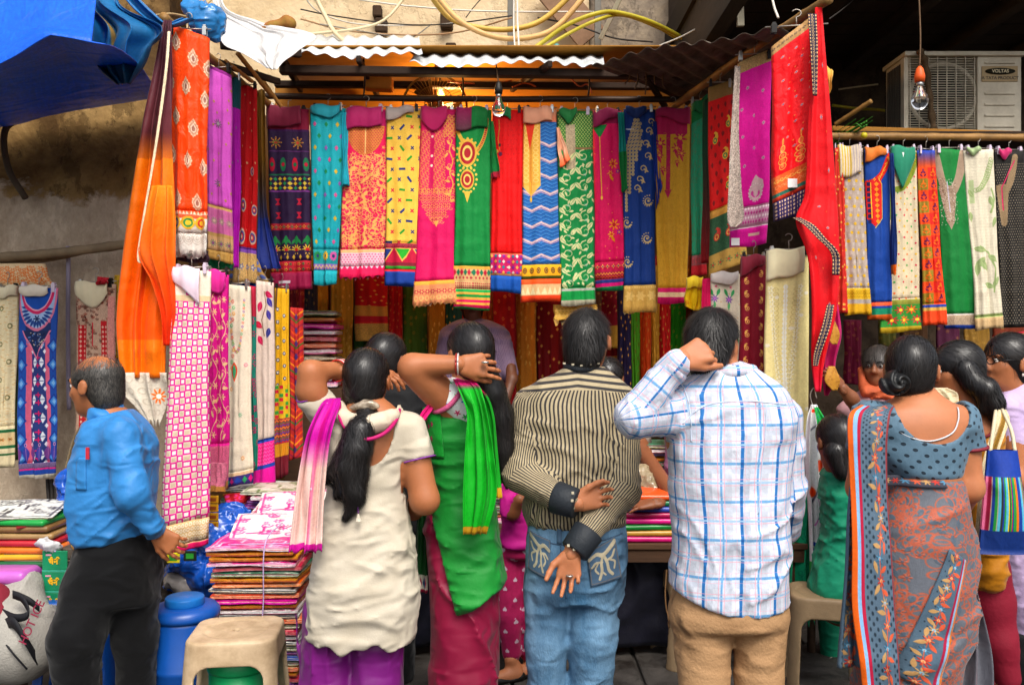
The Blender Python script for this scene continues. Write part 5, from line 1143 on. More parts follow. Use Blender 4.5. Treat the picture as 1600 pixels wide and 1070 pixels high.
# lower tier on the left
hang('suit_piece', 'pink and cream checked suit piece hanging low at the left front corner', 'suit piece', (270, 420, 330, 424, 247, 868, 326, 850), 4.2, t_pinkcheck(), [('cloth', 0, .9), ('lace_border', .9, .98), ('hem', .98, 1)], (.05, .75, .12, 'slant', 'e0c8d4'), hk=2, short='pink checked suit piece', wav=.02)
hang('suit_piece', 'magenta suit piece with cream flowering vine behind the pink check', 'suit piece', (326, 424, 358, 430, 326, 770, 356, 766), 4.5, t_magvine(), [('cloth', 0, .78), ('border', .78, 1)], (.0, .9, .1, 'u', 'cc1484'), hk=0, short='magenta vine suit piece')
hang('suit_piece', 'cream suit piece with a garland of multicoloured embroidery', 'suit piece', (354, 444, 392, 448, 354, 762, 396, 752), 4.75, t_cream_embr(), [('cloth', 0, .93), ('border', .93, 1)], None, hk=1, short='cream garland suit piece')
hang('suit_piece', 'narrow teal strip of floral cloth beside the cream garland piece', 'suit piece', (388, 446, 400, 448, 394, 735, 402, 732), 4.9, SP('1a7a68', 'c8245c', n=26, r_=.25, w=40, kind='fl', H=12, bands=[(0, 2, 'a8203c')], mind=.4), None, None, hanger=False)
hang('suit_piece', 'off white suit piece with magenta and indigo leaves and pink hem', 'suit piece', (400, 438, 428, 442, 398, 766, 430, 756), 5.15, t_whiteleaf(), [('cloth', 0, .77), ('border', .77, 1)], None, hk=0, short='off white leaf suit piece')
hang('suit_piece', 'yellow suit piece with round mirrors in blue stitching', 'suit piece', (429, 450, 452, 452, 428, 748, 452, 742), 5.4, t_mirrors(), None, None, hk=1, short='yellow mirror suit piece')
hang('suit_piece', 'narrow rust suit piece with zigzag diamonds in the dim stall', 'suit piece', (453, 480, 474, 482, 452, 718, 474, 714), 5.7, t_zigred(), None, None, hanger=False)
strip('red bead trimmed cloth end below the cream garland piece', 'cloth_end', (350, 772, 398, 768, 354, 792, 392, 782), 4.7, t_border('b81c24', 'd8408c', 1, 40), cat='cloth')
strip('pink satin panel under the magenta vine suit piece', 'cloth_end', (327, 722, 354, 724, 326, 766, 352, 768), 4.46, Tex(1.6, 32, 'bb6a80').speck(.2).band(1.3, 1.6, '9a6a30'), cat='cloth')
# garments along the right side pole
hang('suit_piece', 'green silk suit piece with thin gold edge beside the mustard kurta', 'suit piece', (1080, 168, 1106, 152, 1079, 432, 1104, 430), 5.55, t_greensilk(), [('cloth', 0, .88), ('border', .88, 1)], (.0, .9, .09, 'slant', '0c6a34'), hk=0, short='green silk suit piece')
hang('suit_piece', 'red suit piece with paisley drops and green beaded border', 'suit piece', (1106, 138, 1144, 126, 1108, 434, 1166, 408), 5.2, t_redpaisley(), [('cloth', 0, .66), ('border', .66, 1)], None, hk=1, short='red paisley suit piece')
hang('suit_piece', 'magenta suit piece with silver paisleys and silver border', 'suit piece', (1152, 100, 1206, 76, 1140, 388, 1200, 380), 4.8, t_magsilver(), [('cloth', 0, .8), ('border', .8, .9), ('hem', .9, 1)], None, hk=0, short='magenta silver suit piece', tagp=(.1, .97, .022, .02))
sheet('dupatta_border', [(104, 1148, 1156, 4.74), (200, 1142, 1154, 4.72), (290, 1138, 1158, 4.70), (340, 1136, 1162, 4.7), (355, 1140, 1150, 4.7)], Tex(10, 32, 'b8a89c').speck(.45, 2), 'silver sequin dupatta edge down the left of the magenta suit', 'trim', nf=1, amp=.01, ns=10, nt=40)
hang('sari', 'red sari with gold motifs and dark blue border at the right front', 'sari', (1205, 74, 1284, 14, 1208, 348, 1279, 320), 4.4, t_redsari(), [('cloth', 0, .89), ('border', .89, 1)], None, hk=1, short='red sari', tagp=(.45, .83, .03, .022), rough=.55, wav=.025, crease=.7)
tr_ = Tex(7, 110, 'd00a18'); [(tr_.flower(x, y, .05, 'd8a890', '6a5aa8', 8), tr_.flower(x+.18, y+.2, .02, 'e8a04a')) for x, y in ((.7, .9), (.55, 1.6), (.75, 2.3), (.5, 3.0), (.7, 3.7), (.3, 4.4), (.65, 5.2))]; tr_.grad(6, 7, 'd00a18', 'c00a34')
sheet('dupatta', [(12, 1274, 1284, 4.34, .3), (100, 1268, 1291, 4.32, .5), (200, 1263, 1300, 4.31), (300, 1258, 1307, 4.30), (345, 1244, 1311, 4.29), (400, 1262, 1312, 4.28), (480, 1268, 1309, 4.27), (560, 1268, 1290, 4.27, .6), (612, 1274, 1283, 4.27, .3)], tr_, 'broad red dupatta draped down the right front corner post', 'dupatta', nf=1.6, amp=.014, transl=.1, ns=40, seed=5)
bd = lambda: t_border('1d1830', 'd8b080')
sheet('dupatta_border', [(22, 1262, 1276, 4.29), (80, 1266, 1278, 4.28), (150, 1270, 1277, 4.27)], bd(), 'black and gold border down the upper edge of the red dupatta', 'trim', nf=1, amp=.004, ns=8, nt=30, seed=1)
sheet('dupatta_border', [(340, 1238, 1250, 4.28), (352, 1256, 1272, 4.24), (372, 1276, 1290, 4.22), (396, 1298, 1311, 4.22), (430, 1300, 1312, 4.22)], bd(), 'black and gold border slanting across the red dupatta', 'trim', nf=1, amp=.006, ns=8, nt=40, seed=2)
sheet('dupatta_border', [(476, 1292, 1304, 4.22), (510, 1284, 1298, 4.21), (550, 1272, 1284, 4.21), (572, 1270, 1278, 4.21)], bd(), 'black and gold border on the lowest tip of the red dupatta', 'trim', nf=1, amp=.006, ns=8, nt=40, seed=3)
sheet('dupatta', [(470, 1300, 1308, 4.36, .3), (520, 1290, 1314, 4.35), (560, 1284, 1306, 4.34), (600, 1286, 1302, 4.34), (618, 1288, 1294, 4.34, .3)], Tex(6, 40, 'a80f5c').grad(0, 6, 'a80f5c', '8f0c40'), 'crimson dupatta tip with gold triangles beside the corner post', 'dupatta', nf=1.5, amp=.02, ns=20, seed=9)
for a_, lbl in ((500, 'upper'), (572, 'lower')):
    sheet('gold_motif', [(a_, 1294, 1304, 4.30), (a_+22, 1288, 1312, 4.29), (a_+38, 1300, 1308, 4.29)], t_plainscatter('a8782c', '7a4a14', 20, .08, 2, 'sp', w=40, mind=.15), lbl+' gold brocade patch on the crimson dupatta tip', 'trim', nf=1, amp=.004, ns=8, nt=14)
hang('suit_piece', 'maroon suit piece with gold paisleys below the magenta one', 'suit piece', (1157, 404, 1198, 402, 1154, 640, 1198, 640), 4.75, t_maroonpais(), None, (.0, .9, .12, 'slantl', '82102a'), hk=1, short='maroon paisley suit piece')
hang('suit_piece', 'pale yellow suit piece with white floral embroidery below the sari', 'suit piece', (1197, 396, 1268, 390, 1192, 700, 1268, 700), 4.55, t_creamwhite(), None, (.0, .8, .13, 'flat', 'f0e4b8'), hk=0, short='pale yellow suit piece', wav=.02)
hang('suit_piece', 'cream suit piece with purple roses above the checked shirt man', 'suit piece', (1110, 430, 1156, 428, 1110, 640, 1156, 640), 5.0, t_whiteroses(), None, (.0, .9, .08, 'u', 'd8cbc0'), hanger=False)
hang('suit_piece', 'small plain yellow suit piece with orange motif', 'suit piece', (1072, 436, 1100, 436, 1070, 480, 1098, 486), 5.3, t_plainscatter('e0b80c', 'c86a1c', 2, .12, 1.6, 'fl', w=48), None, (.0, .9, .3, 'flat', 'e8c41c'), hanger=False)
hang('suit_piece', 'narrow bright pink strip beside the cream roses piece', 'suit piece', (1097, 436, 1112, 434, 1094, 560, 1110, 560), 5.25, Tex(8, 24, 'd8145c'), None, None, hanger=False)
hang('suit_piece', 'dark red sheer piece with green lining behind the green silk', 'suit piece', (1098, 160, 1110, 150, 1096, 412, 1112, 410), 5.4, Tex(14, 24, '123c24').grad(4, 14, '123c24', '8a1018'), None, None, hanger=False)
# row of the right stall
right = [
 ('narrow red printed kurta, first on the right stall rail', (1303, 232, 1318, 232, 1306, 490, 1324, 490), SP('b8281c', 'd8a04a', n=60, r_=.12, w=40, H=14, kind='dia', mind=.3), None, None),
 ('beige kurta with gold squares and a yellow striped fold', (1307, 232, 1348, 232, 1319, 492, 1358, 492), t_rbeige(), [('cloth', 0, .84), ('border', .84, 1)], (.0, .85, .17, 'flat', 'stripe')),
 ('royal blue kurta with red and orange neck border', (1350, 234, 1390, 236, 1356, 500, 1392, 498), t_rblue(), [('cloth', 0, .9), ('border', .9, 1)], (.0, .8, .08, 'slantl', 'd8701c')),
 ('cream dotted kurta with green neck and flowered hem', (1390, 232, 1432, 236, 1372, 520, 1442, 516), t_rdots(), [('cloth', 0, .82), ('border', .82, 1)], (.0, .85, .22, 'v', '0c7a5a')),
 ('orange block printed kurta with purple tulips', (1432, 236, 1461, 236, 1442, 508, 1477, 506), t_rblocks(), [('cloth', 0, .88), ('border', .88, 1)], None),
 ('plain green kurta with silver sequinned neckline on the right rail', (1458, 232, 1508, 236, 1476, 514, 1527, 512), t_rgreen(), [('cloth', 0, .92), ('border', .92, 1)], None),
 ('cream kurta with pale green leaf print', (1504, 236, 1553, 234, 1524, 516, 1564, 512), t_rleaf(), [('cloth', 0, .93), ('lace_border', .93, 1)], (.05, .5, .03, 'v', '9ab07c')),
 ('black dotted kurta with bronze neckline at the photo edge', (1552, 238, 1600, 236, 1562, 512, 1612, 510), t_rblack(), None, (.1, .5, .05, 'v', 'b8185c'))]
ts = Tex(.8, 64, 'd8c8b0'); [ts.vband(k*.125, k*.125+.06, ['c8a01c', 'b8a8a8'][k > 4]) for k in range(8)]
for i, (lb, q, tx, cuts, fl) in enumerate(right):
    if fl and fl[4] == 'stripe': fl = fl[:4]+(ts,)
    hang('kurta', lb, 'kurta', q, 5.5+.012*(i % 2), tx, cuts, fl, hk=2, short=lb.split(' with ')[0], wav=.016, tagp=(.35, .05, .018, .03) if i == 3 else None)
strip('narrow navy and orange sleeve beside the royal blue right stall kurta', 'sleeve', (1390, 240, 1396, 240, 1394, 430, 1402, 428), 5.46, Tex(12, 24, '14306c').band(11, 12, 'd8701c'), cat='sleeve')
strip('maroon gold edged cloth peeking out at the far right below the black kurta', 'cloth_end', (1550, 524, 1640, 512, 1552, 534, 1640, 534), 5.62, Tex(.5, 64, 'a8885a').band(0, .1, 'a01c2c').speck(.2), cat='cloth')
strip('gold brocade ear of cloth behind the red sari top', 'cloth_end', (1288, 102, 1302, 112, 1288, 152, 1298, 150), 4.7, Tex(3, 24, 'd8a04a').grad(0, 3, 'e8b860', 'b8762c'), cat='cloth')
# kurtas on the left wall
hang('kurta', 'cream printed kurta with green hem at the far left wall', 'kurta', (-6, 452, 30, 450, -6, 730, 24, 728), 4.86, t_wcream(), [('cloth', 0, .77), ('border', .77, 1)], (.1, 1, .0501, 'flat', 'ccc0a0'), hk=0, short='cream printed kurta')
hang('kurta', 'blue and pink geometric kurta on the left wall', 'kurta', (30, 450, 92, 450, 24, 748, 88, 744), 4.84, t_wblue(), [('cloth', 0, .92), ('border', .92, 1)], (.08, .8, .05, 'u', 'd0c4b0'), hk=2, short='blue geometric kurta')
hang('kurta', 'beige and red paisley kurta behind the balding man', 'kurta', (118, 444, 182, 444, 118, 700, 176, 700), 4.95, t_wred(), [('cloth', 0, 1)], (.05, .85, .14, 'u', 'd8cba6'), hk=0, short='beige and red kurta')
strip('crimson twist of cloth on the beige kurta neck', 'cloth_end', (152, 432, 170, 434, 150, 446, 168, 442), 4.9, Tex(1, 32, 'a81c2c'), cat='cloth')
hang('cloth', 'orange and cream flowered cloth folded over the left rail', 'cloth', (-10, 412, 70, 412, -10, 448, 86, 450), 4.9, SP('d8bc94', 'cf6a2c', n=60, r_=.06, w=128, H=.5, kind='fl', mind=.07), None, None, hanger=False)
strip('dark green fold of cloth beside the cream wall kurta', 'cloth_end', (26, 452, 33, 452, 22, 720, 30, 716), 4.9, Tex(14, 24, '4a5a3a').speck(.2), cat='cloth')
strip('yellow black printed cloth sliver beside the orange dupatta', 'cloth_end', (178, 430, 194, 430, 176, 560, 190, 560), 5.0, SP('b8921c', '3a2c14', n=40, r_=.1, w=30, H=8, kind='sp', mind=.2), cat='cloth')
sheet('cloth', [(662, 128, 146, 4.6), (690, 114, 142, 4.55), (730, 104, 128, 4.5), (752, 100, 116, 4.5)], Tex(2, 40, '6a5c46').speck(.1), 'crumpled olive brown cloth behind the blue shirt collar', 'cloth', nf=3, amp=.03, ns=30, nt=30)
# dim garments at the back of the stall
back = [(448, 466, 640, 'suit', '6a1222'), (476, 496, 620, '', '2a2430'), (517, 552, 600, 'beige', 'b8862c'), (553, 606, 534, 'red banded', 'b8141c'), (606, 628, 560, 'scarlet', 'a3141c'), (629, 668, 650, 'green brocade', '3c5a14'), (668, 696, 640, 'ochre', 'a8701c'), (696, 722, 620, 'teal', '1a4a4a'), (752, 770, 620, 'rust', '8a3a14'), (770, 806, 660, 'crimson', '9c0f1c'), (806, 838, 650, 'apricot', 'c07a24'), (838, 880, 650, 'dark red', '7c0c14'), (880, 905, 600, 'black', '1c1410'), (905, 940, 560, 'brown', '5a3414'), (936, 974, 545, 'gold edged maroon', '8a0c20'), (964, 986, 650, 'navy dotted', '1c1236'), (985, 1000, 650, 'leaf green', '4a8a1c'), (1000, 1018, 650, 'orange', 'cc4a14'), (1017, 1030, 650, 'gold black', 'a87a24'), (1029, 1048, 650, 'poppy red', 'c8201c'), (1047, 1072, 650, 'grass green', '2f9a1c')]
for i, (a, b, vb, nm, c) in enumerate(back):
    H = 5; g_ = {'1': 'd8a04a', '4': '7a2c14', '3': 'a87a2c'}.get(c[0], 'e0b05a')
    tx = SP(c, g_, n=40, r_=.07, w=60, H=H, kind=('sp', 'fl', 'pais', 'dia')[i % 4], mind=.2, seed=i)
    if 'banded' in nm: tx.band(2.6, 3.3, 'c08a3c'); tx.band(3.3, 3.7, 'a80f24'); tx.band(3.8, 5, 'b08a44'); tx.speck(.2, 1, 3.8, 5)
    if 'maroon' in nm: tx.band(2.8, 3.6, '8a0c20'); tx.band(3.6, 5, 'c8963c')
    lb = f'{nm or "dark"} cloth length at the back of the stall, '+['behind the piled shelf', 'under the turquoise kurta', 'under the pink lace border', 'above the black haired head', 'left of the green brocade', 'left of the shopkeeper', 'at the shopkeeper shoulder', 'beside the shopkeeper sleeve', 'right of the shopkeeper', 'under the blue zigzag kurta', 'left of the striped shirt man', 'behind the striped shirt man'][i % 12]
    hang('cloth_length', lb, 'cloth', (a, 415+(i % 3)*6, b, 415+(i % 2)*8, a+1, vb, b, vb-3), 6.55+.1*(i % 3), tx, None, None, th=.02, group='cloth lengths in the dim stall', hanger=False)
for i, (a, b, vb, nm, c) in enumerate(((1318, 1346, 600, 'maroon', '6a0c30'), (1372, 1400, 585, 'olive', '5a5a24'), (1405, 1450, 575, 'brown', '4a3018'), (1462, 1500, 590, 'plum', '4a1834'), (1505, 1545, 570, 'ochre', '7a5a1c'), (1550, 1600, 590, 'rust', '6a2a14'))):
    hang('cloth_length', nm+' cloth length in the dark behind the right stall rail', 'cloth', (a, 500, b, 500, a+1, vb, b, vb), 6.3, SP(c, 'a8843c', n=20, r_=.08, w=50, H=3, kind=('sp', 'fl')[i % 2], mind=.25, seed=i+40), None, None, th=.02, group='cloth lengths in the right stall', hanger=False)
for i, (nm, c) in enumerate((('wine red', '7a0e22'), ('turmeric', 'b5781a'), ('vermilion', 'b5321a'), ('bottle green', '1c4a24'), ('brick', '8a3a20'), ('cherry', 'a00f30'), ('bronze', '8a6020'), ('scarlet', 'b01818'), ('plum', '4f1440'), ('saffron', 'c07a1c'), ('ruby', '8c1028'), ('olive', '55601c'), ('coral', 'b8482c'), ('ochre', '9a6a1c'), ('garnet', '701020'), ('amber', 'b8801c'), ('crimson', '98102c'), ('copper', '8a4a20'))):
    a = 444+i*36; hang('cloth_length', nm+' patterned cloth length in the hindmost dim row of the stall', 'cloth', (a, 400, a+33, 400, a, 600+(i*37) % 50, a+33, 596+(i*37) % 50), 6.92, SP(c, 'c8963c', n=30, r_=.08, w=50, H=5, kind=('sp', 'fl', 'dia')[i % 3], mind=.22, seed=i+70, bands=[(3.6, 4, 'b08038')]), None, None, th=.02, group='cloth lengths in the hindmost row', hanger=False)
# ---------------------------------------------------------------- text
def text(s, size, m, parent, at, R=None, name='lettering', ext=.0006, bold=0, font=None):
    c = bpy.data.curves.new(name, 'FONT'); c.body = s; c.size = size; c.align_x = 'CENTER'; c.align_y = 'CENTER'; c.extrude = ext; c.offset = bold
    o = bpy.data.objects.new(name, c); COL.objects.link(o); bpy.context.view_layer.update()
    me = bpy.data.meshes.new_from_object(o.evaluated_get(bpy.context.evaluated_depsgraph_get())); bpy.data.objects.remove(o); bpy.data.curves.remove(c)
    V = np.empty(len(me.vertices)*3); me.vertices.foreach_get('co', V); V = V.reshape(-1, 3); F = [tuple(p.vertices) for p in me.polygons]
    V = np.stack([V[:, 0], V[:, 2]*-1, V[:, 1]], 1)                      # upright, facing the camera
    if R is not None: V = V@np.array(R).T
    return mesh(name, V+np.array(at), F, m, parent, False)
def rotm(ax, a):
    return np.array(Matrix.Rotation(a, 3, ax))
def U(v, Y): return EYE-(v-535)/FOC*Y
def Xp(u, Y): return (u-800)/FOC*Y
# ---------------------------------------------------------------- air conditioner
enam = mat('aged_enamel', 'c8baa0', .5, var=.22, vs=5, bump=.1, col2='ddd2ba'); dk = mat('dark_inside', '14110e', .8, bump=0)
acY = 6.2; x0, x1, z1, z0 = Xp(1415, acY), Xp(1596, acY), U(88, acY), U(210, acY); ac = thing('air_conditioner', ((x0+x1)/2, acY+.17, z0), 'dusty cream air conditioner outdoor unit on the ledge', 'air conditioner')
W = x1-x0; H = z1-z0; gx = x0+W*.02; gw = W*.58
b = MB(); b.box((x0+.012, acY+.17, (z0+z1)/2), (.012, .17, H/2)); b.box((x1-W*.19, acY+.17, (z0+z1)/2), (W*.19, .17, H/2)); b.box((x0+W*.31, acY+.17, z0+.015), (W*.30, .17, .015)); bevel(b.build('casing', enam, ac), .006)
bevel(MB().box(((x0+x1)/2, acY+.165, z1+.012), (W/2+.015, .19, .016)).build('lid', enam, ac), .006); MB().box((x0+W*.31, acY+.33, (z0+z1)/2), (W*.31, .01, H/2)).build('back_plate', dk, ac)
cx, cz = x0+W*.34, (z0+z1)/2; R_ = H*.42
b = MB()
for k in range(30): z = z0+.03+k*(H-.05)/29; b.tube([(gx, acY-.004, z), (gx+gw, acY-.004, z)], .0032, 5)
for k in range(8): x = gx+.01+k*(gw-.02)/7; b.tube([(x, acY-.010, z0+.02), (x, acY-.010, z1-.01)], .0035, 5)
b.build('grille', enam, ac, True)
th_ = np.linspace(0, 2*math.pi, 33); b = MB(); b.tube([(cx+R_*math.cos(a), acY+.03, cz+R_*math.sin(a)) for a in th_], .014, 8); b.build('fan_ring', enam, ac, True)
b = MB()
for k in range(3):
    a = k*2.094+.4; V = []
    for r in (.04, R_*.9):
        for q in (-.35, .35): V.append((cx+r*math.cos(a+q), acY+.1+q*.08, cz+r*math.sin(a+q)))
    b.add(V, [(0, 1, 3, 2)])
solid(b.build('fan_blades', mat('fan_blade', '2d2a26', .5), ac), .004); MB().lathe([(.0001, -.02), (.05, -.015), (.05, .03), (.0001, .03)], (0, 0, 0), 16).build('fan_hub', dk, ac, True).matrix_local = Matrix.Translation(Vector((cx, acY+.08, cz))-Vector(ac['_b']))@Matrix.Rotation(math.pi/2, 4, 'X')
b = MB(); V = []; 
for k in range(33): a = th_[k]; V += [(cx+R_*math.cos(a), acY+.02, cz+R_*math.sin(a)), (cx+R_*1.0*math.cos(a), acY+.3, cz+R_*math.sin(a))]
px_ = x0+W*.81
for k in range(5): 
    z = z0+H*(.1+.14*k) if k < 4 else z1-.05*H-.02
    bevel(MB().box((px_, acY-.004, z), (W*.13, .006, .007)).build('louvre', enam, ac), .003)
bevel(MB().box((px_, acY-.003, z0+H*.77), (W*.155, .004, H*.1)).build('badge_plate', mat('badge_tan', 'a58a5c', .4, bump=0), ac), .002)
b = MB(); b.lathe([(.0001, -.003), (1, -.003), (.96, .003), (.0001, .003)], (0, 0, 0), 32); V = np.concatenate(b.V); V = np.stack([V[:, 0]*W*.13, V[:, 2], V[:, 1]*H*.042], 1)+np.array((px_, acY-.009, z0+H*.80)); mesh('badge', V, b.F, mat('badge_dark', '2c2a1c', .35, .3, bump=0), ac)
text('VOLTAS', .032, mat('badge_letter', 'b5a684', .4, .3, bump=0), ac, (px_, acY-.0135, z0+H*.80), bold=.0006)
text('A TATA PRODUCT', .03, mat('badge_ink', '4a4030', .5, bump=0), ac, (px_, acY-.0085, z0+H*.715), bold=.0004)
b = MB(); 
for k in range(9): b.box((x0-.004, acY+.06+k*.028, (z0+z1)/2), (.003, .006, H*.44))
b.build('side_fins', mat('fin_grey', '5a544a', .5, .3), ac); bevel(MB().box((x0-.004, acY+.03, (z0+z1)/2), (.006, .028, H*.49)).build('corner_post', enam, ac), .004)
q = spl([P(1436, 78, 6.12), P(1446, 100, 6.13), P(1452, 150, 6.13), P(1458, 195, 6.13), P(1461, 215, 6.1)], 26)
o = MB().tube(q, .022+.006*np.sin(np.arange(26)*1.6), 8).build('cloth_rope', mat('sacking', '5a4630', .95, var=.4, vs=20, bump=.8, bs=60), smooth=True, org=q[0]); tag(o, 'twisted brown sacking tied over the front of the air conditioner', 'rope')
# ---------------------------------------------------------------- bulbs, cables
glass = mat('bulb_glass', 'ffffff', .02, trans=1, var=0, bump=0, spec=.5); cord = mat('cord_brown', '6a5038', .7)
def bulb(u, v, Y, r, vt, sock, label, gl=glass):
    c = P(u, v, Y); t = thing('light_bulb', c, label, 'bulb'); k = r/.034
    pf = [(.0001, -.036), (.018, -.031), (.030, -.016), (.034, 0), (.031, .016), (.022, .034), (.0145, .05), (.0135, .062), (.0001, .062)]
    MB().lathe([(a*k, z*k) for a, z in pf], c, 20).build('glass_bulb', gl, t, True)
    MB().lathe([(.0001, .058*k), (.0145*k, .058*k), (.0145*k, .078*k), (.0001, .078*k)], c, 14).build('screw_cap', chrome, t, True)
    MB().lathe([(.0001, .076*k), (.019*k, .076*k), (.021*k, .1*k), (.014*k, .13*k), (.006*k, .14*k), (.0001, .14*k)], c, 14).build('socket', sock, t, True)
    MB().tube([c+np.array((0, 0, .01*k)), c+np.array((.004, 0, .058*k))], .0015, 5).build('filament_stem', wirem, t, True)
    top = P(u-4, vt, Y); MB().tube(spl([c+np.array((0, 0, .135*k)), (c+top)/2+np.array((.01, 0, 0)), top], 14), .004, 6).build('cord', cord, t, True); return t
bulb(1437, 158, 4.6, .043, -60, mat('socket_orange', 'e0581c', .45), 'clear bulb in an orange socket hanging before the air conditioner')
bulb(779, 171, 5.55, .042, 100, mat('socket_black', '1c1814', .5), 'clear bulb in a black socket above the red kurta piece')
warm = mat('lit_glass', 'ffb060', .3, emit=6, bump=0, var=0)
t = bulb(688, 150, 6.25, .03, 112, _M['socket_black'], 'small lit bulb glowing behind the caged fan', warm)
lp = bpy.data.lights.new('bulb_light', 'POINT'); lp.energy = 24; lp.color = (1, .55, .18); lp.shadow_soft_size = .05; lo_ = bpy.data.objects.new('bulb_light', lp); COL.objects.link(lo_); lo_.location = P(700, 160, 6.12)
def wire(pts, r, m, label, name='cable', cat='cable', n=34, k=6):
    q = spl([P(*p) for p in pts], n); o = MB().tube(q, r, k).build(name, m, smooth=True, org=q[n//2]); return tag(o, label, cat)
hose = mat('yellow_hose', 'c8a44a', .45, var=.15); hose2 = mat('tan_hose', 'd0a468', .45, var=.15); hg = mat('lime_hose', 'b5a52c', .45, var=.2); wht = mat('white_wire', 'd4cdc0', .5); blk = mat('black_wire', '2a2420', .6); crm = mat('cream_cable', 'd3c09a', .5)
wire([(660, -25, 6.7), (700, 26, 6.6), (745, 43, 6.6), (800, 46, 6.6), (850, 30, 6.6), (905, -20, 6.6)], .022, hose, 'thick yellow hose looping in front of the beige wall, upper loop', 'hose', 'hose')
wire([(672, -20, 6.6), (715, 30, 6.5), (765, 56, 6.5), (820, 60, 6.5), (870, 42, 6.5), (925, -20, 6.5)], .022, hose2, 'thick tan hose looping below the yellow one', 'hose', 'hose')
wire([(806, 92, 6.3), (840, 72, 6.4), (885, 40, 6.4), (930, 22, 6.4), (965, 20, 6.5), (1020, 36, 6.6), (1078, 66, 6.8)], .017, hg, 'greenish yellow hose arching over the cement wall', 'hose', 'hose')
wire([(800, 97, 6.2), (845, 78, 6.3), (890, 52, 6.4), (935, 31, 6.4), (975, 24, 6.6), (1030, 44, 6.7), (1060, 62, 6.8)], .014, hg, 'second greenish hose just under the arching one', 'hose', 'hose')
wire([(485, -20, 6.6), (508, 25, 6.5), (522, 50, 6.4), (545, 72, 6.2)], .016, crm, 'cream hose running down to the left tin sheet', 'hose', 'hose')
wire([(640, -15, 6.7), (605, 28, 6.6), (560, 45, 6.5), (470, 55, 6.3)], .011, crm, 'cream cable curving from the top to the white plastic sheet', 'hose', 'hose')
thin = [([(470, 15, 6.4), (520, 25, 6.6), (620, 38, 6.8), (700, 38, 6.8), (800, 25, 6.6)], .005, blk, 'black wire sagging from the left pole to the middle'), ([(470, 30, 6.3), (540, 48, 6.6), (640, 55, 6.8), (720, 50, 6.8), (800, 28, 6.6)], .006, mat('tan_wire', 'a8825c', .6), 'tan wire sagging below the black one'),
 ([(560, 0, 6.9), (640, 10, 6.9), (760, 18, 6.9), (940, 19, 6.9)], .006, wht, 'white wire stretched straight across the wall'), ([(475, -5, 6.5), (500, 20, 6.6), (560, 38, 6.8), (660, 40, 6.9), (720, 36, 6.8)], .005, wht, 'white wire dipping from the upper left'),
 ([(500, 38, 6.4), (600, 55, 6.7), (640, 60, 6.8), (675, 38, 6.9)], .005, mat('grey_wire', '8a8478', .6), 'grey wire looping near the wall holes'), ([(755, -5, 6.9), (740, 12, 6.9), (728, 28, 6.9)], .004, blk, 'short black wire dropping behind the hoses'),
 ([(808, -10, 6.5), (809, 40, 6.4), (812, 92, 6.2)], .007, wht, 'white wire hanging down to the roof beside the bracket'), ([(803, -10, 6.5), (803, 50, 6.4), (806, 88, 6.2)], .006, wht, 'second white wire hanging to the roof'),
 ([(1145, -10, 6.0), (1110, 30, 6.2), (1070, 55, 6.3), (1030, 72, 6.3)], .006, wht, 'white wire descending across the dark recess'), ([(840, 28, 6.6), (900, 40, 6.7), (960, 60, 6.7), (1020, 66, 6.6)], .006, blk, 'dark cable across the cement wall'),
 ([(1205, -10, 4.7), (1210, 12, 4.5), (1216, 28, 4.4)], .006, wht, 'white string tied to the right bamboo pole'), ([(1296, 30, 4.9), (1320, 12, 5.5), (1345, -10, 6)], .004, blk, 'thin black wire right of the red sari'),
 ([(1300, 165, 7.3), (1340, 170, 7.3), (1372, 172, 7.2), (1420, 178, 7.2)], .012, hg, 'yellow conduit behind the air conditioner'), ([(1310, 140, 7.35), (1340, 136, 7.3), (1372, 132, 7.2)], .007, crm, 'pale cable on the sooty wall left of the air conditioner'),
 ([(330, 0, 5.0), (300, 25, 4.8), (262, 22, 4.5), (215, 30, 4.6)], .006, mat('rope_tan', 'b09468', .8), 'tan cord tied between tarpaulin and pole'), ([(60, 180, 5.1), (10, 200, 5.1), (12, 260, 5.12), (40, 310, 5.12)], .018, mat('stained_pipe', '4a3c2c', .8, var=.3), 'old brown pipe bending down the plaster wall')]
for p, r, m, l in thin: wire(p, r, m, l)
orw = mat('orange_wire', 'b8562c', .6)
for k, p in enumerate(([(700, 128, 5.9), (760, 132, 6.0), (800, 126, 6)], [(800, 137, 5.9), (822, 130, 5.9), (842, 138, 6.0)], [(890, 120, 5.8), (905, 135, 5.8), (918, 132, 5.8), (925, 146, 5.8)])): wire(p, .005, orw, ('first', 'second', 'third')[k]+' orange wire under the roof counted from the left', n=16)
for k, (u, v0, v1, Y, l) in enumerate(((568, 92, 156, 5.8, 'left'), (722, 112, 156, 5.8, 'middle'), (919, 112, 150, 5.7, 'right'))):
    wire([(u, v0, Y), (u+2, (v0+v1)/2, Y), (u, v1, Y)], .006, blk, l+' wire tie holding up the hanging rail', n=10)
for k in range(5): wire([(980+k*14, 106, 5.5), (984+k*13, 120+k*3, 5.5), (976+k*16, 132+(k % 3)*8, 5.48)], .004, mat('jute', '5c4634', .9), ('first', 'second', 'third', 'fourth', 'fifth')[k]+' loose jute tie under the rusty tin sheet', 'string', 'string', n=10)
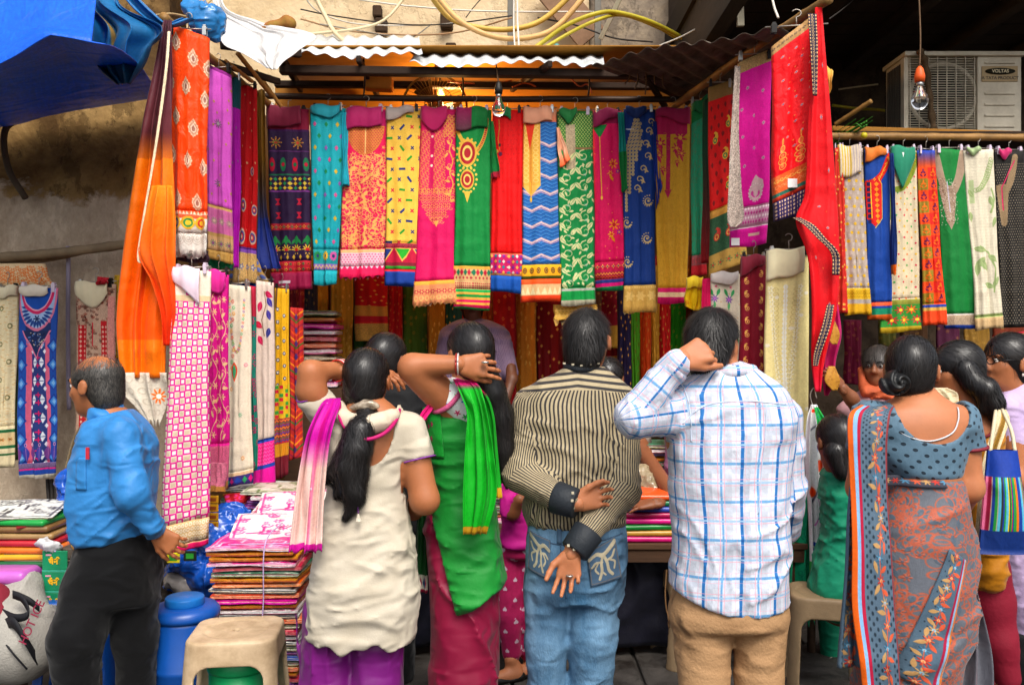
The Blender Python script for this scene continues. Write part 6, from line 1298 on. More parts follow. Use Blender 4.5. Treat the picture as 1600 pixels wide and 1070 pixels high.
for (nm, A, B, w, m_, l) in (('bracket', (799, -20, 6.9), (799, 76, 6.9), .06, mat('steel_plate', '6a665e', .6, .5), 'vertical steel strip on the beige wall'), ('bracket', (934, -20, 6.8), (934, 82, 6.8), .05, _M['steel_plate'], 'upright steel strip on the cement wall'), ('bracket', (970, -5, 6.6), (938, 62, 6.7), .035, mat('pale_strut', 'a39a84', .6, .2), 'slanting pale metal strut'), ('bracket', (1155, -20, 5.6), (1157, 42, 5.6), .045, _M['pale_strut'], 'short pale post above the rusty sheet')):
    o = bevel(MB().bar(P(*A), P(*B), w, .03, up=(0, 1, 0)).build(nm, m_, org=P(*A)), .004); tag(o, l, 'bracket')
o = bevel(MB().bar(P(850, -30, 7.05), P(925, 60, 7.05), .25, .03, up=(0, 1, 0)).build('board', mat('brown_board', '8a6a50', .8, var=.3), org=P(850, 0, 7)), .004); tag(o, 'sloping brown board behind the hoses', 'board')
for (u, v, s) in ((590, 20, 1), (596, 42, 1.3), (698, 34, 1.4), (705, 80, 1.2)):
    o = MB().box(P(u, v, 7.17), (.035*s, .05, .045*s)).build('socket_hole', mat('hole_dark', '3a2a1c', .95, var=.4), org=P(u, v, 7.17)); bevel(o, .012); tag(o, {590: 'topmost square beam hole in the beige wall', 596: 'beam hole under the topmost one in the beige wall', 698: 'wide beam hole near the black wire', 705: 'lowest beam hole just above the tin roof'}[u], 'wall hole')
# fan and box under the roof
fc = P(680, 168, 6.0); fan = thing('caged_fan', fc, 'round caged fan under the roof behind the magenta kurta piece', 'fan'); b = MB(); fr = .215
for rr_, rad in ((fr, .006), (fr*.97, .004), (fr*.6, .003), (fr*.3, .003)): b.tube([fc+np.array((rr_*math.cos(a), -.03+.0*a-(1-rr_/fr)*.05, rr_*math.sin(a))) for a in th_], rad, 6)
for k in range(48): a = k*math.pi/24; b.tube([fc+np.array((fr*.1*math.cos(a), -.085, fr*.1*math.sin(a))), fc+np.array((fr*.7*math.cos(a), -.065, fr*.7*math.sin(a))), fc+np.array((fr*math.cos(a), -.03, fr*math.sin(a)))], .0016, 4)
b.build('cage', mat('cage_brass', '8a6428', .4, .6), fan, True)
for k in range(3):
    a = k*2.094; V = [fc+np.array((r*math.cos(a+q), q*.1, r*math.sin(a+q))) for r in (.03, .11, .185) for q in (-.4, 0, .4)]
    solid(mesh('blade', V, [(0, 1, 4, 3), (1, 2, 5, 4), (3, 4, 7, 6), (4, 5, 8, 7)], mat('fan_plastic', '6a4a20', .5), fan), .003)
bevel(MB().box(fc+np.array((0, .08, 0)), (.05, .07, .05)).build('motor', _M['fan_plastic'], fan), .015); MB().tube([fc+np.array((0, .1, 0)), fc+np.array((0, .12, .35))], .015, 8).build('stem', _M['fan_plastic'], fan, True)
o = bevel(MB().box(P(592, 132, 5.95), (.095, .05, .042), rotm('Y', .06)).build('wooden_block', mat('ochre_block', 'c8842c', .6, var=.2), org=P(592, 132, 5.95)), .012); tag(o, 'ochre block wedged under the roof left of the fan', 'block')  # ochre is the block's own base colour
# ---------------------------------------------------------------- tarpaulins and plastic
blue_t = Tex(2, 64, '0a5fd0').speck(.12, 3)
V = []; UV = []; nu, nv = 60, 50
for i in range(nu):
    s = i/(nu-1); u = -140+s*405; ve = 100-min(u, 140)*.32 if u < 140 else 55+(u-140)*.10; vb = 196-u*.19
    kn = spl([P(u, -90, 4.1), P(u, -30, 3.9), P(u, ve*.6, 3.68), P(u, ve, 3.6), P(u, ve+8, 3.68), P(u, (ve+vb)/2, 4.3), P(u, vb-4, 5.0), P(u, vb, 5.12)], nv)
    for j in range(nv): kn[j][0] += max(0, s-.3)*(-105*(1-min(1, max(0, (j/nv-.42)/.5))))/FOC*4.2*1.4; V.append(kn[j]); UV.append((s*3, 1-j/(nv-1)))
V = np.array(V); V[:, 2] += .022*vnoise(V*np.array((1.2, 2.2, 2)), 3)+.014*vnoise(V*np.array((6, 3, 7)), 4); V[:, 1] += .03*vnoise(V*np.array((3, 1, 3)), 5)
F = [(i*nv+j, i*nv+j+1, (i+1)*nv+j+1, (i+1)*nv+j) for i in range(nu-1) for j in range(nv-1)]
tb = tmat('blue_tarp', blue_t, .38, 0, spec=.45, crease=.5, transl=.12, ext='REPEAT', cs=(5, 5, 5)); o = mesh('tarpaulin', V, F, tb, org=(-2.4, 4, 2.8), uv=UV); solid(o, .003); tag(o, 'big bright blue tarpaulin awning over the left wall', 'tarpaulin')
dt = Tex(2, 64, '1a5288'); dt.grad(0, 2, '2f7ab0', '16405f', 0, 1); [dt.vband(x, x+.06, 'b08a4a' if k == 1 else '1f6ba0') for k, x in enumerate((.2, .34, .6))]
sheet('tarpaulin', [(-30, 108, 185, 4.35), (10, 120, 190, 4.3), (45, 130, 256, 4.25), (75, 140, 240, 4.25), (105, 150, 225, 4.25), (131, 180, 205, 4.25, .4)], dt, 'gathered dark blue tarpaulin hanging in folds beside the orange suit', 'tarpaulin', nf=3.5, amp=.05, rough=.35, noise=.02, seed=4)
sheet('tarpaulin_rope', [(-20, 180, 200, 4.3), (20, 215, 240, 4.3), (40, 250, 268, 4.35), (30, 285, 305, 4.4)], Tex(2, 32, '2470a8').speck(.1), 'twisted blue tarpaulin tail reaching to the pole top', 'tarpaulin', nf=1.5, amp=.03, ns=20, nt=30, rough=.35, seed=6)
def crumple(name, pr, m, label, cat, amp=.010, h=.008, f=19, seed=0, base=None, parent=None, cuts=()):
    V, F = surf(pr, h, cuts, disp=lambda p: 1.6*amp*((1-np.abs(vnoise(p*f*np.array((1, 1, .6))+.8*vnoise(p*7, seed+5)[:, None], seed)))**3-.3)+amp*.5*(1-2*np.abs(vnoise(p*f*2.1, seed+1)))-amp*.4)
    o = mesh(name, V, F, m, parent, org=base if base is not None else V.mean(0)*np.array((1, 1, 0))+np.array((0, 0, V[:, 2].min()))); 
    if parent is None: tag(o, label, cat)
    return o
poly_b = mat('blue_polythene', '1450b0', .22, cloth=1.4, var=.25, vs=9, spec=.6, bump=.3, bs=30); poly_l = mat('light_blue_polythene', '2478b8', .25, cloth=1.4, var=.25, vs=9, spec=.6, bump=.3, bs=30); poly_w = mat('white_polythene', 'cfcfd0', .35, cloth=1.4, var=.15, spec=.5, bump=.3, bs=25)
crumple('plastic_bag', [rcone(P(300, 10, 4.5), P(325, 35, 4.5), .05, .085), rcone(P(325, 35, 4.5), P(338, 60, 4.5), .08, .03)], poly_l, 'tied light blue plastic bag on the left pole end', 'plastic bag', seed=2)
crumple('plastic_bag', [rcone(P(112, 755, 4.3), P(118, 785, 4.3), .07, .08), rcone(P(104, 800, 4.2), P(112, 850, 4.15), .07, .15)], poly_b, 'crumpled blue plastic bag behind the balding man', 'plastic bag', seed=5)
crumple('plastic_bag', [rcone(P(64, 846, 3.85), P(84, 852, 3.85), .022, .03, sq=((0, 0, 1), .8))], poly_w, 'small crumpled white bag with maroon mark on the table', 'plastic bag', seed=8, amp=.014)
crumple('plastic_bag', [rcone(P(300, 870, 4.3), P(360, 830, 4.5), .1, .14), rcone(P(280, 900, 4.4), P(330, 900, 4.3), .08, .1)], poly_b, 'large crumpled blue plastic bag behind the blue drum', 'plastic bag', seed=9, amp=.014)
crumple('plastic_bag', [rcone(P(268, 905, 4.3), P(290, 915, 4.3), .04, .06)], mat('clear_grey_poly', '8a8480', .2, spec=.6), 'greyish clear plastic bag above the blue drum', 'plastic bag', seed=11)
crumple('plastic_bag', [rcone(P(862, 88, 6.3), P(870, 72, 6.3), .045, .015)], mat('teal_poly', '4a8a88', .4), 'small teal plastic rag knotted on the middle tin sheet', 'plastic bag', seed=12, amp=.006)
sheet('plastic_sheet', [(-30, 330, 345, 5.5, .3), (15, 334, 356, 5.4, .4), (44, 340, 440, 5.25, .7), (56, 345, 492, 5.1), (70, 350, 482, 4.9), (84, 380, 464, 4.75), (97, 402, 446, 4.6), (110, 420, 434, 4.5, .5)], Tex(1, 32, 'e4e2e0').speck(.03), 'crumpled white plastic sheet spilling off the left roof corner', 'plastic sheet', nf=3.2, amp=.03, noise=.05, rough=.5, seed=14, nt=60, transl=.3)
o = mesh('red_rag', *(lambda q: q)(surf([rcone(P(405, 45, 5.3), P(450, 38, 5.3), .02, .05)], .01, (), lambda p: .02*vnoise(p*14, 3))), mat('rag_red', 'b8402c', .8, var=.3, col2='8a7a2c'), org=P(430, 40, 5.3)); tag(o, 'red and olive rag on the roof behind the white plastic', 'rag')
# ---------------------------------------------------------------- stools, drum, tub
def rboxz(zs, ws, r, c, g=0, k=.01, inv=False, yr=1.):
    zs, ws = np.array(zs, float), np.array(ws, float); c = np.array(c, float)
    def f(p):
        q = p-c; w = np.interp(q[:, 2], zs, ws); dx = np.abs(q[:, 0])-w+r; dy = np.abs(q[:, 1])-w*yr+r
        d = np.hypot(np.maximum(dx, 0), np.maximum(dy, 0))+np.minimum(np.maximum(dx, dy), 0)-r; z = np.maximum(zs[0]-q[:, 2], q[:, 2]-zs[-1])
        return np.hypot(np.maximum(d+.012, 0), np.maximum(z+.012, 0))-.012+np.minimum(np.maximum(d+.012, z+.012), 0) if not inv else np.maximum(d, z)
    m = max(ws)+.02
    return dict(f=f, lo=c+np.array((-m, -m, zs[0]-.02)), hi=c+np.array((m, m, zs[-1]+.02)), g=g, k=k, uv=lambda p: p[:, :2])
def arch(c, axis, hw0, hw1, z1, r):
    c = np.array(c, float)
    def f(p):
        q = p-c; x = q[:, axis]; w = hw0+(hw1-hw0)*np.clip(q[:, 2]/z1, 0, 1); dx = np.abs(x)-w+r; dz = q[:, 2]-z1+r
        return np.hypot(np.maximum(dx, 0), np.maximum(dz, 0))+np.minimum(np.maximum(dx, dz), 0)-r
    return dict(f=f, lo=c, hi=c, g=0, k=.004, uv=None)
def make_stool(loc, m, label, rz=0, wt=.165, wb=.2):
    body = [rboxz([0, .45], [wb, wt], .07, (0, 0, 0))]; cuts = [rboxz([-.05, .425], [wb-.012, wt-.016], .06, (0, 0, 0), inv=True)]
    cuts += [arch((0, 0, 0), 0, wb-.055, wt-.045, .36, .05), arch((0, 0, 0), 1, wb-.055, wt-.045, .36, .05), rcone((0, 0, .4), (0, 0, .5), .012, .012, k=.003)]
    V, F = surf(body, .0062, cuts); rim = V[:, 2] > .445; rad = np.hypot(V[:, 0], V[:, 1])
    V[:, 2] += np.where(rim & (rad < .12), -.004+.0012*np.cos(np.arctan2(V[:, 1], V[:, 0])*36), 0)
    t = thing('plastic_stool', loc, label, 'stool'); Rz = rotm('Z', rz); W = V@Rz.T+np.array(loc)
    hi = V[F].mean(1)[:, 2] > .40; mesh('seat', *sub(W, F[hi]), m, t)
    fc_ = V[F].mean(1); lo = ~hi
    for sx in (-1, 1):
        for sy in (-1, 1):
            k = lo & (np.sign(fc_[:, 0]) == sx) & (np.sign(fc_[:, 1]) == sy); mesh('leg', *sub(W, F[k]), m, t)
    return t
def sub(V, F):
    u, inv = np.unique(F, return_inverse=True); return V[u], inv.reshape(F.shape)
beige = mat('beige_plastic', 'b0936e', .5, var=.25, vs=7, col2='d9bf9d', spec=.35, bump=.1); bluep = mat('blue_plastic', '0c4a9c', .35, var=.15, spec=.5, bump=.03); darkbeige = mat('brown_beige_plastic', '8a7458', .5, var=.2)
make_stool((Xp(366, 3.42), 3.45, 0), beige, 'beige plastic stool with ribbed seat at the front beside the blue drum', .12)
make_stool((Xp(1292, 3.95), 3.98, 0), darkbeige, 'dull beige plastic stool under the woman in teal', -.25, .15, .175)
make_stool((Xp(1092, 4.35), 4.4, 0), darkbeige, 'dull beige stool in the dark behind the khaki trousers', .1)
make_stool((Xp(112, 3.85), 3.95, 0), bluep, 'dark blue plastic stool under the wooden table', .2, .15, .18)
c = (Xp(290, 3.72), 3.72, 0); dr = thing('water_drum', c, 'blue plastic water drum with round screw lid beside the beige stool', 'drum')
MB().lathe([(.0001, 0), (.125, 0), (.132, .02), (.132, .2), (.137, .208), (.137, .225), (.132, .233), (.132, .4), (.128, .42), (.0001, .42)], c, 40).build('body', bluep, dr, True)
MB().lathe([(.0001, .415), (.137, .415), (.139, .43), (.137, .445), (.122, .462), (.09, .468), (.0001, .468)], c, 40).build('collar', bluep, dr, True)
bevel(MB().lathe([(.0001, .466), (.076, .466), (.079, .472), (.078, .497), (.072, .502), (.0001, .503)], (c[0], c[1]-.01, 0), 32).build('lid', mat('lid_blue', '1668b4', .4), dr, True), .002)
greenp = mat('green_plastic', '0d9a58', .4, var=.12, spec=.4, bump=.03); c = (Xp(372, 3.46), 3.47, 0); tb_ = thing('plastic_tub', c, 'green plastic tub with lid standing under the beige stool', 'tub')
MB().lathe([(.0001, 0), (.09, 0), (.108, .01), (.112, .3), (.0001, .3)], c, 36).build('body', greenp, tb_, True); MB().lathe([(.0001, .295), (.117, .295), (.119, .305), (.119, .335), (.112, .345), (.08, .352), (.075, .372), (.0001, .375)], c, 36).build('lid', greenp, tb_, True)
# ---------------------------------------------------------------- packets of cloth
def packtex(i):
    r = random.Random(i*7+1); cs = [('d81c84', 'e8e0e8'), ('e4dfd8', 'c81c7c'), ('c98a24', '7a2c1c'), ('dfe0da', '26262c'), ('cf4a2c', 'e8c8a0'), ('1c7a5a', 'd8d8c8'), ('2c4a9c', 'd0c8d8'), ('a81c3c', 'e0b0a0'), ('d8d0c0', '5a6a3c'), ('e0661c', 'f0d8c0'), ('e8e4e0', 'a82c5c'), ('5a2a7c', 'd0a0c8'), ('b8a88c', '3c2c24'), ('d01c9c', 'd01c9c')][i % 14]
    t = Tex(1.5, 80, cs[0])
    for _ in range(36):
        x, y = r.random(), r.random(); k = r.random()
        if k < .4: t.flower(x, y, r.uniform(.03, .08), cs[1], cs[0], 6)
        elif k < .7: t.spiral(x, y, .08, cs[1], .02)
        else: t.rect(x, y, .1, .015, cs[1], r.choice((0, 1.57)))
    t.rect(.5, .5, .46, .46, cs[1], ring=.02)
    for k in range(12): y = 1.02+k*.04; t.band(y, y+.04, r.choice((cs[0], cs[0], cs[1], r.choice(('26242c', 'e8e0d8', cs[1], 'd8a030', 'b01c4c')))))
    t.speck(.12, i, 1.0, 1.5); return t
_pt = {}
def packmat(i):
    i %= 14
    if i not in _pt: _pt[i] = tmat('packet_%d' % i, packtex(i), .28, 0, spec=.6, crease=.6, cs=(14, 14, 14), metalrelief=0)
    return _pt[i]
_pm = {}
def packet(c, w, d, h, rz, mi, label, tilt=0, group=None, sag=.006, name='fabric_packet', cat='fabric packet'):
    key = (round(w, 2), round(d, 2), round(h, 3), mi % 14)
    if key not in _pm:
        nx, ny = 12, 9; V = []; UV = []
        for top in (0, 1):
            for i in range(nx+1):
                for j in range(ny+1):
                    x, y = i/nx*2-1, j/ny*2-1; ed = (1-abs(x)**8)*(1-abs(y)**8); xx, yy = x*w/2, y*d/2
                    z = (h/2)*(.55+.45*ed)*(1 if top else -1)+sag*(vnoise([[xx*9, yy*9, mi+top]])[0]); V.append((xx, yy, z)); UV.append((i/nx, .33+.67*j/ny))
        n1 = (nx+1)*(ny+1); F = []
        for i in range(nx):
            for j in range(ny):
                a = i*(ny+1)+j; F.append((a, a+1, a+ny+2, a+ny+1)); F.append((n1+a, n1+a+ny+1, n1+a+ny+2, n1+a+1))
        per = [i*(ny+1) for i in range(nx+1)]+[nx*(ny+1)+j for j in range(1, ny+1)]+[i*(ny+1)+ny for i in range(nx-1, -1, -1)]+[j for j in range(ny-1, 0, -1)]
        base = len(V)
        for q, k in enumerate(per+per[:1]):
            for top in (0, 1): V.append(tuple(np.array(V[k+top*n1])*np.array((1.004, 1.004, 1)))); UV.append((q/len(per)*3 % 1.0, .02+.3*top))
        for q in range(len(per)): a = base+2*q; F.append((a, a+2, a+3, a+1))
        _pm[key] = (np.array(V), F, UV)
        o = mesh(name, V, F, packmat(mi), uv=UV, org=(0, 0, 0)); _pm[key] = o
    else: o = _pm[key].copy(); COL.objects.link(o)
    o.location = [float(x) for x in c]; o.rotation_euler = (tilt, random.uniform(-.012, .012), rz); return tag(o, label, cat, group)
ORD = ['top', 'second', 'third', 'fourth', 'fifth', 'sixth', 'seventh', 'eighth', 'ninth', 'tenth', 'eleventh', 'twelfth', 'thirteenth', 'fourteenth', 'fifteenth', 'sixteenth', 'seventeenth', 'eighteenth', 'nineteenth', 'twentieth', 'twenty-first', 'twenty-second', 'twenty-third', 'twenty-fourth', 'twenty-fifth', 'twenty-sixth', 'twenty-seventh', 'twenty-eighth', 'twenty-ninth', 'thirtieth']
CN = ['pink', 'white and magenta', 'ochre', 'black and white', 'rust orange', 'green', 'blue', 'crimson', 'cream and olive', 'orange', 'white and rose', 'purple', 'brown and black', 'bright magenta']
xs_, ys_ = Xp(409, 4.1), 4.13; seq = [0, 2, 2, 0, 7, 5, 2, 9, 3, 4, 13, 2, 10, 3, 4, 8, 7, 10, 3, 8, 11, 6, 5, 4, 2, 7, 11, 10]; n_ = len(seq)
hp = .0232
for i, k in enumerate(seq):
    z = hp*(n_-i)-hp/2; packet((xs_+random.uniform(-.012, .012)+(i-5)*.0008, ys_+random.uniform(-.01, .01), z), .385, .34, hp, random.uniform(-.05, .05), k, f'{ORD[i]} packet of the tall tied stack, {CN[k]} cloth', group='packets in the tall stack beside the cream kurta woman')
zt = hp*n_
for i, (k, dy, dz, rz) in enumerate(((1, .1, .016, .1), (10, .22, .05, -.1), (1, .33, .085, .15))): packet((xs_+.03*i+.02, ys_+dy, zt+dz), .38, .3, .028, rz, k, ('lowest', 'middle', 'uppermost')[i]+' white and magenta packet sloping on the tall stack', tilt=.3, group='packets on top of the tall stack')
strg = mat('lilac_string', 'b8a0c8', .5)
o = MB().tube(spl([(xs_+.06, ys_+.1, zt+.05), (xs_+.055, ys_-.175, zt+.01), (xs_+.05, ys_-.186, zt*.6), (xs_+.03, ys_-.186, zt*.3), (xs_+.05, ys_-.186, .02)], 30), .003, 5).build('string', strg, smooth=True, org=(xs_, ys_-.18, 0)); tag(o, 'lilac string tied down the tall stack of packets', 'string')
o = MB().tube(spl([(xs_-.2, ys_-.1, zt-.01), (xs_, ys_-.18, zt+.012), (xs_+.2, ys_-.1, zt)], 16), .0025, 5).build('string', strg, smooth=True, org=(xs_, ys_-.18, zt)); tag(o, 'lilac string tied across the top of the tall stack', 'string')
# low table of the stall
tbw = mat('table_wood', '4a3220', .8, var=.4, vs=5, stretch=(.3, 3, 3))
tbl = thing('stall_table', (.15, 5.0, 0), 'low dark wooden table that carries the cloth in the middle', 'table')
for k in range(8): bevel(MB().box((.12, 4.32+k*.18, .585), (1.28, .086, .014)).build('plank', tbw, tbl), .004)
for x in (-1.1, .1, 1.32):
    for y in (4.3, 5.6): bevel(MB().box((x, y, .285), (.03, .03, .285)).build('leg', tbw, tbl), .005)
MB().box((.12, 4.26, .54), (1.27, .015, .03)).build('rail', tbw, tbl)
cols = [('orange', 'e0521a'), ('green', '0d6a40'), ('blue', '2a3f9c'), ('crimson', 'a80c4c'), ('bright pink', 'd40c7c'), ('dark green', '0e7a2c'), ('gold', 'b8862c'), ('rose', 'c8106c')]
def bundle(c, w, d, h, col, label, group):
    m = mat('satin_'+col, col, .3, var=.2, vs=7, spec=.5, bump=.35, bs=16); o = bevel(MB().box((0, 0, 0), (w/2, d/2, h/2)).build('cloth_bundle', m, org=(0, 0, 0)), h*.45, 4)
    for p in o.data.polygons: p.use_smooth = True
    o.location = [float(x) for x in c]; o.rotation_euler = (0, random.uniform(-.015, .015), random.uniform(-.06, .06)); return tag(o, label, 'folded cloth', group)
z = .6+8*.0285
for i, (nm, c_) in enumerate(cols):
    z -= .0285; bundle((Xp(1012, 4.3)+random.uniform(-.02, .02), 4.42, z+.0145), .62, .34, .0275, c_, f'{nm} folded cloth, {ORD[i]} of the pile between the two men', 'folded cloths between the two men')
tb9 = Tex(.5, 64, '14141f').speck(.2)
sheet('shade_sheet', [(862, 560, 1240, 4.36), (930, 556, 1244, 4.37), (1010, 556, 1244, 4.4)], tb9, 'dark cloth hanging from the table edge down to the ground', 'cloth', nf=13, amp=.025, ns=150, nt=20, seed=3)  # added near-black sheet, its colour stands for the shade below the table
for (u, Y, z0_, n_, w) in ((1005, 4.95, .6, 17, .42), (1045, 5.3, .6, 15, .4), (520, 4.75, .6, 7, .42), (455, 4.75, .6, 8, .4), (420, 5.1, .6, 6, .42), (600, 4.9, .6, 6, .4), (745, 4.9, .6, 8, .42), (880, 5.0, .6, 7, .42), (1180, 4.9, .6, 9, .42)):
    lab = {1005: 'pile behind the pink bundle', 1045: 'pile beside the reaching hand', 520: 'pile left of the cream kurta', 455: 'pile behind the tall stack', 420: 'pile under the off white suit piece', 600: 'pile between the two women', 745: 'pile behind the green dupatta', 880: 'pile behind the striped shirt', 1180: 'pile behind the checked shirt'}[u]
    for i in range(n_):
        k = random.randrange(14); packet((Xp(u, Y)+random.uniform(-.03, .03), Y+random.uniform(-.02, .02), z0_+(i+.5)*.024), w, .34, .024, random.uniform(-.15, .15), k, f'{ORD[n_-1-i]} packet of the {lab}', group='packets on the stall table')
crumple('plastic_bag', [rcone(P(1000, 735, 4.6), P(1030, 770, 4.5), .05, .07, sq=((0, 0, 1), .6))], mat('clear_poly', 'a89878', .15, var=.4, spec=.8, alpha=.75), 'crinkled clear plastic bag of beige cloth under the reaching arm', 'plastic bag', seed=21, amp=.014, f=22)
# shelf pile at the back left
for i in range(12):
    nm, c_ = cols[(i*5) % 8]; packet((Xp(494, 6.3), 6.35, U(600, 6.3)+i*.045), .3, .3, .042, random.uniform(-.1, .1), (i*3) % 14, f'{ORD[11-i]} folded piece of the dark shelf pile at the back', group='pile on the back shelf')
o = bevel(MB().box((Xp(494, 6.3), 6.4, U(600, 6.3)/2-.02), (.2, .2, U(600, 6.3)/2-.005)).build('shelf_unit', tbw, org=(Xp(494, 6.3), 6.4, 0)), .006); tag(o, 'dark wooden unit under the shelf pile', 'shelf')
# sachets beside the pink check
for (u, v, Y, dz, l) in ((333, 780, 4.35, .052, 'yellow foil sachet strip hanging beside the pink checked suit'),):
    t = thing('sachet_strip', P(u, v, Y), l, 'sachet strip')
    for k in range(4):
        p = P(u, 780+k*13.5, Y); w_ = .026; f_ = bevel(MB().box(p, (w_, .004, .019)).build('sachet', mat('foil_gold', 'c8941c', .3, .4), t), .003); MB().box(p+np.array((0, -.0045, 0)), (w_*.6, .0008, .008)).build('print', mat('foil_print', '7a3a14', .4, bump=0), f_)
for (u, v, c_, l) in ((271, 871, 'd8c81c', 'small yellow and green sachet under the pink hem'), (297, 868, '1c2420', 'small dark green sachet under the pink hem')):
    o = bevel(MB().box(P(u, v, 4.15), (.03, .004, .024)).build('sachet', mat('sachet_'+c_, c_, .3, bump=0), org=P(u, v, 4.15)), .003); MB().box(P(u, v, 4.15)+np.array((0, -.005, 0)), (.018, .0008, .012)).build('print', mat('sachet_green', '2c8a2c', .4, bump=0), o); tag(o, l, 'sachet')
# ---------------------------------------------------------------- left table and what is on it
lt = thing('wooden_table', (Xp(100, 4.0), 4.2, 0), 'grey weathered wooden crate table at the lower left', 'table'); gw = mat('weathered_wood', '5a5046', .85, var=.4, vs=6, stretch=(.4, 3, 4), bump=.5, bs=30); gl = mat('pale_strip_wood', '8a7e68', .8, var=.3, vs=6, stretch=(.4, 3, 4))
xa, xb = Xp(8, 3.9), Xp(190, 3.9)
for (va, vb, m_) in ((856, 873, gw), (873, 877, gl), (877, 888, gw), (888, 893, gl), (893, 912, gw)):
    bevel(MB().box(((xa+xb)/2, 3.9, (U(va, 3.9)+U(vb, 3.9))/2), ((xb-xa)/2, .012, (U(va, 3.9)-U(vb, 3.9))/2-.0015)).build('plank', m_, lt), .003)
for k in range(5): bevel(MB().box(((xa+xb)/2, 3.98+k*.13, U(858, 3.9)-.012), ((xb-xa)/2, .06, .01)).build('top_board', gw, lt), .003)
for x in (xa+.04, xb-.04):
    for y in (3.94, 4.5): MB().box((x, y, U(912, 3.9)/2), (.025, .025, U(912, 3.9)/2)).build('leg', gw, lt)
o = bevel(MB().box((Xp(100, 4.2), 4.35, U(858, 3.9)+.02), (.22, .12, .018)).build('black_cloth', mat('black_cloth_m', '14121a', .8), org=(Xp(100, 4.2), 4.35, .65)), .012); tag(o, 'black folded cloth on the weathered table', 'folded cloth')
gb = [('green', '14923c'), ('brown', '7a5a34'), ('tan', '9a7a4c'), ('red', 'b0202c'), ('orange', 'd8701c'), ('yellow', 'd8a01c'), ('dark green', '0f5a2c')]
z = U(805, 3.9)
for i, (nm, c_) in enumerate(gb): z -= .03; bundle((Xp(20, 3.95)+.01*i, 4.03, z), .36, .3, .028, c_, f'{nm} folded cloth, {ORD[i]} of the pile at the left edge', 'folded cloths at the left edge')
packet((Xp(22, 3.95), 4.02, U(803, 3.9)), .34, .28, .012, .15, 3, 'striped white flat packet lying on the green cloth', tilt=.12)
o = bevel(MB().box((Xp(22, 3.8), 3.93, U(822, 3.85)), (.055, .045, .004), rotm('X', .2)@rotm('Z', .5)).build('label_card', mat('maroon_card', '7a1c1c', .5), org=(Xp(22, 3.8), 3.93, U(822, 3.85))), .002); tag(o, 'maroon card on top of the green cloth', 'card')
for i, (nm, c_) in enumerate((('mauve patterned', 'b05ab0'), ('magenta', 'd8148c'))): bundle((Xp(-10, 3.75), 3.85, U(905+i*26, 3.75)), .26, .2, .06, c_, nm+' cloth bundle at the left frame edge', 'bundles at the left frame edge')
crumple('sweet_packet', [rcone(P(117, 830, 3.85), P(120, 850, 3.85), .02, .028, sq=((0, 1, 0), .5))], mat('sweet_foil', 'c8382c', .3, var=.6, vs=40, col2='e8c83c', spec=.6), 'red and yellow sweet packets beside the blue shirt hem', 'packet', amp=.004, h=.005, seed=3)
# green strip of sachets with Hindi lettering
st = thing('sachet_strip', P(85, 858, 3.84), 'long green strip of printed sachets hanging from the table', 'sachet strip'); gs = mat('sachet_green_foil', '0c7a50', .3, var=.25, spec=.5); gt = mat('sachet_seal', '3aa084', .3); yl = mat('yellow_letter', 'e0a818', .5, bump=0)
for k in range(5):
    v = 875+k*32.5; p = P(86-k*.8, v, 3.84); s_ = bevel(MB().box(p, (.054, .004, .042)).build('sachet', gs, st), .004); MB().box(p+np.array((0, -.001, -.044)), (.054, .0035, .003)).build('seal', gt, s_)
    text('चैनी', .034, yl, s_, p+np.array((0, -.0055, -.004)), bold=.0012); MB().box(p+np.array((-.025, -.0048, .024)), (.012, .0006, .0035)).build('mark', mat('mark_pink', 'c88aa0', .5, bump=0), s_)
MB().tube([P(86, 862, 3.835), P(88, 848, 3.86)], .004, 5).build('string', strg, st)
# duffel bag
db = thing('duffel_bag', (Xp(20, 3.75), 3.75, 0), 'grey white canvas duffel bag with black straps under the table', 'bag'); can = mat('canvas', '9a968e', .85, var=.15, bump=.4, bs=120); blkm = mat('black_webbing', '15151a', .7)
pr = [rcone(P(-20, 975, 3.8), P(30, 1000, 3.7), .2, .17), rcone(P(40, 920, 3.8), P(35, 990, 3.75), .07, .13)]
V, F = surf(pr, .012, (), folds(.012, 12, (1, 0, 1), .3, 5)); mesh('body', V, F, can, db)
def onbag(u, v, dy=0): return P(u, v, 3.56+dy)
for k, (pts, w) in enumerate((([(0, 980, 3.62), (20, 972, 3.55), (40, 1000, 3.54), (58, 1030, 3.6)], .022), ([(0, 955, 3.64), (25, 965, 3.56), (45, 958, 3.55), (35, 935, 3.58), (20, 928, 3.6)], .016), ([(20, 928, 3.6), (45, 938, 3.6), (62, 950, 3.62)], .016))):
    q = spl([P(*p) for p in pts], 20); V = np.concatenate([q+np.array((0, 0, w)), q-np.array((0, 0, w))]); F = [(i, i+1, 21+i, 20+i) for i in range(19)]; solid(mesh('strap', V, F, blkm, db), .004)
MB().tube(spl([P(5, 1000, 3.55), P(20, 1020, 3.53), P(42, 1045, 3.56)], 16), .004, 5).build('piping', blkm, db, True)
text('HOT ICE', .048, mat('red_print', '8a2440', .6, bump=0), db, P(50, 972, 3.53), rotm('Y', -1.15), bold=.0003)
mesh('side_panel', *surf([rcone(P(-14, 940, 3.7), P(-6, 1000, 3.62), .08, .1)], .012), mat('maroon_canvas', '7a1c2c', .8), db)
for k in range(4): wire([(74+k*6, 748, 4.95), (76+k*6, 790, 4.93), (74+k*7, 840, 4.93), (70+k*6, 870, 4.95)], .011, blk, ('first', 'second', 'third', 'fourth')[k]+' black cable down the grey wall counted from the left', n=16)
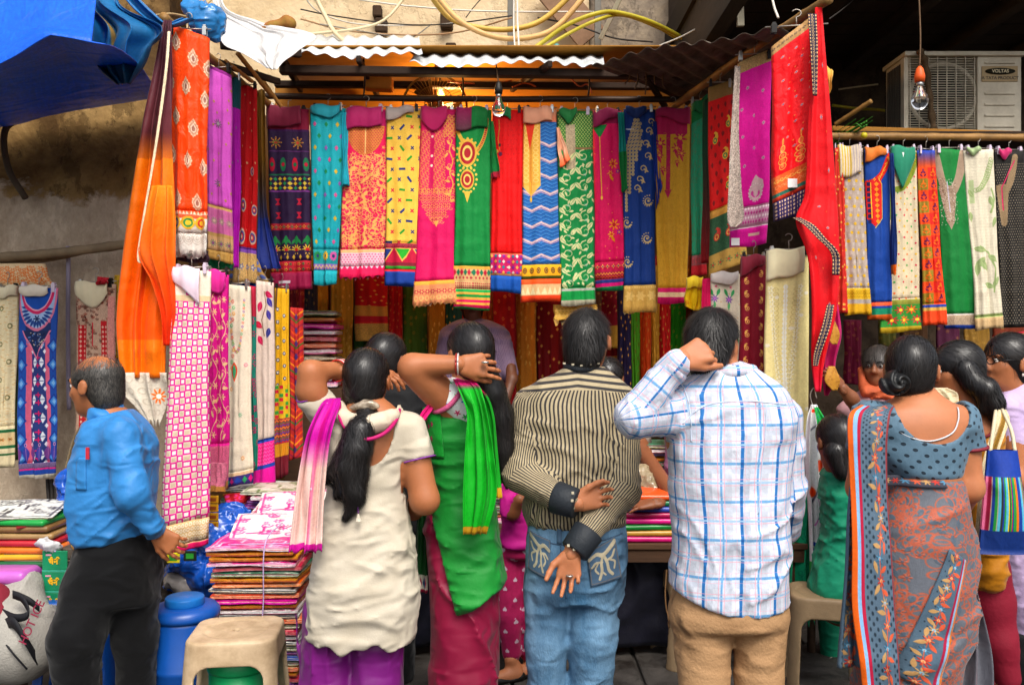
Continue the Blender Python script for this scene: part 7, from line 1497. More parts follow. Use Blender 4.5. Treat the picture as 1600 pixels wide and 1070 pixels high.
# bottle on the ground
c = np.array((Xp(1223, 4.36), 4.36, 0.)); bt = thing('water_bottle', c, 'clear plastic water bottle with blue label behind the khaki trousers', 'bottle'); clr = mat('clear_bottle', 'e8eef4', .05, trans=.9, var=0, bump=0)
MB().lathe([(.0001, 0), (.03, .002), (.036, .012), (.034, .04), (.036, .06), (.036, .2), (.033, .225), (.016, .265), (.013, .29), (.0001, .29)], c, 24).build('body', clr, bt, True)
MB().lathe([(.0371, .075), (.0373, .08), (.0373, .195), (.0371, .2)], c, 24).build('label', mat('label_blue', '1c4aa0', .4), bt, True); MB().lathe([(.0001, .288), (.015, .288), (.015, .31), (.0001, .31)], c, 16).build('cap', mat('cap_blue', '2a6ac0', .4), bt, True)
MB().box(c+np.array((0, -.0375, .1)), (.011, .0008, .022)).build('barcode', mat('barcode_white', 'e8e8e8', .5, bump=0), bt)
# scarves at the right post
tws = Tex(6, 80, 'dcdcdc'); [tws.ell(x, y, .14, .12, 'e0501c') for x, y in ((.3, .4), (.7, 2.1), (.2, 2.6))]; [tws.line([(x, y), (x+.3, y-.7)], .02, c_) for x, y, c_ in ((.1, 3.2, '2c2c4a'), (.3, 3.3, 'b84a9c'), (.5, 1.8, '2a5aa8'), (.2, 1.5, '3a3a4a'))]; tws.flower(.4, 3.9, .25, '1f4aa8', 'e8e8f0', 5); tws.grad(4.3, 6, '2ea03c', '1fa04a'); tws.scatter(60, 4.4, 5.9, lambda x, y, r: tws.dia(x, y, .05, .05, r.choice(('c83c6c', '1c6a8a', 'd8c03c', '0c7a4a')), .5), 2, .1)
sheet('scarf', [(632, 1268, 1276, 4.22, .3), (660, 1262, 1286, 4.2), (720, 1260, 1290, 4.18), (800, 1264, 1292, 4.18), (860, 1266, 1296, 4.18), (910, 1266, 1296, 4.18), (935, 1270, 1290, 4.2, .5)], tws, 'white flowered scarf with green embroidered end on the corner post', 'scarf', nf=2.4, amp=.03, ns=40, seed=11)
tg = Tex(4, 80, '0d8a62'); tg.scatter(60, .3, 3.9, lambda x, y, r: tg.spiral(x, y, .08, '0a6a50', .02), 2, .12); tg.scatter(20, 3, 3.95, lambda x, y, r: tg.flower(x, y, .06, '3ab890', 'd8a84a', 5), 5, .15)
sheet('dupatta', [(740, 1250, 1266, 4.28, .5), (800, 1240, 1268, 4.27), (880, 1234, 1268, 4.26), (940, 1232, 1270, 4.26), (972, 1240, 1272, 4.26, .6)], tg, 'teal embroidered dupatta hanging behind the checked shirt', 'dupatta', nf=2, amp=.03, ns=40, seed=12, edge=.02)
tg2 = Tex(2, 60, '128a3c'); tg2.scatter(60, .1, 1.9, lambda x, y, r: tg2.ell(x, y, .05, .05, r.choice(('1c5aa8', '0c6a3c', '5ac83c')), ring=.02), 5, .1)
sheet('scarf', [(636, 1272, 1278, 4.15, .3), (660, 1276, 1292, 4.12), (680, 1280, 1294, 4.12), (698, 1284, 1292, 4.12, .4)], tg2, 'green printed scarf tip tied at the top of the flowered scarf', 'scarf', nf=1.5, amp=.015, ns=20, nt=24, seed=15)
wire([(1272, 640, 4.3), (1266, 618, 4.35), (1272, 606, 4.4), (1276, 622, 4.36)], .003, wirem, 'bent wire hook on the corner post above the flowered scarf', 'hook', 'hook', n=14)
# lime and chillies
lc = thing('lime_and_chillies', P(1350, 212, 5.4), 'lime with green chillies hung from the right stall rail', 'charm'); mesh('lime', *surf([ellip(P(1350, 212, 5.4), (.02, .02, .02))], .004), mat('lime', 'b8a81c', .4), lc)
for k in range(6): p = P(1350+(k % 3-1)*4, 200-k*2.0, 5.4); MB().tube(spl([p, p+np.array(((k % 3-1)*.02, -.01*k % 3, .02)), p+np.array(((k % 3-1)*.035, 0, .028))], 8), np.linspace(.006, .002, 8), 6).build('chilli', mat('chilli', '2f6a14', .35), lc, True)
# striped hand bag held by the mustard woman
hb = thing('striped_handbag', P(1566, 865, 3.05), 'blue handbag with multicoloured vertical stripes on the shoulder strap', 'handbag')
tb2 = Tex(1.2, 128, 'c8a01c'); r_ = random.Random(5); x = 0
while x < 1: 
    w_ = r_.uniform(.015, .06); tb2.vband(x, x+w_, r_.choice(('c81c2c', 'e0c01c', '2c8a3c', '1c3c8c', 'd8701c', 'c86a8c', '5ab0c8', 'b8a898', '8a1c3c', '2a2a2a'))); x += w_
tb2.band(0, .30, '14388c'); tb2.band(.92, 1.2, '14306c')
def bagpt(s, t, back): 
    uL, uR = 1544-14*t, 1590+24*t; v = 703+162*t; p = P(uL+(uR-uL)*s, v, 3.05); e = 2*s-1; bul = .045*(1-abs(e)**3)*math.sin(math.pi*min(1, t*.8+.1)); p[1] += -bul if not back else bul+.01; return p
V = []; UV = []; n1, n2 = 16, 16
for back in (0, 1):
    for i in range(n1+1):
        for j in range(n2+1): V.append(bagpt(i/n1, j/n2, back)); UV.append((i/n1, 1-j/n2))
N1 = (n1+1)*(n2+1); V = np.array(V)
for nm, j0, j1 in (('top_panel', 0, 4), ('striped_panel', 4, 12), ('bottom_panel', 12, 16)):
    F = [(i*(n2+1)+j, i*(n2+1)+j+1, (i+1)*(n2+1)+j+1, (i+1)*(n2+1)+j) for i in range(n1) for j in range(j0, j1)]; F += [tuple(N1+k for k in f[::-1]) for f in F]
    for i in (0, n1): F += [(i*(n2+1)+j, i*(n2+1)+j+1, N1+i*(n2+1)+j+1, N1+i*(n2+1)+j) for j in range(j0, j1)]
    if j1 == n2: F += [(i*(n2+1)+n2, (i+1)*(n2+1)+n2, N1+(i+1)*(n2+1)+n2, N1+i*(n2+1)+n2) for i in range(n1)]
    F = np.array(F); mesh(nm, *sub(V, F), tmat('handbag_cloth', tb2, .55, 0), hb, uv=np.array(UV)[np.unique(F)])
for pts in ([(1547, 705, 3.05), (1552, 670, 3.1), (1556, 642, 3.2)], [(1586, 705, 3.05), (1580, 672, 3.1), (1566, 640, 3.2)]): solid(MB().tube(spl([P(*p) for p in pts], 14), .006, 6).build('strap', mat('cream_strap', 'cdbfa0', .8), hb, True), .001)
# ---------------------------------------------------------------- people
def skinmat(n, c):
    m = mat(n, c, .5, var=.12, vs=9, bump=.06, bs=160, spec=.35); b = m.node_tree.nodes['Principled BSDF']; b.inputs['Subsurface Weight'].default_value = .12; b.inputs['Subsurface Radius'].default_value = (.02, .008, .004); b.inputs['Subsurface Scale'].default_value = .5; return m
SK1, SK2, SK3 = skinmat('skin_warm', 'a5653f'), skinmat('skin_tan', 'b06f4a'), skinmat('skin_brown', '7d4a2e'); SK4 = skinmat('skin_deep', '5c3522')
def hairmat(n, c0, c1, r0=.34, r1=.62):
    m, N, L = nodes_mat(n); b = N['Principled BSDF']; uv = N.new('ShaderNodeUVMap'); sp = N.new('ShaderNodeSeparateXYZ'); L.new(uv.outputs[0], sp.inputs[0]); r = N.new('ShaderNodeValToRGB'); r.color_ramp.elements[0].color = (*lin(c0), 1); r.color_ramp.elements[1].color = (*lin(c1), 1); L.new(sp.outputs[0], r.inputs[0]); L.new(r.outputs[0], b.inputs['Base Color'])
    q = N.new('ShaderNodeMapRange'); q.inputs[3].default_value = r1; q.inputs[4].default_value = r0; L.new(sp.outputs[0], q.inputs[0]); L.new(q.outputs[0], b.inputs['Roughness']); b.inputs['Specular IOR Level'].default_value = .45; return m
HAIR = hairmat('black_hair', '040405', '2e2a29', .2, .5); HSH = hairmat('cropped_hair', '060607', '322e2c')
def LR(Y, rows): return lrows(Y, rows)
def limb(*pts, g=1, k=.03): 
    q = [(P(*p[:3]), p[3]) for p in pts]; return [rcone(q[i][0], q[i+1][0], q[i][1], q[i+1][1], g=g, k=k) for i in range(len(q)-1)]
def flimb(*pts, k=.03): return [rcone(a[:3], b[:3], a[3], b[3], k=k) for a, b in zip(pts, pts[1:])]
def grow(pr, d): 
    out = []
    for q in pr: r = dict(q); f = q['f']; r['f'] = (lambda p, f=f: f(p)-d); r['lo'] = q['lo']-abs(d); r['hi'] = q['hi']+abs(d); out.append(r)
    return out
def cutf(fn, k=.006): return dict(f=fn, k=k)
def below(fn, k=.006): return cutf(lambda p: p[:, 2]-fn(p[:, 0]), k)      # removes what lies under the curve z=fn(x)
def above(z, k=.006): return cutf(lambda p: z-p[:, 2], k)
def neckcut(u, v0, w, vb, Y, back=True, e=2.2):
    """U-shaped opening in the back: centre u, top v0, half width w px, bottom vb"""
    c = P(u, v0, Y); b = P(u, vb, Y); hw = w/FOC*Y; h = c[2]-b[2]
    return cutf(lambda p: np.maximum(((np.abs((p[:, 0]-c[0])/hw)**e+np.abs(np.minimum(0, (p[:, 2]-c[2])/h))**e)**(1/e)-1)*hw, p[:, 1]-Y), .004)
def march(pr, cuts, disp, X, Z, y0, y1=None):
    p = np.stack([X, np.full(X.shape, y0), Z], 1)
    for _ in range(45): p[:, 1] += np.clip(evalp(pr, cuts, disp, p)*.8, -.02, .08)
    p[:, 1] = np.minimum(p[:, 1], y0+.47); return p
def patch(name, pr, quad, Y, tex, parent, off=.004, n=(20, 20), cuts=(), disp=None, m=None, rough=.8, sol=.003, **k):
    """a piece of cloth lying on a body: quad (u,v)*4 TL TR BR BL measured near distance Y"""
    s, t = np.meshgrid(np.linspace(0, 1, n[0]), np.linspace(0, 1, n[1]), indexing='ij'); s, t = s.ravel()[:, None], t.ravel()[:, None]; q = np.array([P(a, b, Y) for a, b in quad])
    p = (q[0]*(1-s)+q[1]*s)*(1-t)+(q[3]*(1-s)+q[2]*s)*t; V = march(pr, cuts, disp, p[:, 0], p[:, 2], Y-.35); V[:, 1] -= off
    F = [(i*n[1]+j, i*n[1]+j+1, (i+1)*n[1]+j+1, (i+1)*n[1]+j) for i in range(n[0]-1) for j in range(n[1]-1)]
    o = mesh(name, V, F, m or tmat(name+str(len(_M)), tex, rough, **k), parent, uv=np.hstack([s, 1-t])); solid(o, sol, 1); return o
def seam(name, pr, pts, Y, r, m, parent, disp=None, off=.0, n=40, cuts=()):
    q = spl([P(u, v, Y) for u, v in pts], n); V = march(pr, cuts, disp, q[:, 0], q[:, 2], Y-.35); V[:, 1] -= off; return MB().tube(V, r, 6).build(name, m, parent, True)
def bodymesh(parent, pr, m, hands=(), cuts=(), h=.011): return skinobj('body', pr, m, parent, h, cuts, extra=hands)
def haircap(T, R, s, cut=.0, vol=1., nape=-.05, fuzz=.004, extra=(), seed=0, front=.045, ear=True):
    pr = [ellip(T(0, -.014, .026), np.array((.081, .100, .090))*s*vol, R, k=.02), ellip(T(0, -.045, -.02+nape*.4), np.array((.068, .058, .07))*s*vol, R, k=.03)]+list(extra)
    cu = [ellip(T(0, .132, -.035), np.array((.125, .112, .122))*s, R, k=.01), cutf(lambda p: ((p-T(0, 0, nape-.02))@R)[:, 2]-.12*np.clip(((p-T(0, 0, 0))@R)[:, 1]*1.2/s+.02, -.1, 1), .01)]
    if ear: cu += [ellip(T(.08*sx, .0, -.018), np.array((.03, .022, .034))*s, R, k=.01) for sx in (-1, 1)]
    ds = lambda p: fuzz*(1-2*np.abs(vnoise(((p-T(0, 0, 0))@R)*np.array((70, 45, 26)), seed)))+fuzz*.8*vnoise(p*90, seed+1)
    return pr, cu, ds
def shoes(parent, pts, m):
    for (u, Y, rz) in pts:
        c = np.array((Xp(u, Y), Y, .0)); f = np.array((math.sin(rz), math.cos(rz), 0)); V, F = surf([rcone(c-f*.06+np.array((0, 0, .045)), c+f*.13+np.array((0, 0, .032)), .038, .036, sq=((0, 0, 1), .9)), rcone(c-f*.05+np.array((0, 0, .06)), c-f*.04+np.array((0, 0, .1)), .036, .04)], .008, [cutf(lambda p: p[:, 2]-.002, .003)])
        mesh('shoe', V, F, m, parent)
def bangles(parent, a, b, r, cols, n, w=.0028):
    a, b = np.array(a, float), np.array(b, float); x = unit(b-a); u = unit(np.cross(x, (0, .2, 1))); v = np.cross(x, u); A = np.linspace(0, 2*math.pi, 25)
    for i in range(n):
        c = a+(b-a)*(i/(max(1, n-1))); MB().tube([c+r*(math.cos(t)*u+math.sin(t)*v) for t in A], w, 6).build('bangle', mat('bangle_'+cols[i % len(cols)], cols[i % len(cols)], .25, .2, spec=.6, bump=0), parent, True)
def loftc(Y, rows, **k): return loft(LR(Y, rows), **k)
GRP = 'people at the stall'
def person(u, Y, label): return thing('person', (Xp(u, Y), Y, 0), label, 'person', GRP)
black_tr = mat('black_trousers', '070709', .8, spec=.15, cloth=.9, var=.3, sheen=.1, bump=.3, bs=18); shoe_m = mat('black_shoe', '15110f', .35)

# --- man in the striped shirt, hands behind his back
pp = person(898, 3.2, 'man in a black and cream striped shirt and jeans, hands behind his back')
Y = 3.2; tor = loftc(Y, [(566, 890, 940, .055), (578, 876, 952, .065), (590, 852, 968, .078), (604, 826, 984, .092), (622, 808, 994, .102), (650, 806, 996, .112), (700, 815, 992, .12), (760, 824, 980, .122), (795, 816, 980, .13), (820, 822, 976, .12)], e=2.4)
la = limb((828, 640, 3.2, .062), (812, 742, 3.13, .056), (882, 782, 3.01, .044), g=1, k=.035); ra = limb((974, 636, 3.2, .062), (974, 762, 3.12, .054), (908, 846, 2.98, .042), g=2, k=.035)
ds = addf(folds(.008, 24, (.3, 0, 1), .22, 1), folds(.006, 34, (1, 0, -.5), .3, 2)); 
st = Tex(1, 64, 'a89a7e'); [st.vband(x, x+.23, '322f2e') for x in (.0, .5)]
sm = tmat('striped_shirt', st, .7, .1, ext='REPEAT', crease=.35)
prs = [tor]+la+ra; V, F = surf(prs, .0078, [cutf(lambda p: -(p[:, 2]-U(572, 3.2)), .01)], ds); uvl, w = surf_uv(prs, V, F, (.017, .036)); fcn = V[F].mean(1); yk = (w == 0) & (fcn[:, 2] > U(608, 3.2)-.25*(fcn[:, 0]-Xp(898, 3.2))**2); u4 = uvl.reshape(-1, 4, 2); u4[yk] = np.stack([(V[F[yk]][:, :, 2]+.12*np.abs(V[F[yk]][:, :, 0]-Xp(900, 3.2)))/.036*.8, V[F[yk]][:, :, 0]/.036], -1)
mesh('striped_shirt', V, F, sm, pp, uvl=u4.reshape(-1, 2))
ck = mat('charcoal_cuff', '20252b', .6, bump=.2, bs=100); cu_ = mat('cuff_thread', 'b8ad94', .7)
def cuff(a, b, r0, r1, m, nm='cuff', **k):
    a, b = np.array(a, float), np.array(b, float); o = MB().tube([a, a+(b-a)*.04, a+(b-a)*.5, b-(b-a)*.04, b], [r0*.95, r0, (r0+r1)/2, r1, r1*.93], 24).build(nm, m, pp, True); return o
cuff(P(868, 776, 3.03), P(902, 787, 2.995), .056, .050, ck); cuff(P(920, 829, 2.99), P(897, 862, 2.962), .054, .050, ck)
for (u, v) in ((895, 770), (894, 782), (888, 852), (897, 858), (906, 861)): bevel(MB().box(P(u, v, 2.95 if v < 800 else 2.925), (.0045, .0012, .0045)).build('stud', cu_, pp), .001)
hd, hc, T, R = headp(P(918, 530, 3.21), -.38, .98, .06, P(908, 580, 3.2)); co = [rcone(P(908, 562, 3.2), P(908, 574, 3.2), .063, .068, k=.01)]
V, F = surf([dict(ellip(P(909, 571, 3.195), (.068, .07, .028), rotm('X', .2)), k=.01)], .006, [ellip(P(909, 556, 3.21), (.056, .056, .05))]); mesh('collar', V, F, ck, pp)
for k in range(5): u = 880+k*13; MB().box(P(u, 570-abs(k-2)*1.5, 3.2)+np.array((0, -.077+.006*abs(k-2)**2*.6, 0)), (.0045, .0012, .003)).build('stud', cu_, pp)
h1 = hand(P(902, 786, 3.0), (1, .12, .32), (.1, 1, 0), .165, (.5, .55, .6, .6), 1, .3); h2 = hand(P(893, 864, 2.96), (-.12, -.12, -1), (.15, 1, -.1), .165, (.25, .35, .5, .75), -1, .75, .16)
bodymesh(pp, hd+[loftc(3.2, [(575, 885, 935, .05), (600, 840, 975, .08), (700, 825, 980, .1), (810, 828, 970, .1)])]+limb((885, 784, 3.01, .03), (903, 786, 3.0, .028))+limb((905, 848, 2.98, .03), (893, 866, 2.96, .027)), SK2, (h1, h2), hc); eyes(T, R, pp)
hp_, hcu, hds = haircap(T, R, .98, vol=.97, nape=-.055, fuzz=.002, seed=3); hairobj('hair', hp_, HSH, pp, .0055, hcu, hds)
MB().lathe([(.0105, -.002), (.0125, -.002), (.0125, .002), (.0105, .002)], P(890, 899, 2.93), 14).build('ring', chrome, pp, True)
jt = Tex(2, 128, '4f86b4'); [jt.ell(x, y, rx, ry, c) for x, y, rx, ry, c in ((.3, .9, .16, .4, '86b0d2'), (.7, 1.1, .14, .5, '86b0d2'))]
jm = mat('denim', '2f6288', .85, cloth=.9, var=.25, vs=3.2, stretch=(1.4, 1.4, .6), col2='84aac8', bump=.35, bs=120); js = addf(folds(.007, 17, (1, 0, .35), .3, 11), folds(.005, 28, (1, 0, -.2), .3, 12))
jp = [loftc(3.2, [(808, 826, 972, .115), (830, 823, 976, .125), (870, 821, 977, .135), (915, 823, 975, .13), (935, 828, 968, .12)], e=2.3)]+[rcone(P(854, 915, 3.2), P(853, 1003, 3.18), .083, .072, k=.018), rcone(P(853, 1003, 3.18), P(856, 1192, 3.2), .072, .062, k=.02), rcone(P(929, 915, 3.2), P(925, 1003, 3.17), .09, .08, k=.018), rcone(P(925, 1003, 3.17), P(918, 1192, 3.2), .08, .062, k=.02)]
skinobj('jeans', jp, jm, pp, .009, (), js)
def t_pocket(flip=1):
    t = Tex(1.15, 110, '4a6178'); C = 'b8ae96'; f = lambda x: x if flip > 0 else 1-x
    t.rect(.5, .56, .47, .53, '7c6a5a', ring=.015); L_ = lambda pts, w: t.line([(f(x), y) for x, y in spl([(a, b, 0) for a, b in pts], 14)[:, :2]], w, C, .8)
    L_([(.05, .3), (.3, .22), (.5, .3), (.75, .2), (.95, .1)], .11); L_([(.5, .28), (.42, .5), (.4, .75), (.3, .98)], .09); L_([(.52, .3), (.6, .55), (.62, .8), (.72, .95)], .09)
    L_([(.45, .5), (.25, .45), (.1, .55)], .07); L_([(.3, .5), (.2, .65), (.28, .8)], .06); L_([(.58, .5), (.78, .45), (.9, .3)], .07); L_([(.7, .5), (.85, .62), (.8, .8)], .06); L_([(.42, .8), (.5, .9)], .05); return t
for q, fl in (([(829, 832), (860, 842), (858, 903), (826, 893)], -1), ([(915, 858), (960, 838), (972, 902), (922, 912)], 1)): patch('back_pocket', jp, q, 3.1, t_pocket(fl), pp, .004, disp=js, transl=0)
dst = mat('denim_seam', '46607a', .8); seam('seam', jp, [(826, 838), (872, 848), (918, 846), (974, 836)], 3.1, .003, dst, pp, js); seam('seam', jp, [(874, 818), (876, 860), (884, 930)], 3.1, .003, dst, pp, js)
for u in (873,): patch('belt_loop', jp, [(u-3, 816), (u+4, 816), (u+4, 846), (u-3, 846)], 3.1, None, pp, .006, (3, 8), disp=js, m=dst)
shoes(pp, [(856, 3.2, -.1), (918, 3.2, .1)], shoe_m)

# --- man in the checked shirt, hand on his head
pp = person(1140, 2.9, 'man in a white and blue checked shirt and khaki trousers scratching his head'); Y = 2.9
tor = loftc(Y, [(566, 1105, 1172, .055), (578, 1092, 1186, .07), (590, 1072, 1204, .085), (606, 1052, 1226, .1), (632, 1044, 1238, .118), (690, 1042, 1238, .13), (760, 1046, 1232, .135), (850, 1050, 1230, .142), (905, 1046, 1230, .14), (960, 1046, 1230, .135)], e=2.5)
la = limb((1070, 640, 2.9, .08), (992, 652, 2.8, .069), g=1, k=.03)+limb((990, 648, 2.8, .06), (1048, 579, 2.80, .047), g=2, k=.012); ra = limb((1222, 652, 2.92, .066), (1234, 765, 2.92, .052), (1230, 828, 3.02, .044), g=3, k=.02)
ds = addf(folds(.008, 18, (1, 0, .6), .16, 21), folds(.005, 30, (.5, 0, -1), .2, 22), lambda p: -.005*np.exp(-((p[:, 0]-Xp(1152, 2.9)+.04*np.sin(p[:, 2]*9))/.02)**2))
ct = Tex(1, 128, 'ccd0da'); ct.vband(.1, .3, 'b6bcc8'); ct.vband(.62, .8, 'babfca'); ct.band(.1, .3, 'bfc5d2'); 
for x in (.02, .5): ct.vband(x, x+.085, '2a6aa6') if x < .1 else ct.vband(x, x+.06, '6f9fc8')
ct.band(.0, .075, '6a98c0'); ct.band(.52, .57, '9ab8d4')
for x in (.15, .44, .6, .9): ct.vband(x, x+.014, 'dc9cae'); ct.band(x, x+.014, 'dcA0b0')
ct.a[:int(.075*128), int(.02*128):int(.105*128), :3] = rgb('1c5590'); cm = tmat('checked_shirt', ct, .7, .1, ext='REPEAT', crease=.35)
bc = lambda x: U(905, 2.9)+(U(948, 2.9)-U(905, 2.9))*np.clip(1-((x-Xp(1165, 2.9))/.27)**2, 0, 1)
prs = [tor]+la+ra; V, F = surf(prs, .008, [below(bc, .002)], ds); uvl, w = surf_uv(prs, V, F, (.078, .118)); mesh('checked_shirt', V, F, cm, pp, uvl=uvl)
smm = mat('shirt_seam', 'b8c4d6', .8); seam('yoke_seam', prs, [(1066, 662), (1100, 634), (1160, 626), (1230, 632)], 2.8, .0022, smm, pp, ds); seam('sleeve_seam', prs, [(1070, 600), (1078, 640), (1080, 690)], 2.8, .0022, smm, pp, ds); seam('back_pleat', prs, [(1196, 632), (1188, 720), (1180, 800)], 2.8, .0018, smm, pp, ds)
V, F = surf(limb((1043, 584, 2.805, .049), (1058, 568, 2.79, .046)), .006); uvl, w = surf_uv(limb((1043, 584, 2.805, .049), (1058, 568, 2.79, .046)), V, F, (.118, .118)); mesh('cuff', V, F, cm, pp, uvl=uvl)
hd, hc, T, R = headp(P(1112, 536, 2.93), -.5, .99, -.12, P(1140, 590, 2.92), roll=.08)
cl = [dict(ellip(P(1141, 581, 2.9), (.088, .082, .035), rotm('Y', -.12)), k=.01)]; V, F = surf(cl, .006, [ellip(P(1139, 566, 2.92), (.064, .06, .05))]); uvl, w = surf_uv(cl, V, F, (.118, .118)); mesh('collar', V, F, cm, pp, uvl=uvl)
h1 = hand(P(1064, 562, 2.785), (.95, .06, .42), (-.15, -1, .35), .185, (1.25, 1.3, 1.35, 1.35), 1, .4, .1)
bodymesh(pp, hd+[loftc(2.9, [(585, 1110, 1176, .05), (610, 1075, 1200, .065), (800, 1070, 1220, .08), (900, 1070, 1210, .08)])]+limb((1046, 580, 2.80, .034), (1066, 561, 2.785, .032)), SK2, (h1,), hc); eyes(T, R, pp)
hp_, hcu, hds = haircap(T, R, .99, vol=1.01, nape=-.06, fuzz=.002, seed=5); hairobj('hair', hp_, HSH, pp, .0055, hcu, hds)
km = mat('khaki_cotton', '9c7650', .8, cloth=.9, var=.15, vs=4, col2='b08a62', bump=.3, bs=110); ks = addf(folds(.007, 16, (1, 0, .3), .25, 31), folds(.004, 28, (1, 0, -.25), .2, 32))
jp = [loftc(2.9, [(900, 1062, 1216, .10), (932, 1050, 1226, .125), (955, 1044, 1230, .135), (975, 1046, 1228, .135)], e=2.3), rcone(P(1097, 960, 2.9), P(1100, 1060, 2.87), .103, .08, k=.02), rcone(P(1100, 1060, 2.87), P(1104, 1262, 2.9), .08, .068, k=.02), rcone(P(1188, 960, 2.9), P(1186, 1060, 2.88), .092, .077, k=.02), rcone(P(1186, 1060, 2.88), P(1180, 1262, 2.92), .077, .068, k=.02)]
skinobj('khaki_trousers', jp, km, pp, .009, (), ks); seam('pocket_seam', jp, [(1052, 905), (1050, 950), (1056, 1000)], 2.8, .0025, mat('khaki_seam', '84603c', .8), pp, ks); shoes(pp, [(1104, 2.9, -.1), (1180, 2.92, .1)], shoe_m)

# --- woman in the cream kurta, left arm raised
pp = person(575, 3.0, 'woman in a cream kurta and purple trousers with one arm raised to her head'); Y = 3.0
body = [loftc(Y, [(622, 552, 602, .045), (640, 535, 622, .06), (652, 512, 640, .08), (690, 512, 636, .1), (750, 515, 630, .095), (900, 500, 640, .11)])]
lu = limb((512, 655, 3.0, .05), (486, 610, 2.96, .045), (485, 581, 2.95, .036)); lf = limb((485, 581, 2.95, .034), (545, 577, 3.08, .028)); hw = limb((545, 577, 3.08, .028), (572, 578, 3.15, .025))
rr_ = limb((642, 690, 3.0, .055), (664, 780, 2.97, .046))+limb((664, 782, 2.97, .042), (645, 796, 3.15, .032), (622, 790, 3.25, .028))
hd, hc, T, R = headp(P(574, 592, 3.04), -.15, .92, .05, P(574, 640, 3.0)); h1 = hand(P(578, 578, 3.16), (1, -.12, -.3), (.1, -.3, 1), .16, (.3, .35, .4, .4), -1, .3); h2 = hand(P(620, 790, 3.26), (-.3, 1, 0), (0, .2, 1), .155)
bodymesh(pp, body+hd+lu+lf+hw+rr_, SK1, (h1, h2), hc); eyes(T, R, pp)
kt = [loftc(Y, [(640, 530, 628, .068), (652, 508, 642, .09), (690, 508, 640, .112), (725, 511, 635, .112), (765, 510, 635, .108), (795, 506, 638, .115), (840, 498, 646, .13), (890, 487, 652, .14), (940, 480, 656, .145), (1006, 477, 644, .14)], e=2.3)]+limb((518, 655, 3.0, .062), (488, 620, 2.97, .054), k=.03)+limb((638, 672, 3.0, .064), (653, 712, 2.985, .058), k=.03)
kd = addf(folds(.006, 15, (1, 0, .5), .2, 41), folds(.0045, 30, (1, 0, .2), .16, 42), folds(.003, 46, (.8, 0, .5), .2, 43))
hem = lambda x: U(996, 3.0)+.012*np.sin(x*38)+.008*np.sin(x*83)
kc = [neckcut(582, 640, 40, 722, 3.0), below(hem, .002), cutf(lambda p: np.maximum(-(p[:, 2]-U(606, 3.0)), -1), .004)]
sa = unit(P(488, 590, 2.95)-P(518, 655, 3.0)); sa2 = unit(P(664, 780, 2.97)-P(640, 675, 3.0)); A1, A2 = P(488, 620, 2.97), P(653, 712, 2.985)
kc += [cutf(lambda p: -((p-A1)@sa-.012)+10*(p[:, 2] < U(660, 3.0)), .004), cutf(lambda p: -((p-A2)@sa2-.012)+10*(p[:, 0] < Xp(630, 3.0))+10*(p[:, 2] < U(770, 3.0)), .004)]
crk = mat('cream_cotton', 'beb29c', .85, cloth=.9, var=.07, vs=8, bump=.12, bs=220, sheen=.04, col2='cac0ae'); skinobj('kurta', kt, crk, pp, .008, kc, kd)
pip = mat('violet_piping', '8a3ca0', .7)
def ringat(c, x, r, m, parent, name='piping', w=.0025, sx=1): 
    x = unit(x); u = unit(np.cross(x, (0, 1, .1))); v = np.cross(x, u); return MB().tube([c+r*(math.cos(t)*u*sx+math.sin(t)*v) for t in np.linspace(0, 2*math.pi, 33)], w, 6).build(name, m, parent, True)
ringat(A1+sa*.010, sa, .051, pip, pp); ringat(A2+sa2*.012, sa2, .0575, pip, pp)
pm = mat('purple_satin', '6c0a6a', .42, cloth=.9, var=.2, vs=4, sheen=.05, bump=.2, bs=14, spec=.5); pr = [loftc(Y, [(880, 505, 625, .08), (950, 482, 630, .10), (985, 473, 632, .125)]), rcone(P(512, 960, 3), P(514, 1080, 3), .088, .086, k=.015), rcone(P(514, 1080, 3), P(516, 1235, 3), .086, .05, k=.02), rcone(P(590, 960, 3), P(588, 1080, 3), .09, .088, k=.015), rcone(P(588, 1080, 3), P(584, 1235, 3), .088, .05, k=.02)]
skinobj('purple_trousers', pr, pm, pp, .010, (), addf(folds(.014, 15, (0, 0, 1), .2, 45), folds(.008, 24, (.4, 0, 1), .3, 46))); shoes(pp, [(516, 3.0, 0), (584, 3.0, 0)], mat('brown_sandal', '5c3a24', .6))
E1 = [rcone(P(573, 640, 2.94), P(572, 655, 2.90), .03, .03, k=.02)]; hp_, hcu, hds = haircap(T, R, .92, vol=1.0, nape=-.06, fuzz=.0018, ear=False, seed=7); hairobj('hair', hp_, HAIR, pp, .006, hcu[:1], hds)
tail = limb((574, 648, 2.94, .034), (563, 672, 2.865, .04), (556, 700, 2.86, .044), (549, 730, 2.865, .042), (552, 765, 2.865, .030), (548, 792, 2.87, .010), k=.012)+limb((552, 680, 2.865, .03), (535, 715, 2.87, .022), (518, 738, 2.875, .012), (511, 752, 2.88, .005), k=.012)+limb((556, 700, 2.86, .03), (562, 740, 2.86, .022), (560, 780, 2.865, .012), (540, 808, 2.87, .004), k=.012)+limb((545, 700, 2.865, .02), (532, 745, 2.87, .012), (526, 775, 2.875, .004), k=.01)
hairobj('ponytail', tail, HAIR, pp, .006, (), n=3000, L=.12, w=.0026, lift=.012, wav=.6, flow=lambda p: np.stack([.45*np.sin(p[:, 2]*34+p[:, 0]*20), 0*p[:, 0], -np.ones(len(p))], 1), disp= lambda p: .008*vnoise(np.stack([p[:, 0]*55+3*np.sin(p[:, 2]*22), p[:, 1]*30, p[:, 2]*7], 1), 4)+.004*vnoise(np.stack([p[:, 0]*120+4*np.sin(p[:, 2]*26), p[:, 1]*60, p[:, 2]*9], 1), 6))
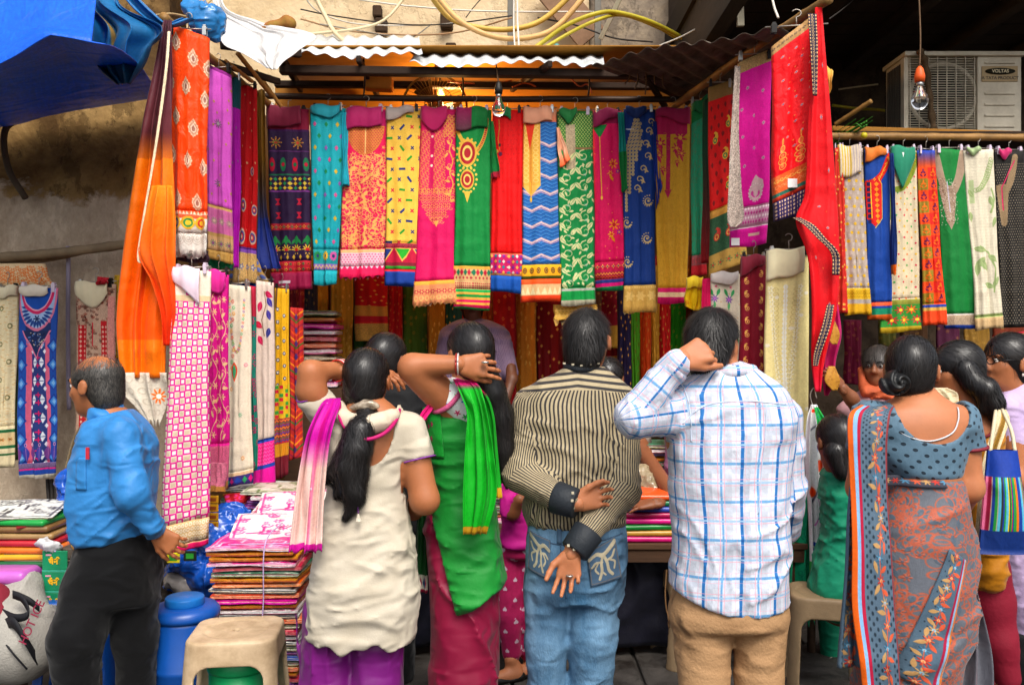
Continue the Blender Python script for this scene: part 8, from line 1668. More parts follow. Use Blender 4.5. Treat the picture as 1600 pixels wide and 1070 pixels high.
V, F = surf([ellip(P(560, 636, 2.925), (.03, .012, .012)), ellip(P(580, 632, 2.922), (.03, .014, .014), rotm('Y', .3))], .004, (), lambda p: .003*vnoise(p*90, 3)); mesh('hair_clip', V, F, mat('amber_clip', '7a4a1c', .25, .3, .8, vs=30, col2='d8c8b0'), pp)
wc_ = mat('ivory_dupatta', 'c9b9a2', .75, var=.06, cloth=.6, bump=.1, bs=90, sheen=.05); lp_ = limb((531, 632, 2.99, .014), (536, 650, 2.92, .022), (552, 662, 2.885, .029), (572, 666, 2.875, .031), (594, 660, 2.89, .028), (612, 650, 2.93, .02), (626, 642, 2.99, .01), k=.02)
skinobj('dupatta_loop', lp_, wc_, pp, .007, (), folds(.009, 22, (1, 0, .1), .25, 47)); bm_ = mat('magenta_edge', 'b00c60', .6)
MB().tube(spl([P(530, 628, 2.94), P(532, 655, 2.89), P(550, 679, 2.845), P(574, 686, 2.83), (P(600, 677, 2.85)), P(618, 658, 2.91), P(624, 640, 2.97)], 40), .0065, 8).build('dupatta_border', bm_, pp, True)
dt_ = Tex(4, 90, 'b80c94'); dt_.grad(0, 1.9, 'a80888', 'c814a0'); dt_.grad(1.75, 2.35, 'c814a0', 'e2bcb6'); dt_.band(2.35, 3.85, 'e4c2b8'); dt_.band(3.85, 4, 'c01090'); dt_.a[:int(3.85*90), 52:58, :3] = dt_.a[:int(3.85*90), 52:58, :3]*.6+rgb('d0106c')*.4; [dt_.ell(x, y, .022, .022, 'e0c8d8', z=.9) for x, y in ((.3, .5), (.5, .9), (.2, 1.4), (.6, 2.7), (.75, 3.5))]
sheet('dupatta', [(622, 510, 532, 2.95, .2), (634, 500, 530, 2.90, .5), (664, 486, 520, 2.86), (700, 475, 513, 2.85), (760, 465, 507, 2.84), (810, 459, 504, 2.83), (862, 452, 502, 2.82)], dt_, None, None, nf=2.6, amp=.018, transl=.12, parent=pp, seed=31, ns=50, nt=70, edge=.006)
bangles(pp, P(527, 579, 3.02), P(535, 578, 3.05), .036, ['c81c14', 'e0e0d8', 'd82c1c'], 5)
MB().tube(spl([P(558, 770, 2.85), P(559, 790, 2.855), P(560, 803, 2.86)], 8), .0015, 5).build('tassel_cord', pip, pp, True); MB().lathe([(.0001, .012), (.003, .01), (.010, -.012), (.0001, -.012)], P(560, 808, 2.855), 8).build('tassel', crk, pp)

# --- woman in green, left arm behind her head
pp = person(722, 3.15, 'woman in a bright green kurta and crimson skirt with hand on her ponytail'); Y = 3.15
hd, hc, T, R = headp(P(733, 551, 3.17), .55, .92, .02, P(722, 610, 3.15)); up = limb((706, 632, 3.1, .064), (644, 576, 3.0, .05), k=.03); fo = limb((644, 572, 3.0, .045), (716, 569, 2.985, .03), k=.012); h1 = hand(P(720, 569, 2.985), (1, .14, -.03), (.05, -1, .15), .17, (.25, .4, .5, .55), 1, .35, .12)
ra = limb((762, 660, 3.15, .05), (768, 740, 3.25, .045), (745, 760, 3.45, .03)); h2 = hand(P(745, 760, 3.46), (-.2, 1, 0), (0, 0, 1), .155)
bodymesh(pp, hd+[loftc(Y, [(600, 705, 745, .05), (630, 680, 755, .075), (700, 675, 762, .09), (850, 690, 770, .1)])]+up+fo+ra, SK1, (h1, h2), hc); eyes(T, R, pp)
gd = addf(folds(.010, 18, (1, 0, .25), .22, 51), folds(.006, 32, (1, 0, -.1), .25, 52)); kt = [loftc(Y, [(628, 690, 752, .07), (640, 668, 758, .09), (670, 662, 765, .105), (710, 668, 770, .102), (755, 674, 770, .1), (800, 676, 776, .112), (850, 682, 784, .13), (900, 688, 792, .15), (960, 692, 794, .165)], e=2.3)]
gh = lambda x: np.interp(x, [Xp(u, Y) for u in (664, 680, 700, 716, 740, 770, 795)], [U(v, Y) for v in (770, 815, 885, 944, 935, 915, 905)])
grm = mat('green_crepe', '0a7a26', .6, cloth=.9, var=.15, vs=5, sheen=.05, bump=.25, bs=40); skinobj('green_kurta', kt, grm, pp, .008, [below(gh, .002), neckcut(712, 640, 22, 648, Y)], gd)
te = Tex(1, 64, '0a7a26'); 
for x, y in ((.3, .2), (.4, .35), (.25, .45), (.55, .3), (.5, .6), (.35, .7), (.45, .85)): te.flower(x, y, .07, 'a8144c', None, 5)
patch('embroidery', kt, [(655, 640), (688, 640), (694, 716), (660, 716)], 3.05, te, pp, .003, (12, 18), disp=gd)
sl = Tex(1, 100, 'd6dcd8'); [sl.flower(x, y, .12, c, None, 5) for x, y, c in ((.2, .2, '1f8a3c'), (.7, .15, '2a6ab8'), (.2, .5, '2a6ab8'), (.7, .55, 'b8205c'), (.25, .85, 'b8205c'), (.75, .85, '1f8a3c'))]
sp_ = limb((730, 636, 3.11, .074), (708, 622, 3.085, .068), k=.02); V, F = surf(sp_, .007, [ellip(P(760, 600, 3.0), (.05, .2, .05))], folds(.004, 30, (1, 0, 1), .3, 3)); uvl, w = surf_uv(sp_, V, F, (.1, .1)); mesh('sleeve', V, F, tmat('flowered_sleeve', sl, .7, ext='REPEAT'), pp, uvl=uvl)
sx_ = unit(P(644, 576, 3.0)-P(706, 632, 3.1)); ringat(P(697, 618, 3.075), sx_, .067, mat('pink_cuff', 'c0507c', .6, var=.3, vs=60), pp, 'sleeve_border', .009)
crm_ = mat('crimson_satin', '7a052e', .5, cloth=.9, var=.15, vs=3, sheen=.05, bump=.15, bs=12); skinobj('crimson_skirt', [loftc(Y, [(800, 664, 735, .06), (860, 664, 752, .09), (905, 667, 768, .115), (940, 669, 774, .13), (1000, 672, 776, .145), (1100, 676, 782, .15), (1205, 672, 786, .15)], e=2.2)], crm_, pp, .010, (), addf(folds(.022, 9, (.45, 0, -1), .12, 55), folds(.012, 18, (.3, 0, -1), .15, 56)))
hp_, hcu, hds = haircap(T, R, .92, vol=1.03, nape=-.05, fuzz=.0006, ear=False, seed=9); hairobj('hair', hp_, HAIR, pp, .006, [hcu[0]]+[ellip(T(-.08, .01, -.03), (.04, .03, .04), k=.01)], hds)
tail = limb((752, 575, 3.07, .045), (766, 612, 3.09, .05), (778, 650, 3.12, .052), (784, 700, 3.14, .045), (790, 735, 3.15, .024), (792, 760, 3.15, .006), k=.02); hairobj('ponytail', tail, HAIR, pp, .007, (), n=1300, L=.12, w=.0028, lift=.003, flow=lambda p: np.array([[.15, 0, -1.]])+0*p, disp= lambda p: .007*vnoise(np.stack([p[:, 0]*60+2*np.sin(p[:, 2]*14), p[:, 1]*30, p[:, 2]*6], 1), 8))
bangles(pp, P(713, 569, 2.985), P(716, 569, 2.985), .035, ['a83028', 'd8ccc8'], 2); MB().lathe([(.010, -.003), (.0125, -.003), (.0125, .003), (.010, .003)], P(758, 566, 2.965), 14).build('ring', chrome, pp, True)
dg = Tex(5, 90, '0c9a20'); dg.band(0, .9, 'cc0c6c'); dg.grad(.8, 1.25, 'cc0c6c', '0f9a28'); dg.band(4.85, 5, 'a8801c')
sheet('dupatta', [(592, 708, 716, 3.07, .2), (600, 712, 746, 3.0, .6), (622, 722, 756, 2.96), (650, 730, 762, 2.95), (700, 727, 770, 2.94), (770, 724, 776, 2.93), (834, 724, 760, 2.93)], dg, None, None, parent=pp, nf=2.8, amp=.016, transl=.1, seed=32, ns=50, ph=1)
dg2 = Tex(5, 60, '0b8a1c'); dg2.band(0, 1.1, 'c00a50'); dg2.grad(1.1, 1.5, 'c00a50', '0b8a1c'); dg2.band(4.7, 5, 'b8901c')
sheet('dupatta_end', [(594, 716, 740, 3.05, .3), (615, 742, 760, 3.03), (650, 756, 772, 3.03), (710, 758, 778, 3.02), (778, 757, 785, 3.0)], dg2, None, None, parent=pp, nf=1.5, amp=.015, transl=.1, seed=33, ns=30)
sheet('dupatta_edge', [(628, 672, 684, 3.04, .4), (645, 658, 672, 3.03), (668, 648, 655, 3.02)], Tex(2, 20, 'c80c6c'), None, None, parent=pp, nf=1, amp=.01, seed=34, ns=16, nt=20)
ge = Tex(5, 50, '083c14'); ge.band(4.1, 4.9, 'b8b8a8'); [ge.dia(.2+k*.2, 4.5, .08, .3, ['1c3a6a', '8a1c3c'][k % 2]) for k in range(4)]; ge.band(4.85, 5, '8a1c3c')
sheet('dupatta_fall', [(770, 654, 668, 3.2), (850, 650, 668, 3.18), (926, 652, 668, 3.17)], ge, None, None, parent=pp, nf=1.5, amp=.015, seed=35, ns=20, nt=30); shoes(pp, [(690, 3.12, -.3), (750, 3.18, 0)], _M['brown_sandal'])

# --- woman in the sari
pp = person(1430, 2.9, 'woman in a grey blue dotted blouse and coral patterned sari with a low bun'); Y = 2.9
hd, hc, T, R = headp(P(1424, 576, 2.95), -.45, .96, .06, P(1442, 628, 2.92))
back_ = [loftc(Y, [(614, 1415, 1462, .05), (626, 1392, 1482, .066), (636, 1366, 1500, .082), (650, 1352, 1508, .095), (690, 1352, 1505, .105), (745, 1388, 1495, .1)], e=2.3)]
ra = limb((1502, 660, 2.9, .055), (1513, 762, 2.9, .044), (1496, 800, 3.12, .034)); la = limb((1356, 660, 2.9, .055), (1346, 762, 2.93, .044), (1366, 800, 3.15, .034)); h1 = hand(P(1494, 802, 3.13), (-.2, 1, 0), (0, 0, 1), .155); h2 = hand(P(1368, 802, 3.16), (.2, 1, 0), (0, 0, 1), .155)
bodymesh(pp, hd+back_+ra+la+[loftc(Y, [(740, 1388, 1495, .095), (850, 1360, 1500, .12)])], SK2, (h1, h2), hc, h=.009); eyes(T, R, pp)
bl = grow(back_, .007)+limb((1500, 655, 2.9, .064), (1512, 700, 2.9, .058), k=.03)+limb((1358, 655, 2.9, .064), (1350, 700, 2.91, .058), k=.03); bd_ = addf(folds(.005, 30, (1, 0, .4), .25, 61), folds(.003, 44, (1, 0, -.3), .3, 62))
dt2 = Tex(1, 96, '566f80'); [dt2.ell(x, y, .13, .15, '1b2833') for x, y in ((.25, .25), (.75, .75))]
V, F = surf(bl, .007, [neckcut(1437, 634, 57, 686, 2.93, e=2.1), cutf(lambda p: p[:, 2]-U(750, Y), .004), cutf(lambda p: -(p[:, 2]-U(624, Y)), .006), cutf(lambda p: np.where(np.abs(p[:, 0]-Xp(1431, Y)) > .145, p[:, 2]-U(703, Y), 1.), .004)], bd_); uvl, w = surf_uv(bl, V, F, (.036, .036)); mesh('blouse', V, F, tmat('dotted_blouse', dt2, .6, .15, ext='REPEAT'), pp, uvl=uvl)
wp = mat('white_piping', 'c8c8cc', .6); seam('neck_piping', grow(back_, .004), [(1381, 636), (1386, 655), (1400, 675), (1437, 686), (1474, 675), (1488, 655), (1493, 636)], 2.85, .0025, wp, pp)
ringat(P(1512, 700, 2.9), P(1513, 762, 2.9)-P(1502, 660, 2.9), .058, mat('maroon_band', '7a1c2c', .6), pp, 'sleeve_border', .006)
ts = Tex(1, 160, '5c6068'); rr9 = random.Random(9)
for _ in range(80):
    x, y = rr9.random(), rr9.random()
    for ox in (-1, 0, 1):
        for oy in (-1, 0, 1):
            ts.ell(x+ox, y+oy, .07+.05*(_ % 3)/2, .06+.04*(_ % 2), 'a2543f', rot=x*3, ring=.013); 
            if _ % 3 == 0: ts.flower(x+ox+.04, y+oy+.05, .05, 'a2543f', '5a5660', 6); ts.leaf(x+ox-.06, y+oy, .07, .025, x*6, '4f5a66')
sk = [loftc(Y, [(742, 1384, 1500, .112), (765, 1380, 1506, .122), (800, 1364, 1512, .135), (850, 1346, 1515, .155), (905, 1340, 1517, .16), (960, 1338, 1514, .16), (1030, 1338, 1500, .155), (1120, 1336, 1490, .15), (1262, 1330, 1488, .15)], e=2.2)]
sd = addf(folds(.012, 12, (1, 0, .55), .14, 63), folds(.007, 22, (1, 0, .3), .18, 64)); V, F = surf(sk, .008, (), sd); uvl, w = surf_uv(sk, V, F, (.26, .26)); mesh('sari_skirt', V, F, tmat('coral_sari', ts, .6, .15, ext='REPEAT', spec=.3), pp, uvl=uvl)
def floral(t, x, y0, y1, st_=.34, w=.1):
    k = 0; y = y0
    while y < y1:
        x_ = x+.05*math.sin(k*1.3); c = ['c0563a', '3f6f8c', 'a8342c', 'b08a5c'][k % 4]; t.flower(x_, y, w, c, ['d8a070', '8fb8cc'][k % 2], 7, .6); t.leaf(x_-w, y+st_*.4, w*1.1, w*.4, .8+k, 'b08a5c'); t.leaf(x_+w*.9, y+st_*.5, w*1.1, w*.4, 2.2+k, 'c0563a'); t.line([(x_, y), (x+.05*math.sin((k+1)*1.3), y+st_)], .02, 'c0563a'); y += st_; k += 1
tp = Tex(7, 120, '4f6272'); 
for y in np.arange(.05, 7, .14): [tp.ell(x, y+.07*(i % 2), .022, .028, '1b2833') for i, x in enumerate((.4, .47, .54, .86, .92))]
tp.vband(0, .12, 'c85a14'); tp.vband(.12, .24, '7fa6c8'); tp.vband(.24, .34, '9c1438'); floral(tp, .7, .1, 7, .3, .09); tp.vband(.955, 1, '7a3036')
sheet('pallu', [(628, 1362, 1402, 2.93, .2), (636, 1340, 1396, 2.84, .3), (652, 1326, 1390, 2.79, .5), (700, 1326, 1386, 2.775), (780, 1330, 1388, 2.76), (860, 1332, 1394, 2.73), (950, 1332, 1400, 2.715), (1040, 1344, 1406, 2.70), (1120, 1350, 1410, 2.70), (1230, 1350, 1410, 2.70)], tp, None, None, parent=pp, nf=1.6, amp=.008, seed=36, ns=44, nt=90, noise=.004, rough=.65)
tf_ = Tex(6, 60, '4a5d6c'); [tf_.ell(x, y, .04, .05, '1b2833') for x in (.12, .88) for y in np.arange(.1, 6, .22)]; floral(tf_, .5, .3, 5.8, .55, .2)
sheet('pallu_fold', [(760, 1328, 1336, 2.82, .3), (850, 1322, 1342, 2.79), (950, 1314, 1346, 2.77), (1042, 1308, 1348, 2.76)], tf_, None, None, parent=pp, nf=1.4, amp=.02, seed=37, ns=30, nt=40)
tb3 = Tex(5, 80, '4a5d6c'); [tb3.ell(.15+.12*(k % 3), k*.13, .025, .03, '1b2833') for k in range(38)]; floral(tb3, .45, .1, 5, .4, .17); tb3.vband(.82, .89, '8f1438'); tb3.vband(.89, .95, '7fa0bc'); tb3.vband(.95, 1, 'c06a20')
patch('sari_border', sk, [(1490, 860), (1519, 880), (1470, 1085), (1400, 1060)], 2.72, tb3, pp, .006, (16, 44), disp=sd); tw_ = Tex(.25, 128, '3a3a44'); [tw_.flower(.08+k*.13, .12, .07, ['c0563a', 'b08a5c', 'a8342c', '4f7f9c'][k % 4], None, 6) for k in range(8)]; patch('waist_border', sk, [(1388, 750), (1492, 752), (1496, 768), (1386, 768)], 2.72, tw_, pp, .006, (30, 6), disp=sd)
tgz = Tex(3, 40, '6f7078'); tgz.vband(.3, .33, '9a5a5c'); tgz.vband(.7, .73, '9a5a5c'); sheet('sari_hem', [(900, 1512, 1518, 2.86, .3), (960, 1500, 1532, 2.84), (1020, 1480, 1545, 2.82), (1090, 1465, 1550, 2.80), (1200, 1460, 1552, 2.8)], tgz, None, None, parent=pp, nf=2, amp=.03, transl=.3, seed=38, ns=40)
hp_, hcu, hds = haircap(T, R, .96, vol=1.0, nape=-.045, fuzz=.0006, seed=11); hairobj('hair', hp_, HAIR, pp, .006, hcu, hds)
V, F = surf([ellip(P(1402, 597, 2.85), (.04, .034, .034)), ellip(P(1390, 600, 2.85), (.026, .024, .026))], .006, (), lambda p: .006*np.sin(np.hypot(p[:, 0]-Xp(1402, 2.85), p[:, 2]-U(597, 2.85))*260+np.arctan2(p[:, 2]-U(597, 2.85), p[:, 0]-Xp(1402, 2.85))*2)); mesh('bun', V, F, HAIR, pp); V, F = surf([ellip(T(.078, 0, -.035), (.005, .005, .005))], .002); mesh('earring', V, F, mat('gold_metal', 'c89030', .3, .9), pp)

# --- balding man in blue walking left
pp = person(165, 3.5, 'balding man in a blue shirt and black trousers facing left'); Y = 3.5
hd, hc, T, R = headp(P(150, 600, 3.5), 1.32, 1.03, -.12, P(172, 652, 3.5)); hl = hand(P(246, 832, 3.42), (.7, .2, -.6), (.2, -1, 0), .17, (.4, .5, .5, .5), 1)
bodymesh(pp, hd+[loftc(Y, [(640, 150, 200, .06), (670, 140, 225, .1), (820, 130, 225, .11)])]+limb((236, 822, 3.41, .03), (248, 832, 3.42, .028)), SK1, (hl,), hc, h=.009); eyes(T, R, pp)
bs_ = mat('blue_shirt_cloth', '2a78b8', .55, cloth=.9, var=.08, vs=5, sheen=.05, bump=.15, bs=60, spec=.35); sd = addf(folds(.010, 17, (.4, 0, 1), .2, 71), folds(.007, 26, (1, 0, .6), .25, 72))
prs = [loftc(Y, [(634, 152, 198, .07), (648, 142, 215, .105), (668, 134, 232, .135), (700, 126, 240, .15), (760, 119, 240, .155), (815, 118, 234, .15), (842, 122, 224, .14)], e=2.4)]+limb((190, 680, 3.38, .068), (205, 770, 3.33, .058), (240, 826, 3.4, .042), k=.035)+limb((140, 690, 3.62, .055), (150, 780, 3.62, .05), (200, 830, 3.58, .04), k=.03)
skinobj('blue_shirt', prs, bs_, pp, .008, [cutf(lambda p: -(p[:, 2]-U(648, 3.5)-.3*(p[:, 0]-Xp(170, 3.5))), .01)], sd); V, F = surf([rcone(P(176, 636, 3.5), P(146, 654, 3.46), .04, .022, k=.02), ellip(P(172, 648, 3.5), (.082, .085, .034), rotm('Y', .4))], .007, [ellip(P(165, 618, 3.5), (.062, .062, .055), k=.005)]); mesh('collar', V, F, bs_, pp)
patch('chest_pocket', prs, [(127, 712), (145, 712), (146, 762), (128, 762)], 3.4, None, pp, .004, (8, 12), m=bs_); MB().box(P(137, 708, 3.33), (.006, .004, .022)).build('pen', mat('pen_red', 'b82838', .4), pp)
tr_ = [loftc(Y, [(828, 130, 236, .13), (860, 118, 243, .145), (910, 104, 244, .15), (940, 100, 243, .14)], e=2.2), rcone(P(145, 925, 3.46), P(118, 1000, 3.38), .12, .092, k=.03), rcone(P(118, 1000, 3.38), P(122, 1140, 3.42), .092, .068, k=.03), rcone(P(208, 930, 3.52), P(212, 1000, 3.56), .095, .083, k=.03), rcone(P(212, 1000, 3.56), P(216, 1135, 3.62), .083, .068, k=.03)]; skinobj('black_trousers', tr_, black_tr, pp, .010, (), addf(folds(.013, 13, (1, 0, .7), .25, 73), folds(.006, 24, (1, 0, -.2), .3, 74))); shoes(pp, [(122, 3.42, -1.5), (216, 3.62, -1.5)], shoe_m)
hp_, hcu, hds = haircap(T, R, 1.03, vol=.985, nape=-.06, fuzz=.003, seed=13); hairobj('hair', hp_, hairmat('grey_black_hair', '0a0908', '55504a'), pp, .006, hcu+[cutf(lambda p: .052+.25*np.minimum(0, ((p-T(0, 0, 0))@R)[:, 1]+.02)*0+.35*np.minimum(0, -((p-T(0, 0, 0))@R)[:, 1])-((p-T(0, 0, 0))@R)[:, 2], .008), ellip(T(0, .125, .0), np.array((.12, .075, .12)), R, k=.01)], hds, L=.022, lift=.003)

# --- smaller figures
def figure(u, Y, label, head, skin, torso, cloth, lower=None, lcloth=None, arms=(), hair=True, hands=(), tilt=0, hs=.95, yaw=0, sleeves=(), cutsT=(), seed=0, fd=.008, hairx=(), face=False, feet=None, neckto=None, tilev=None, cname='top', nape=-.07):
    pp = person(u, Y, label); nk = neckto or (head[0]+4, torso[0][0]+4, head[2]); hd, hc, T, R = headp(P(*head), yaw, hs, tilt, P(*nk)); bodymesh(pp, hd+[loftc(Y, [(r[0]+4, r[1]+6, r[2]-6, max(.03, r[3]-.015)) for r in torso])]+[x for a in arms for x in limb(*a)], skin, tuple(hand(*h) for h in hands), hc, h=.010); eyes(T, R, pp)
    pr = [loftc(Y, torso, e=2.3)]+[x for a in sleeves for x in limb(*a)]; f = addf(folds(fd, 20, (1, 0, .5), .22, seed), folds(fd*.6, 30, (1, 0, -.3), .25, seed+1))
    if tilev: V, F = surf(pr, .010, cutsT, f); uvl, w = surf_uv(pr, V, F, tilev); mesh(cname, V, F, cloth, pp, uvl=uvl)
    else: skinobj(cname, pr, cloth, pp, .010, cutsT, f)
    if lower: skinobj('lower_garment', [loftc(Y, lower[0], e=2.2)]+[x for a in lower[1:] for x in limb(*a)], lcloth, pp, .011, (), folds(.009, 16, (1, 0, .4), .25, seed+4))
    if hair: hp_, hcu, hds = haircap(T, R, hs, vol=1.04, nape=nape, fuzz=.002, seed=seed); hairobj('hair', hp_, HAIR, pp, .0075, hcu, hds)
    if hairx: hairobj('ponytail', [x for a in hairx for x in limb(*a, k=.02)], HAIR, pp, .0075, (), lambda p: .006*vnoise(p*np.array((50, 40, 9)), 4), n=1400, L=.09, w=.003, lift=.008, wav=.4, flow=lambda p: np.array([[.2, 0, -1.]])+0*p)
    if feet: shoes(pp, feet, _M['black_shoe'])
    return pp, T, R
must = mat('mustard_silk', 'b0700c', .5, cloth=.9, var=.15, sheen=.05, bump=.2, bs=30)
pm_, T, R = figure(1520, 3.5, 'woman in a mustard kurta with deep back neck, in profile beside the striped handbag', (1494, 576, 3.5), SK1, [(612, 1495, 1530, .06), (630, 1476, 1548, .085), (655, 1478, 1560, .1), (700, 1490, 1562, .11), (760, 1502, 1560, .11), (830, 1506, 1562, .125), (914, 1508, 1558, .12)], must, None, None, yaw=1.5, tilt=-.15, hs=.92, seed=81, cutsT=[neckcut(1524, 630, 32, 678, 3.5)], hairx=[((1508, 578, 3.44, .045), (1522, 598, 3.42, .035), (1540, 608, 3.4, .04), (1552, 630, 3.4, .036), (1556, 656, 3.4, .012)), ((1540, 608, 3.4, .03), (1534, 640, 3.4, .01))], sleeves=[((1484, 650, 3.45, .055), (1486, 690, 3.45, .052))], arms=[((1484, 660, 3.45, .045), (1488, 740, 3.45, .04), (1470, 760, 3.6, .03))], cname='mustard_kurta')
skinobj('maroon_leggings', limb((1536, 890, 3.5, .1), (1548, 940, 3.5, .085), (1560, 1000, 3.48, .066), (1574, 1058, 3.47, .05), k=.03)+limb((1530, 900, 3.6, .09), (1536, 1000, 3.62, .065), (1540, 1070, 3.64, .05), k=.03), mat('maroon_knit', '7a0c24', .7), pm_, .010, (), folds(.006, 22, (1, 0, .3), .3, 83)); fc0 = P(1574, 1060, 3.47)
V, F = surf([rcone(fc0*np.array((1, 1, 0))+np.array((0, 0, .04)), fc0*np.array((1, 1, 0))+np.array((-.12, -.06, .03)), .04, .03), rcone(fc0*np.array((1, 1, 0))+np.array((0, 0, .05)), fc0+np.array((0, 0, .02)), .038, .042)], .009, [cutf(lambda p: p[:, 2]-.005, .003)]); mesh('foot', V, F, SK2, pm_); mesh('ear_ring', *surf([ellip(T(-.08, 0, -.05), (.009, .004, .012))], .003), _M['gold_metal'], pm_)
seam('neck_piping', [loftc(3.5, [(612, 1495, 1530, .06), (630, 1476, 1548, .085), (655, 1478, 1560, .1), (700, 1490, 1562, .11)])], [(1493, 630), (1497, 655), (1510, 676), (1530, 679), (1552, 662)], 3.45, .006, mat('maroon_piping', '6a0c1c', .6), pm_)
tcr = Tex(2, 60, 'c4b698'); tcr.scatter(20, .1, 1.9, lambda x, y, r: tcr.flower(x, y, .08, '9a845c', None, 5), 4, .25); sheet('dupatta', [(606, 1448, 1480, 3.3, .3), (616, 1450, 1496, 3.28), (640, 1470, 1500, 3.26)], tcr, None, None, parent=pm_, nf=2, amp=.012, ns=24, nt=20, seed=39)
tcg = Tex(6, 50, 'cbbd9c'); tcg.vband(.4, .75, '8a6a2c'); tcg.speck(.2); sheet('dupatta_fall', [(640, 1560, 1572, 3.3, .3), (660, 1555, 1578, 3.25), (700, 1540, 1566, 3.2), (740, 1532, 1552, 3.18), (800, 1526, 1546, 3.16), (862, 1520, 1542, 3.15)], tcg, None, None, parent=pm_, nf=2, amp=.012, ns=30, seed=40)
lil = mat('lilac_cotton', 'b39bc4', .7, cloth=.9, var=.1, bump=.3, bs=40, col2='c4aed0')
pg_, T, R = figure(1600, 3.9, 'woman in lilac with glasses at the far right', (1574, 564, 3.9), SK1, [(598, 1572, 1622, .06), (614, 1556, 1648, .09), (640, 1550, 1664, .11), (720, 1560, 1665, .12), (800, 1562, 1668, .125), (900, 1560, 1675, .13), (1000, 1575, 1690, .13)], lil, ([(980, 1560, 1660, .12), (1040, 1560, 1660, .12), (1080, 1565, 1650, .1)],), mat('black_cloth_l', '0d0c10', .8), yaw=1.78, tilt=.0, hs=1.05, seed=85, sleeves=[((1572, 640, 3.82, .06), (1582, 686, 3.8, .056))], arms=[((1580, 680, 3.8, .05), (1592, 748, 3.78, .045), (1558, 762, 3.66, .034))], cname='lilac_kurta', hairx=[((1596, 560, 3.9, .05), (1612, 590, 3.92, .05))])
bk = mat('glasses_frame', '0c0a0a', .3, bump=0)
for sx in (-1, 1): c = T(.033*sx, .108, .002); u_ = R@np.array((1, 0, 0)); w_ = R@np.array((0, 0, 1)); MB().tube([c+.023*math.cos(a)*u_+.015*math.sin(a)*w_ for a in np.linspace(0, 2*math.pi, 21)], .0024, 6).build('glasses_rim', bk, pg_, True); MB().tube([T(.056*sx, .106, .006), T(.08*sx, .05, .006), T(.082*sx, 0, .0)], .002, 6).build('glasses_arm', bk, pg_, True)
MB().tube([T(-.011, .110, .004), T(.011, .110, .004)], .002, 6).build('glasses_bridge', bk, pg_); mesh('ear_ring', *surf([ellip(T(-.085, 0, -.055), (.005, .004, .008))], .003), mat('pearl', 'd8d0c8', .3), pg_)
pk = mat('dusty_pink', 'b08488', .8, var=.12, bump=.3, bs=30); rus = mat('rust_scarf', 'b0502c', .75, var=.25, vs=20, bump=.4, bs=40)
po, T, R = figure(1365, 4.6, 'old woman with an orange scarf and pink shawl reaching into the stall', (1372, 572, 4.6), SK3, [(606, 1352, 1392, .07), (620, 1330, 1408, .1), (650, 1312, 1412, .12), (760, 1310, 1412, .13), (900, 1310, 1410, .13)], pk, ([(880, 1315, 1405, .12), (1000, 1318, 1400, .12)],), pk, yaw=2.55, hs=.93, hair=False, seed=91, arms=[((1348, 656, 4.4, .035), (1330, 622, 4.34, .03), (1316, 606, 4.32, .026))], hands=[(P(1314, 604, 4.32), (-.55, .1, .8), (.6, -.6, .3), .17, (.5, .6, .7, .7), 1)], sleeves=[((1325, 640, 4.5, .05), (1350, 658, 4.42, .045))], cname='pink_shawl')
hp_, hcu, hds = haircap(T, R, .93, vol=1.03, nape=-.05, fuzz=.002, seed=5); hairobj('grey_hair', hp_, hairmat('grey_old_hair', '1c1816', '5c5550'), po, .008, hcu, hds); V, F = surf([ellip(P(1372, 608, 4.6), (.09, .085, .036)), rcone(T(.085, .02, -.02), P(1352, 604, 4.57), .022, .035, k=.04), rcone(T(-.085, .02, -.02), P(1390, 604, 4.57), .022, .035, k=.04), rcone(P(1352, 610, 4.52), P(1392, 618, 4.5), .03, .03, k=.03)], .009, [ellip(P(1372, 590, 4.5), (.05, .1, .045), k=.01)], folds(.018, 34, (1, 0, .3), .3, 6)); mesh('orange_scarf', V, F, rus, po); bangles(po, P(1342, 640, 4.36), P(1346, 648, 4.38), .036, ['b88a3c', '6a2c1c'], 2)
ps, _, _ = figure(1318, 4.0, 'seated woman in teal green with black hair behind the flowered scarf', (1306, 688, 3.97), SK3, [(722, 1296, 1332, .06), (738, 1286, 1348, .09), (770, 1284, 1352, .11), (820, 1288, 1348, .11), (880, 1276, 1358, .15), (928, 1268, 1360, .17), (965, 1280, 1352, .14)], mat('teal_cotton', '0f8a66', .6, cloth=.9, var=.15, sheen=.05, bump=.25, bs=24), None, None, yaw=.2, hs=.98, tilt=-.2, seed=95, fd=.009, arms=[((1342, 760, 3.95, .05), (1346, 830, 3.9, .045), (1330, 840, 4.1, .035))], hairx=[((1306, 705, 3.9, .05), (1316, 735, 3.88, .035))], cname='teal_kurta'); skinobj('legs_cloth', limb((1300, 930, 4.0, .09), (1298, 930, 4.4, .07), (1298, 1020, 4.45, .05), k=.03)+limb((1336, 930, 4.0, .09), (1338, 930, 4.4, .07), (1338, 1020, 4.45, .05), k=.03), _M['teal_cotton'], ps, .012)
tsv = Tex(1, 40, '6c5a70'); [tsv.vband(x, x+.08, '8a7888') for x in (.1, .4, .7)]
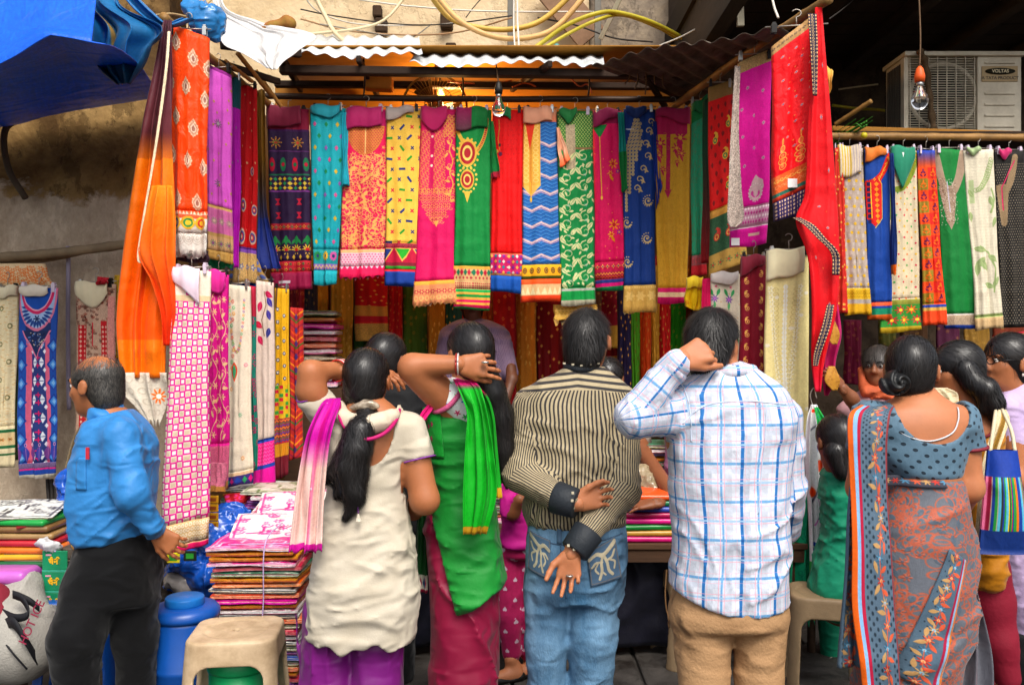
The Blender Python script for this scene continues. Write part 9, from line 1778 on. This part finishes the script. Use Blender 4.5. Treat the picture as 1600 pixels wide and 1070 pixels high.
figure(740, 6.2, 'shopkeeper in a mauve striped shirt, head hidden behind the hanging kurtas', (738, 478, 6.2), SK4, [(498, 718, 760, .06), (506, 702, 778, .09), (522, 692, 790, .11), (560, 690, 792, .12), (640, 694, 788, .12), (720, 696, 786, .12)], tmat('mauve_shirt', tsv, .8, ext='REPEAT'), ([(700, 700, 784, .11), (800, 702, 780, .1), (880, 702, 780, .1)],), black_tr, yaw=math.pi, seed=97, arms=[((692, 580, 6.15, .045), (690, 620, 6.05, .04)), ((798, 575, 6.1, .04), (800, 592, 6.05, .035), (785, 640, 5.95, .032))], sleeves=[((700, 525, 6.2, .065), (691, 585, 6.15, .058)), ((782, 525, 6.2, .065), (797, 582, 6.12, .058))], tilev=(.03, .03), cname='shirt')
figure(618, 4.1, 'person with short black hair in black clothes behind the cream kurta woman', (606, 560, 4.1), SK3, [(592, 600, 632, .06), (606, 584, 652, .09), (640, 576, 668, .11), (720, 580, 662, .12), (830, 580, 660, .12)], mat('black_top', '0b0b0d', .8), ([(820, 584, 656, .11), (950, 590, 650, .1), (1060, 592, 648, .08)],), black_tr, yaw=-.5, hs=1.0, seed=99, cname='black_top', nape=-.05)
th_ = Tex(1, 64, '9c1c50'); rr9 = random.Random(3); [(th_.ell(x-.05, y, .07, .07, 'c8b0bc'), th_.ell(x+.05, y, .07, .07, 'c8b0bc'), th_.tri(x, y+.03, .11, .14, 'c8b0bc')) for x, y in ((.25, .3), (.7, .75))]
pgirl, _, _ = figure(806, 4.15, 'girl in a magenta top and pink trousers with white hearts', (806, 668, 4.15), SK3, [(706, 795, 820, .05), (718, 784, 836, .075), (745, 780, 842, .09), (800, 784, 838, .095), (850, 780, 842, .1)], mat('magenta_jersey', 'b00c78', .7, cloth=.9, var=.1, bump=.2, bs=20), None, None, yaw=-.3, hs=.88, seed=101, arms=[((790, 745, 4.08, .035), (800, 800, 4.02, .032), (812, 780, 3.98, .026))], sleeves=[((788, 735, 4.1, .045), (797, 795, 4.03, .042), (812, 782, 3.99, .03))], cname='magenta_top')
hpz = [loftc(4.15, [(842, 784, 838, .09), (870, 784, 838, .09)])]+limb((797, 865, 4.15, .058), (796, 960, 4.12, .052), (800, 1018, 4.12, .046), k=.01)+limb((826, 865, 4.15, .06), (826, 960, 4.15, .055), (826, 1018, 4.16, .045), k=.01); V, F = surf(hpz, .010, (), folds(.008, 20, (.3, 0, 1), .3, 7)); uvl, w = surf_uv(hpz, V, F, (.09, .09)); mesh('heart_trousers', V, F, tmat('hearts', th_, .8, ext='REPEAT'), pgirl, uvl=uvl)
for (u, v, Y2) in ((798, 1030, 4.1), (826, 1032, 4.16)): c = np.array((Xp(u, Y2), Y2, 0.)); V, F = surf([rcone(c+np.array((.02, .02, .05)), c+np.array((.0, 0, .1)), .034, .03), rcone(c+np.array((.02, .0, .035)), c+np.array((-.09, -.06, .028)), .034, .03)], .008, [cutf(lambda p: p[:, 2]-.014, .003)]); mesh('foot', V, F, SK2, pgirl); V, F = surf([rcone(c+np.array((.03, .01, .024)), c+np.array((-.095, -.065, .022)), .04, .036, sq=((0, 0, 1), .75))], .007, [cutf(lambda p: p[:, 2]-.002, .003), ellip(c+np.array((-.02, -.012, .055)), (.055, .04, .03))]); mesh('ballet_shoe', V, F, shoe_m, pgirl)
pv, T, R = figure(965, 5.1, 'seated vendor reaching over the piled packets between the two men', (950, 590, 5.1), SK3, [(612, 935, 975, .07), (625, 915, 998, .1), (660, 905, 1005, .12), (760, 905, 1005, .13), (830, 900, 1010, .14)], mat('vendor_shirt', '7a6a60', .8, var=.15), None, None, yaw=2.9, hs=1.0, seed=103, arms=[((992, 660, 5.0, .05), (1004, 706, 4.8, .042), (1052, 775, 4.35, .036)), ((1052, 780, 4.35, .034), (1024, 786, 4.24, .027))], hands=[(P(1022, 787, 4.235), (-1, -.05, -.05), (0, -.3, 1), .18, (.15, .12, .15, .2), 1, .4, .1)], sleeves=[((990, 645, 5.05, .065), (1000, 690, 4.88, .055))], cname='shirt', nape=-.05)
figure(1080, 4.75, 'person with a pink scarf partly hidden by the raised checked sleeve', (1078, 598, 4.75), SK3, [(622, 1062, 1098, .06), (638, 1045, 1116, .1), (700, 1040, 1120, .12), (800, 1040, 1120, .12)], mat('pink_scarf', 'c07ca0', .75, var=.1), ([(790, 1045, 1116, .11), (980, 1050, 1110, .1)],), black_tr, yaw=2.4, seed=105, cname='pink_top')
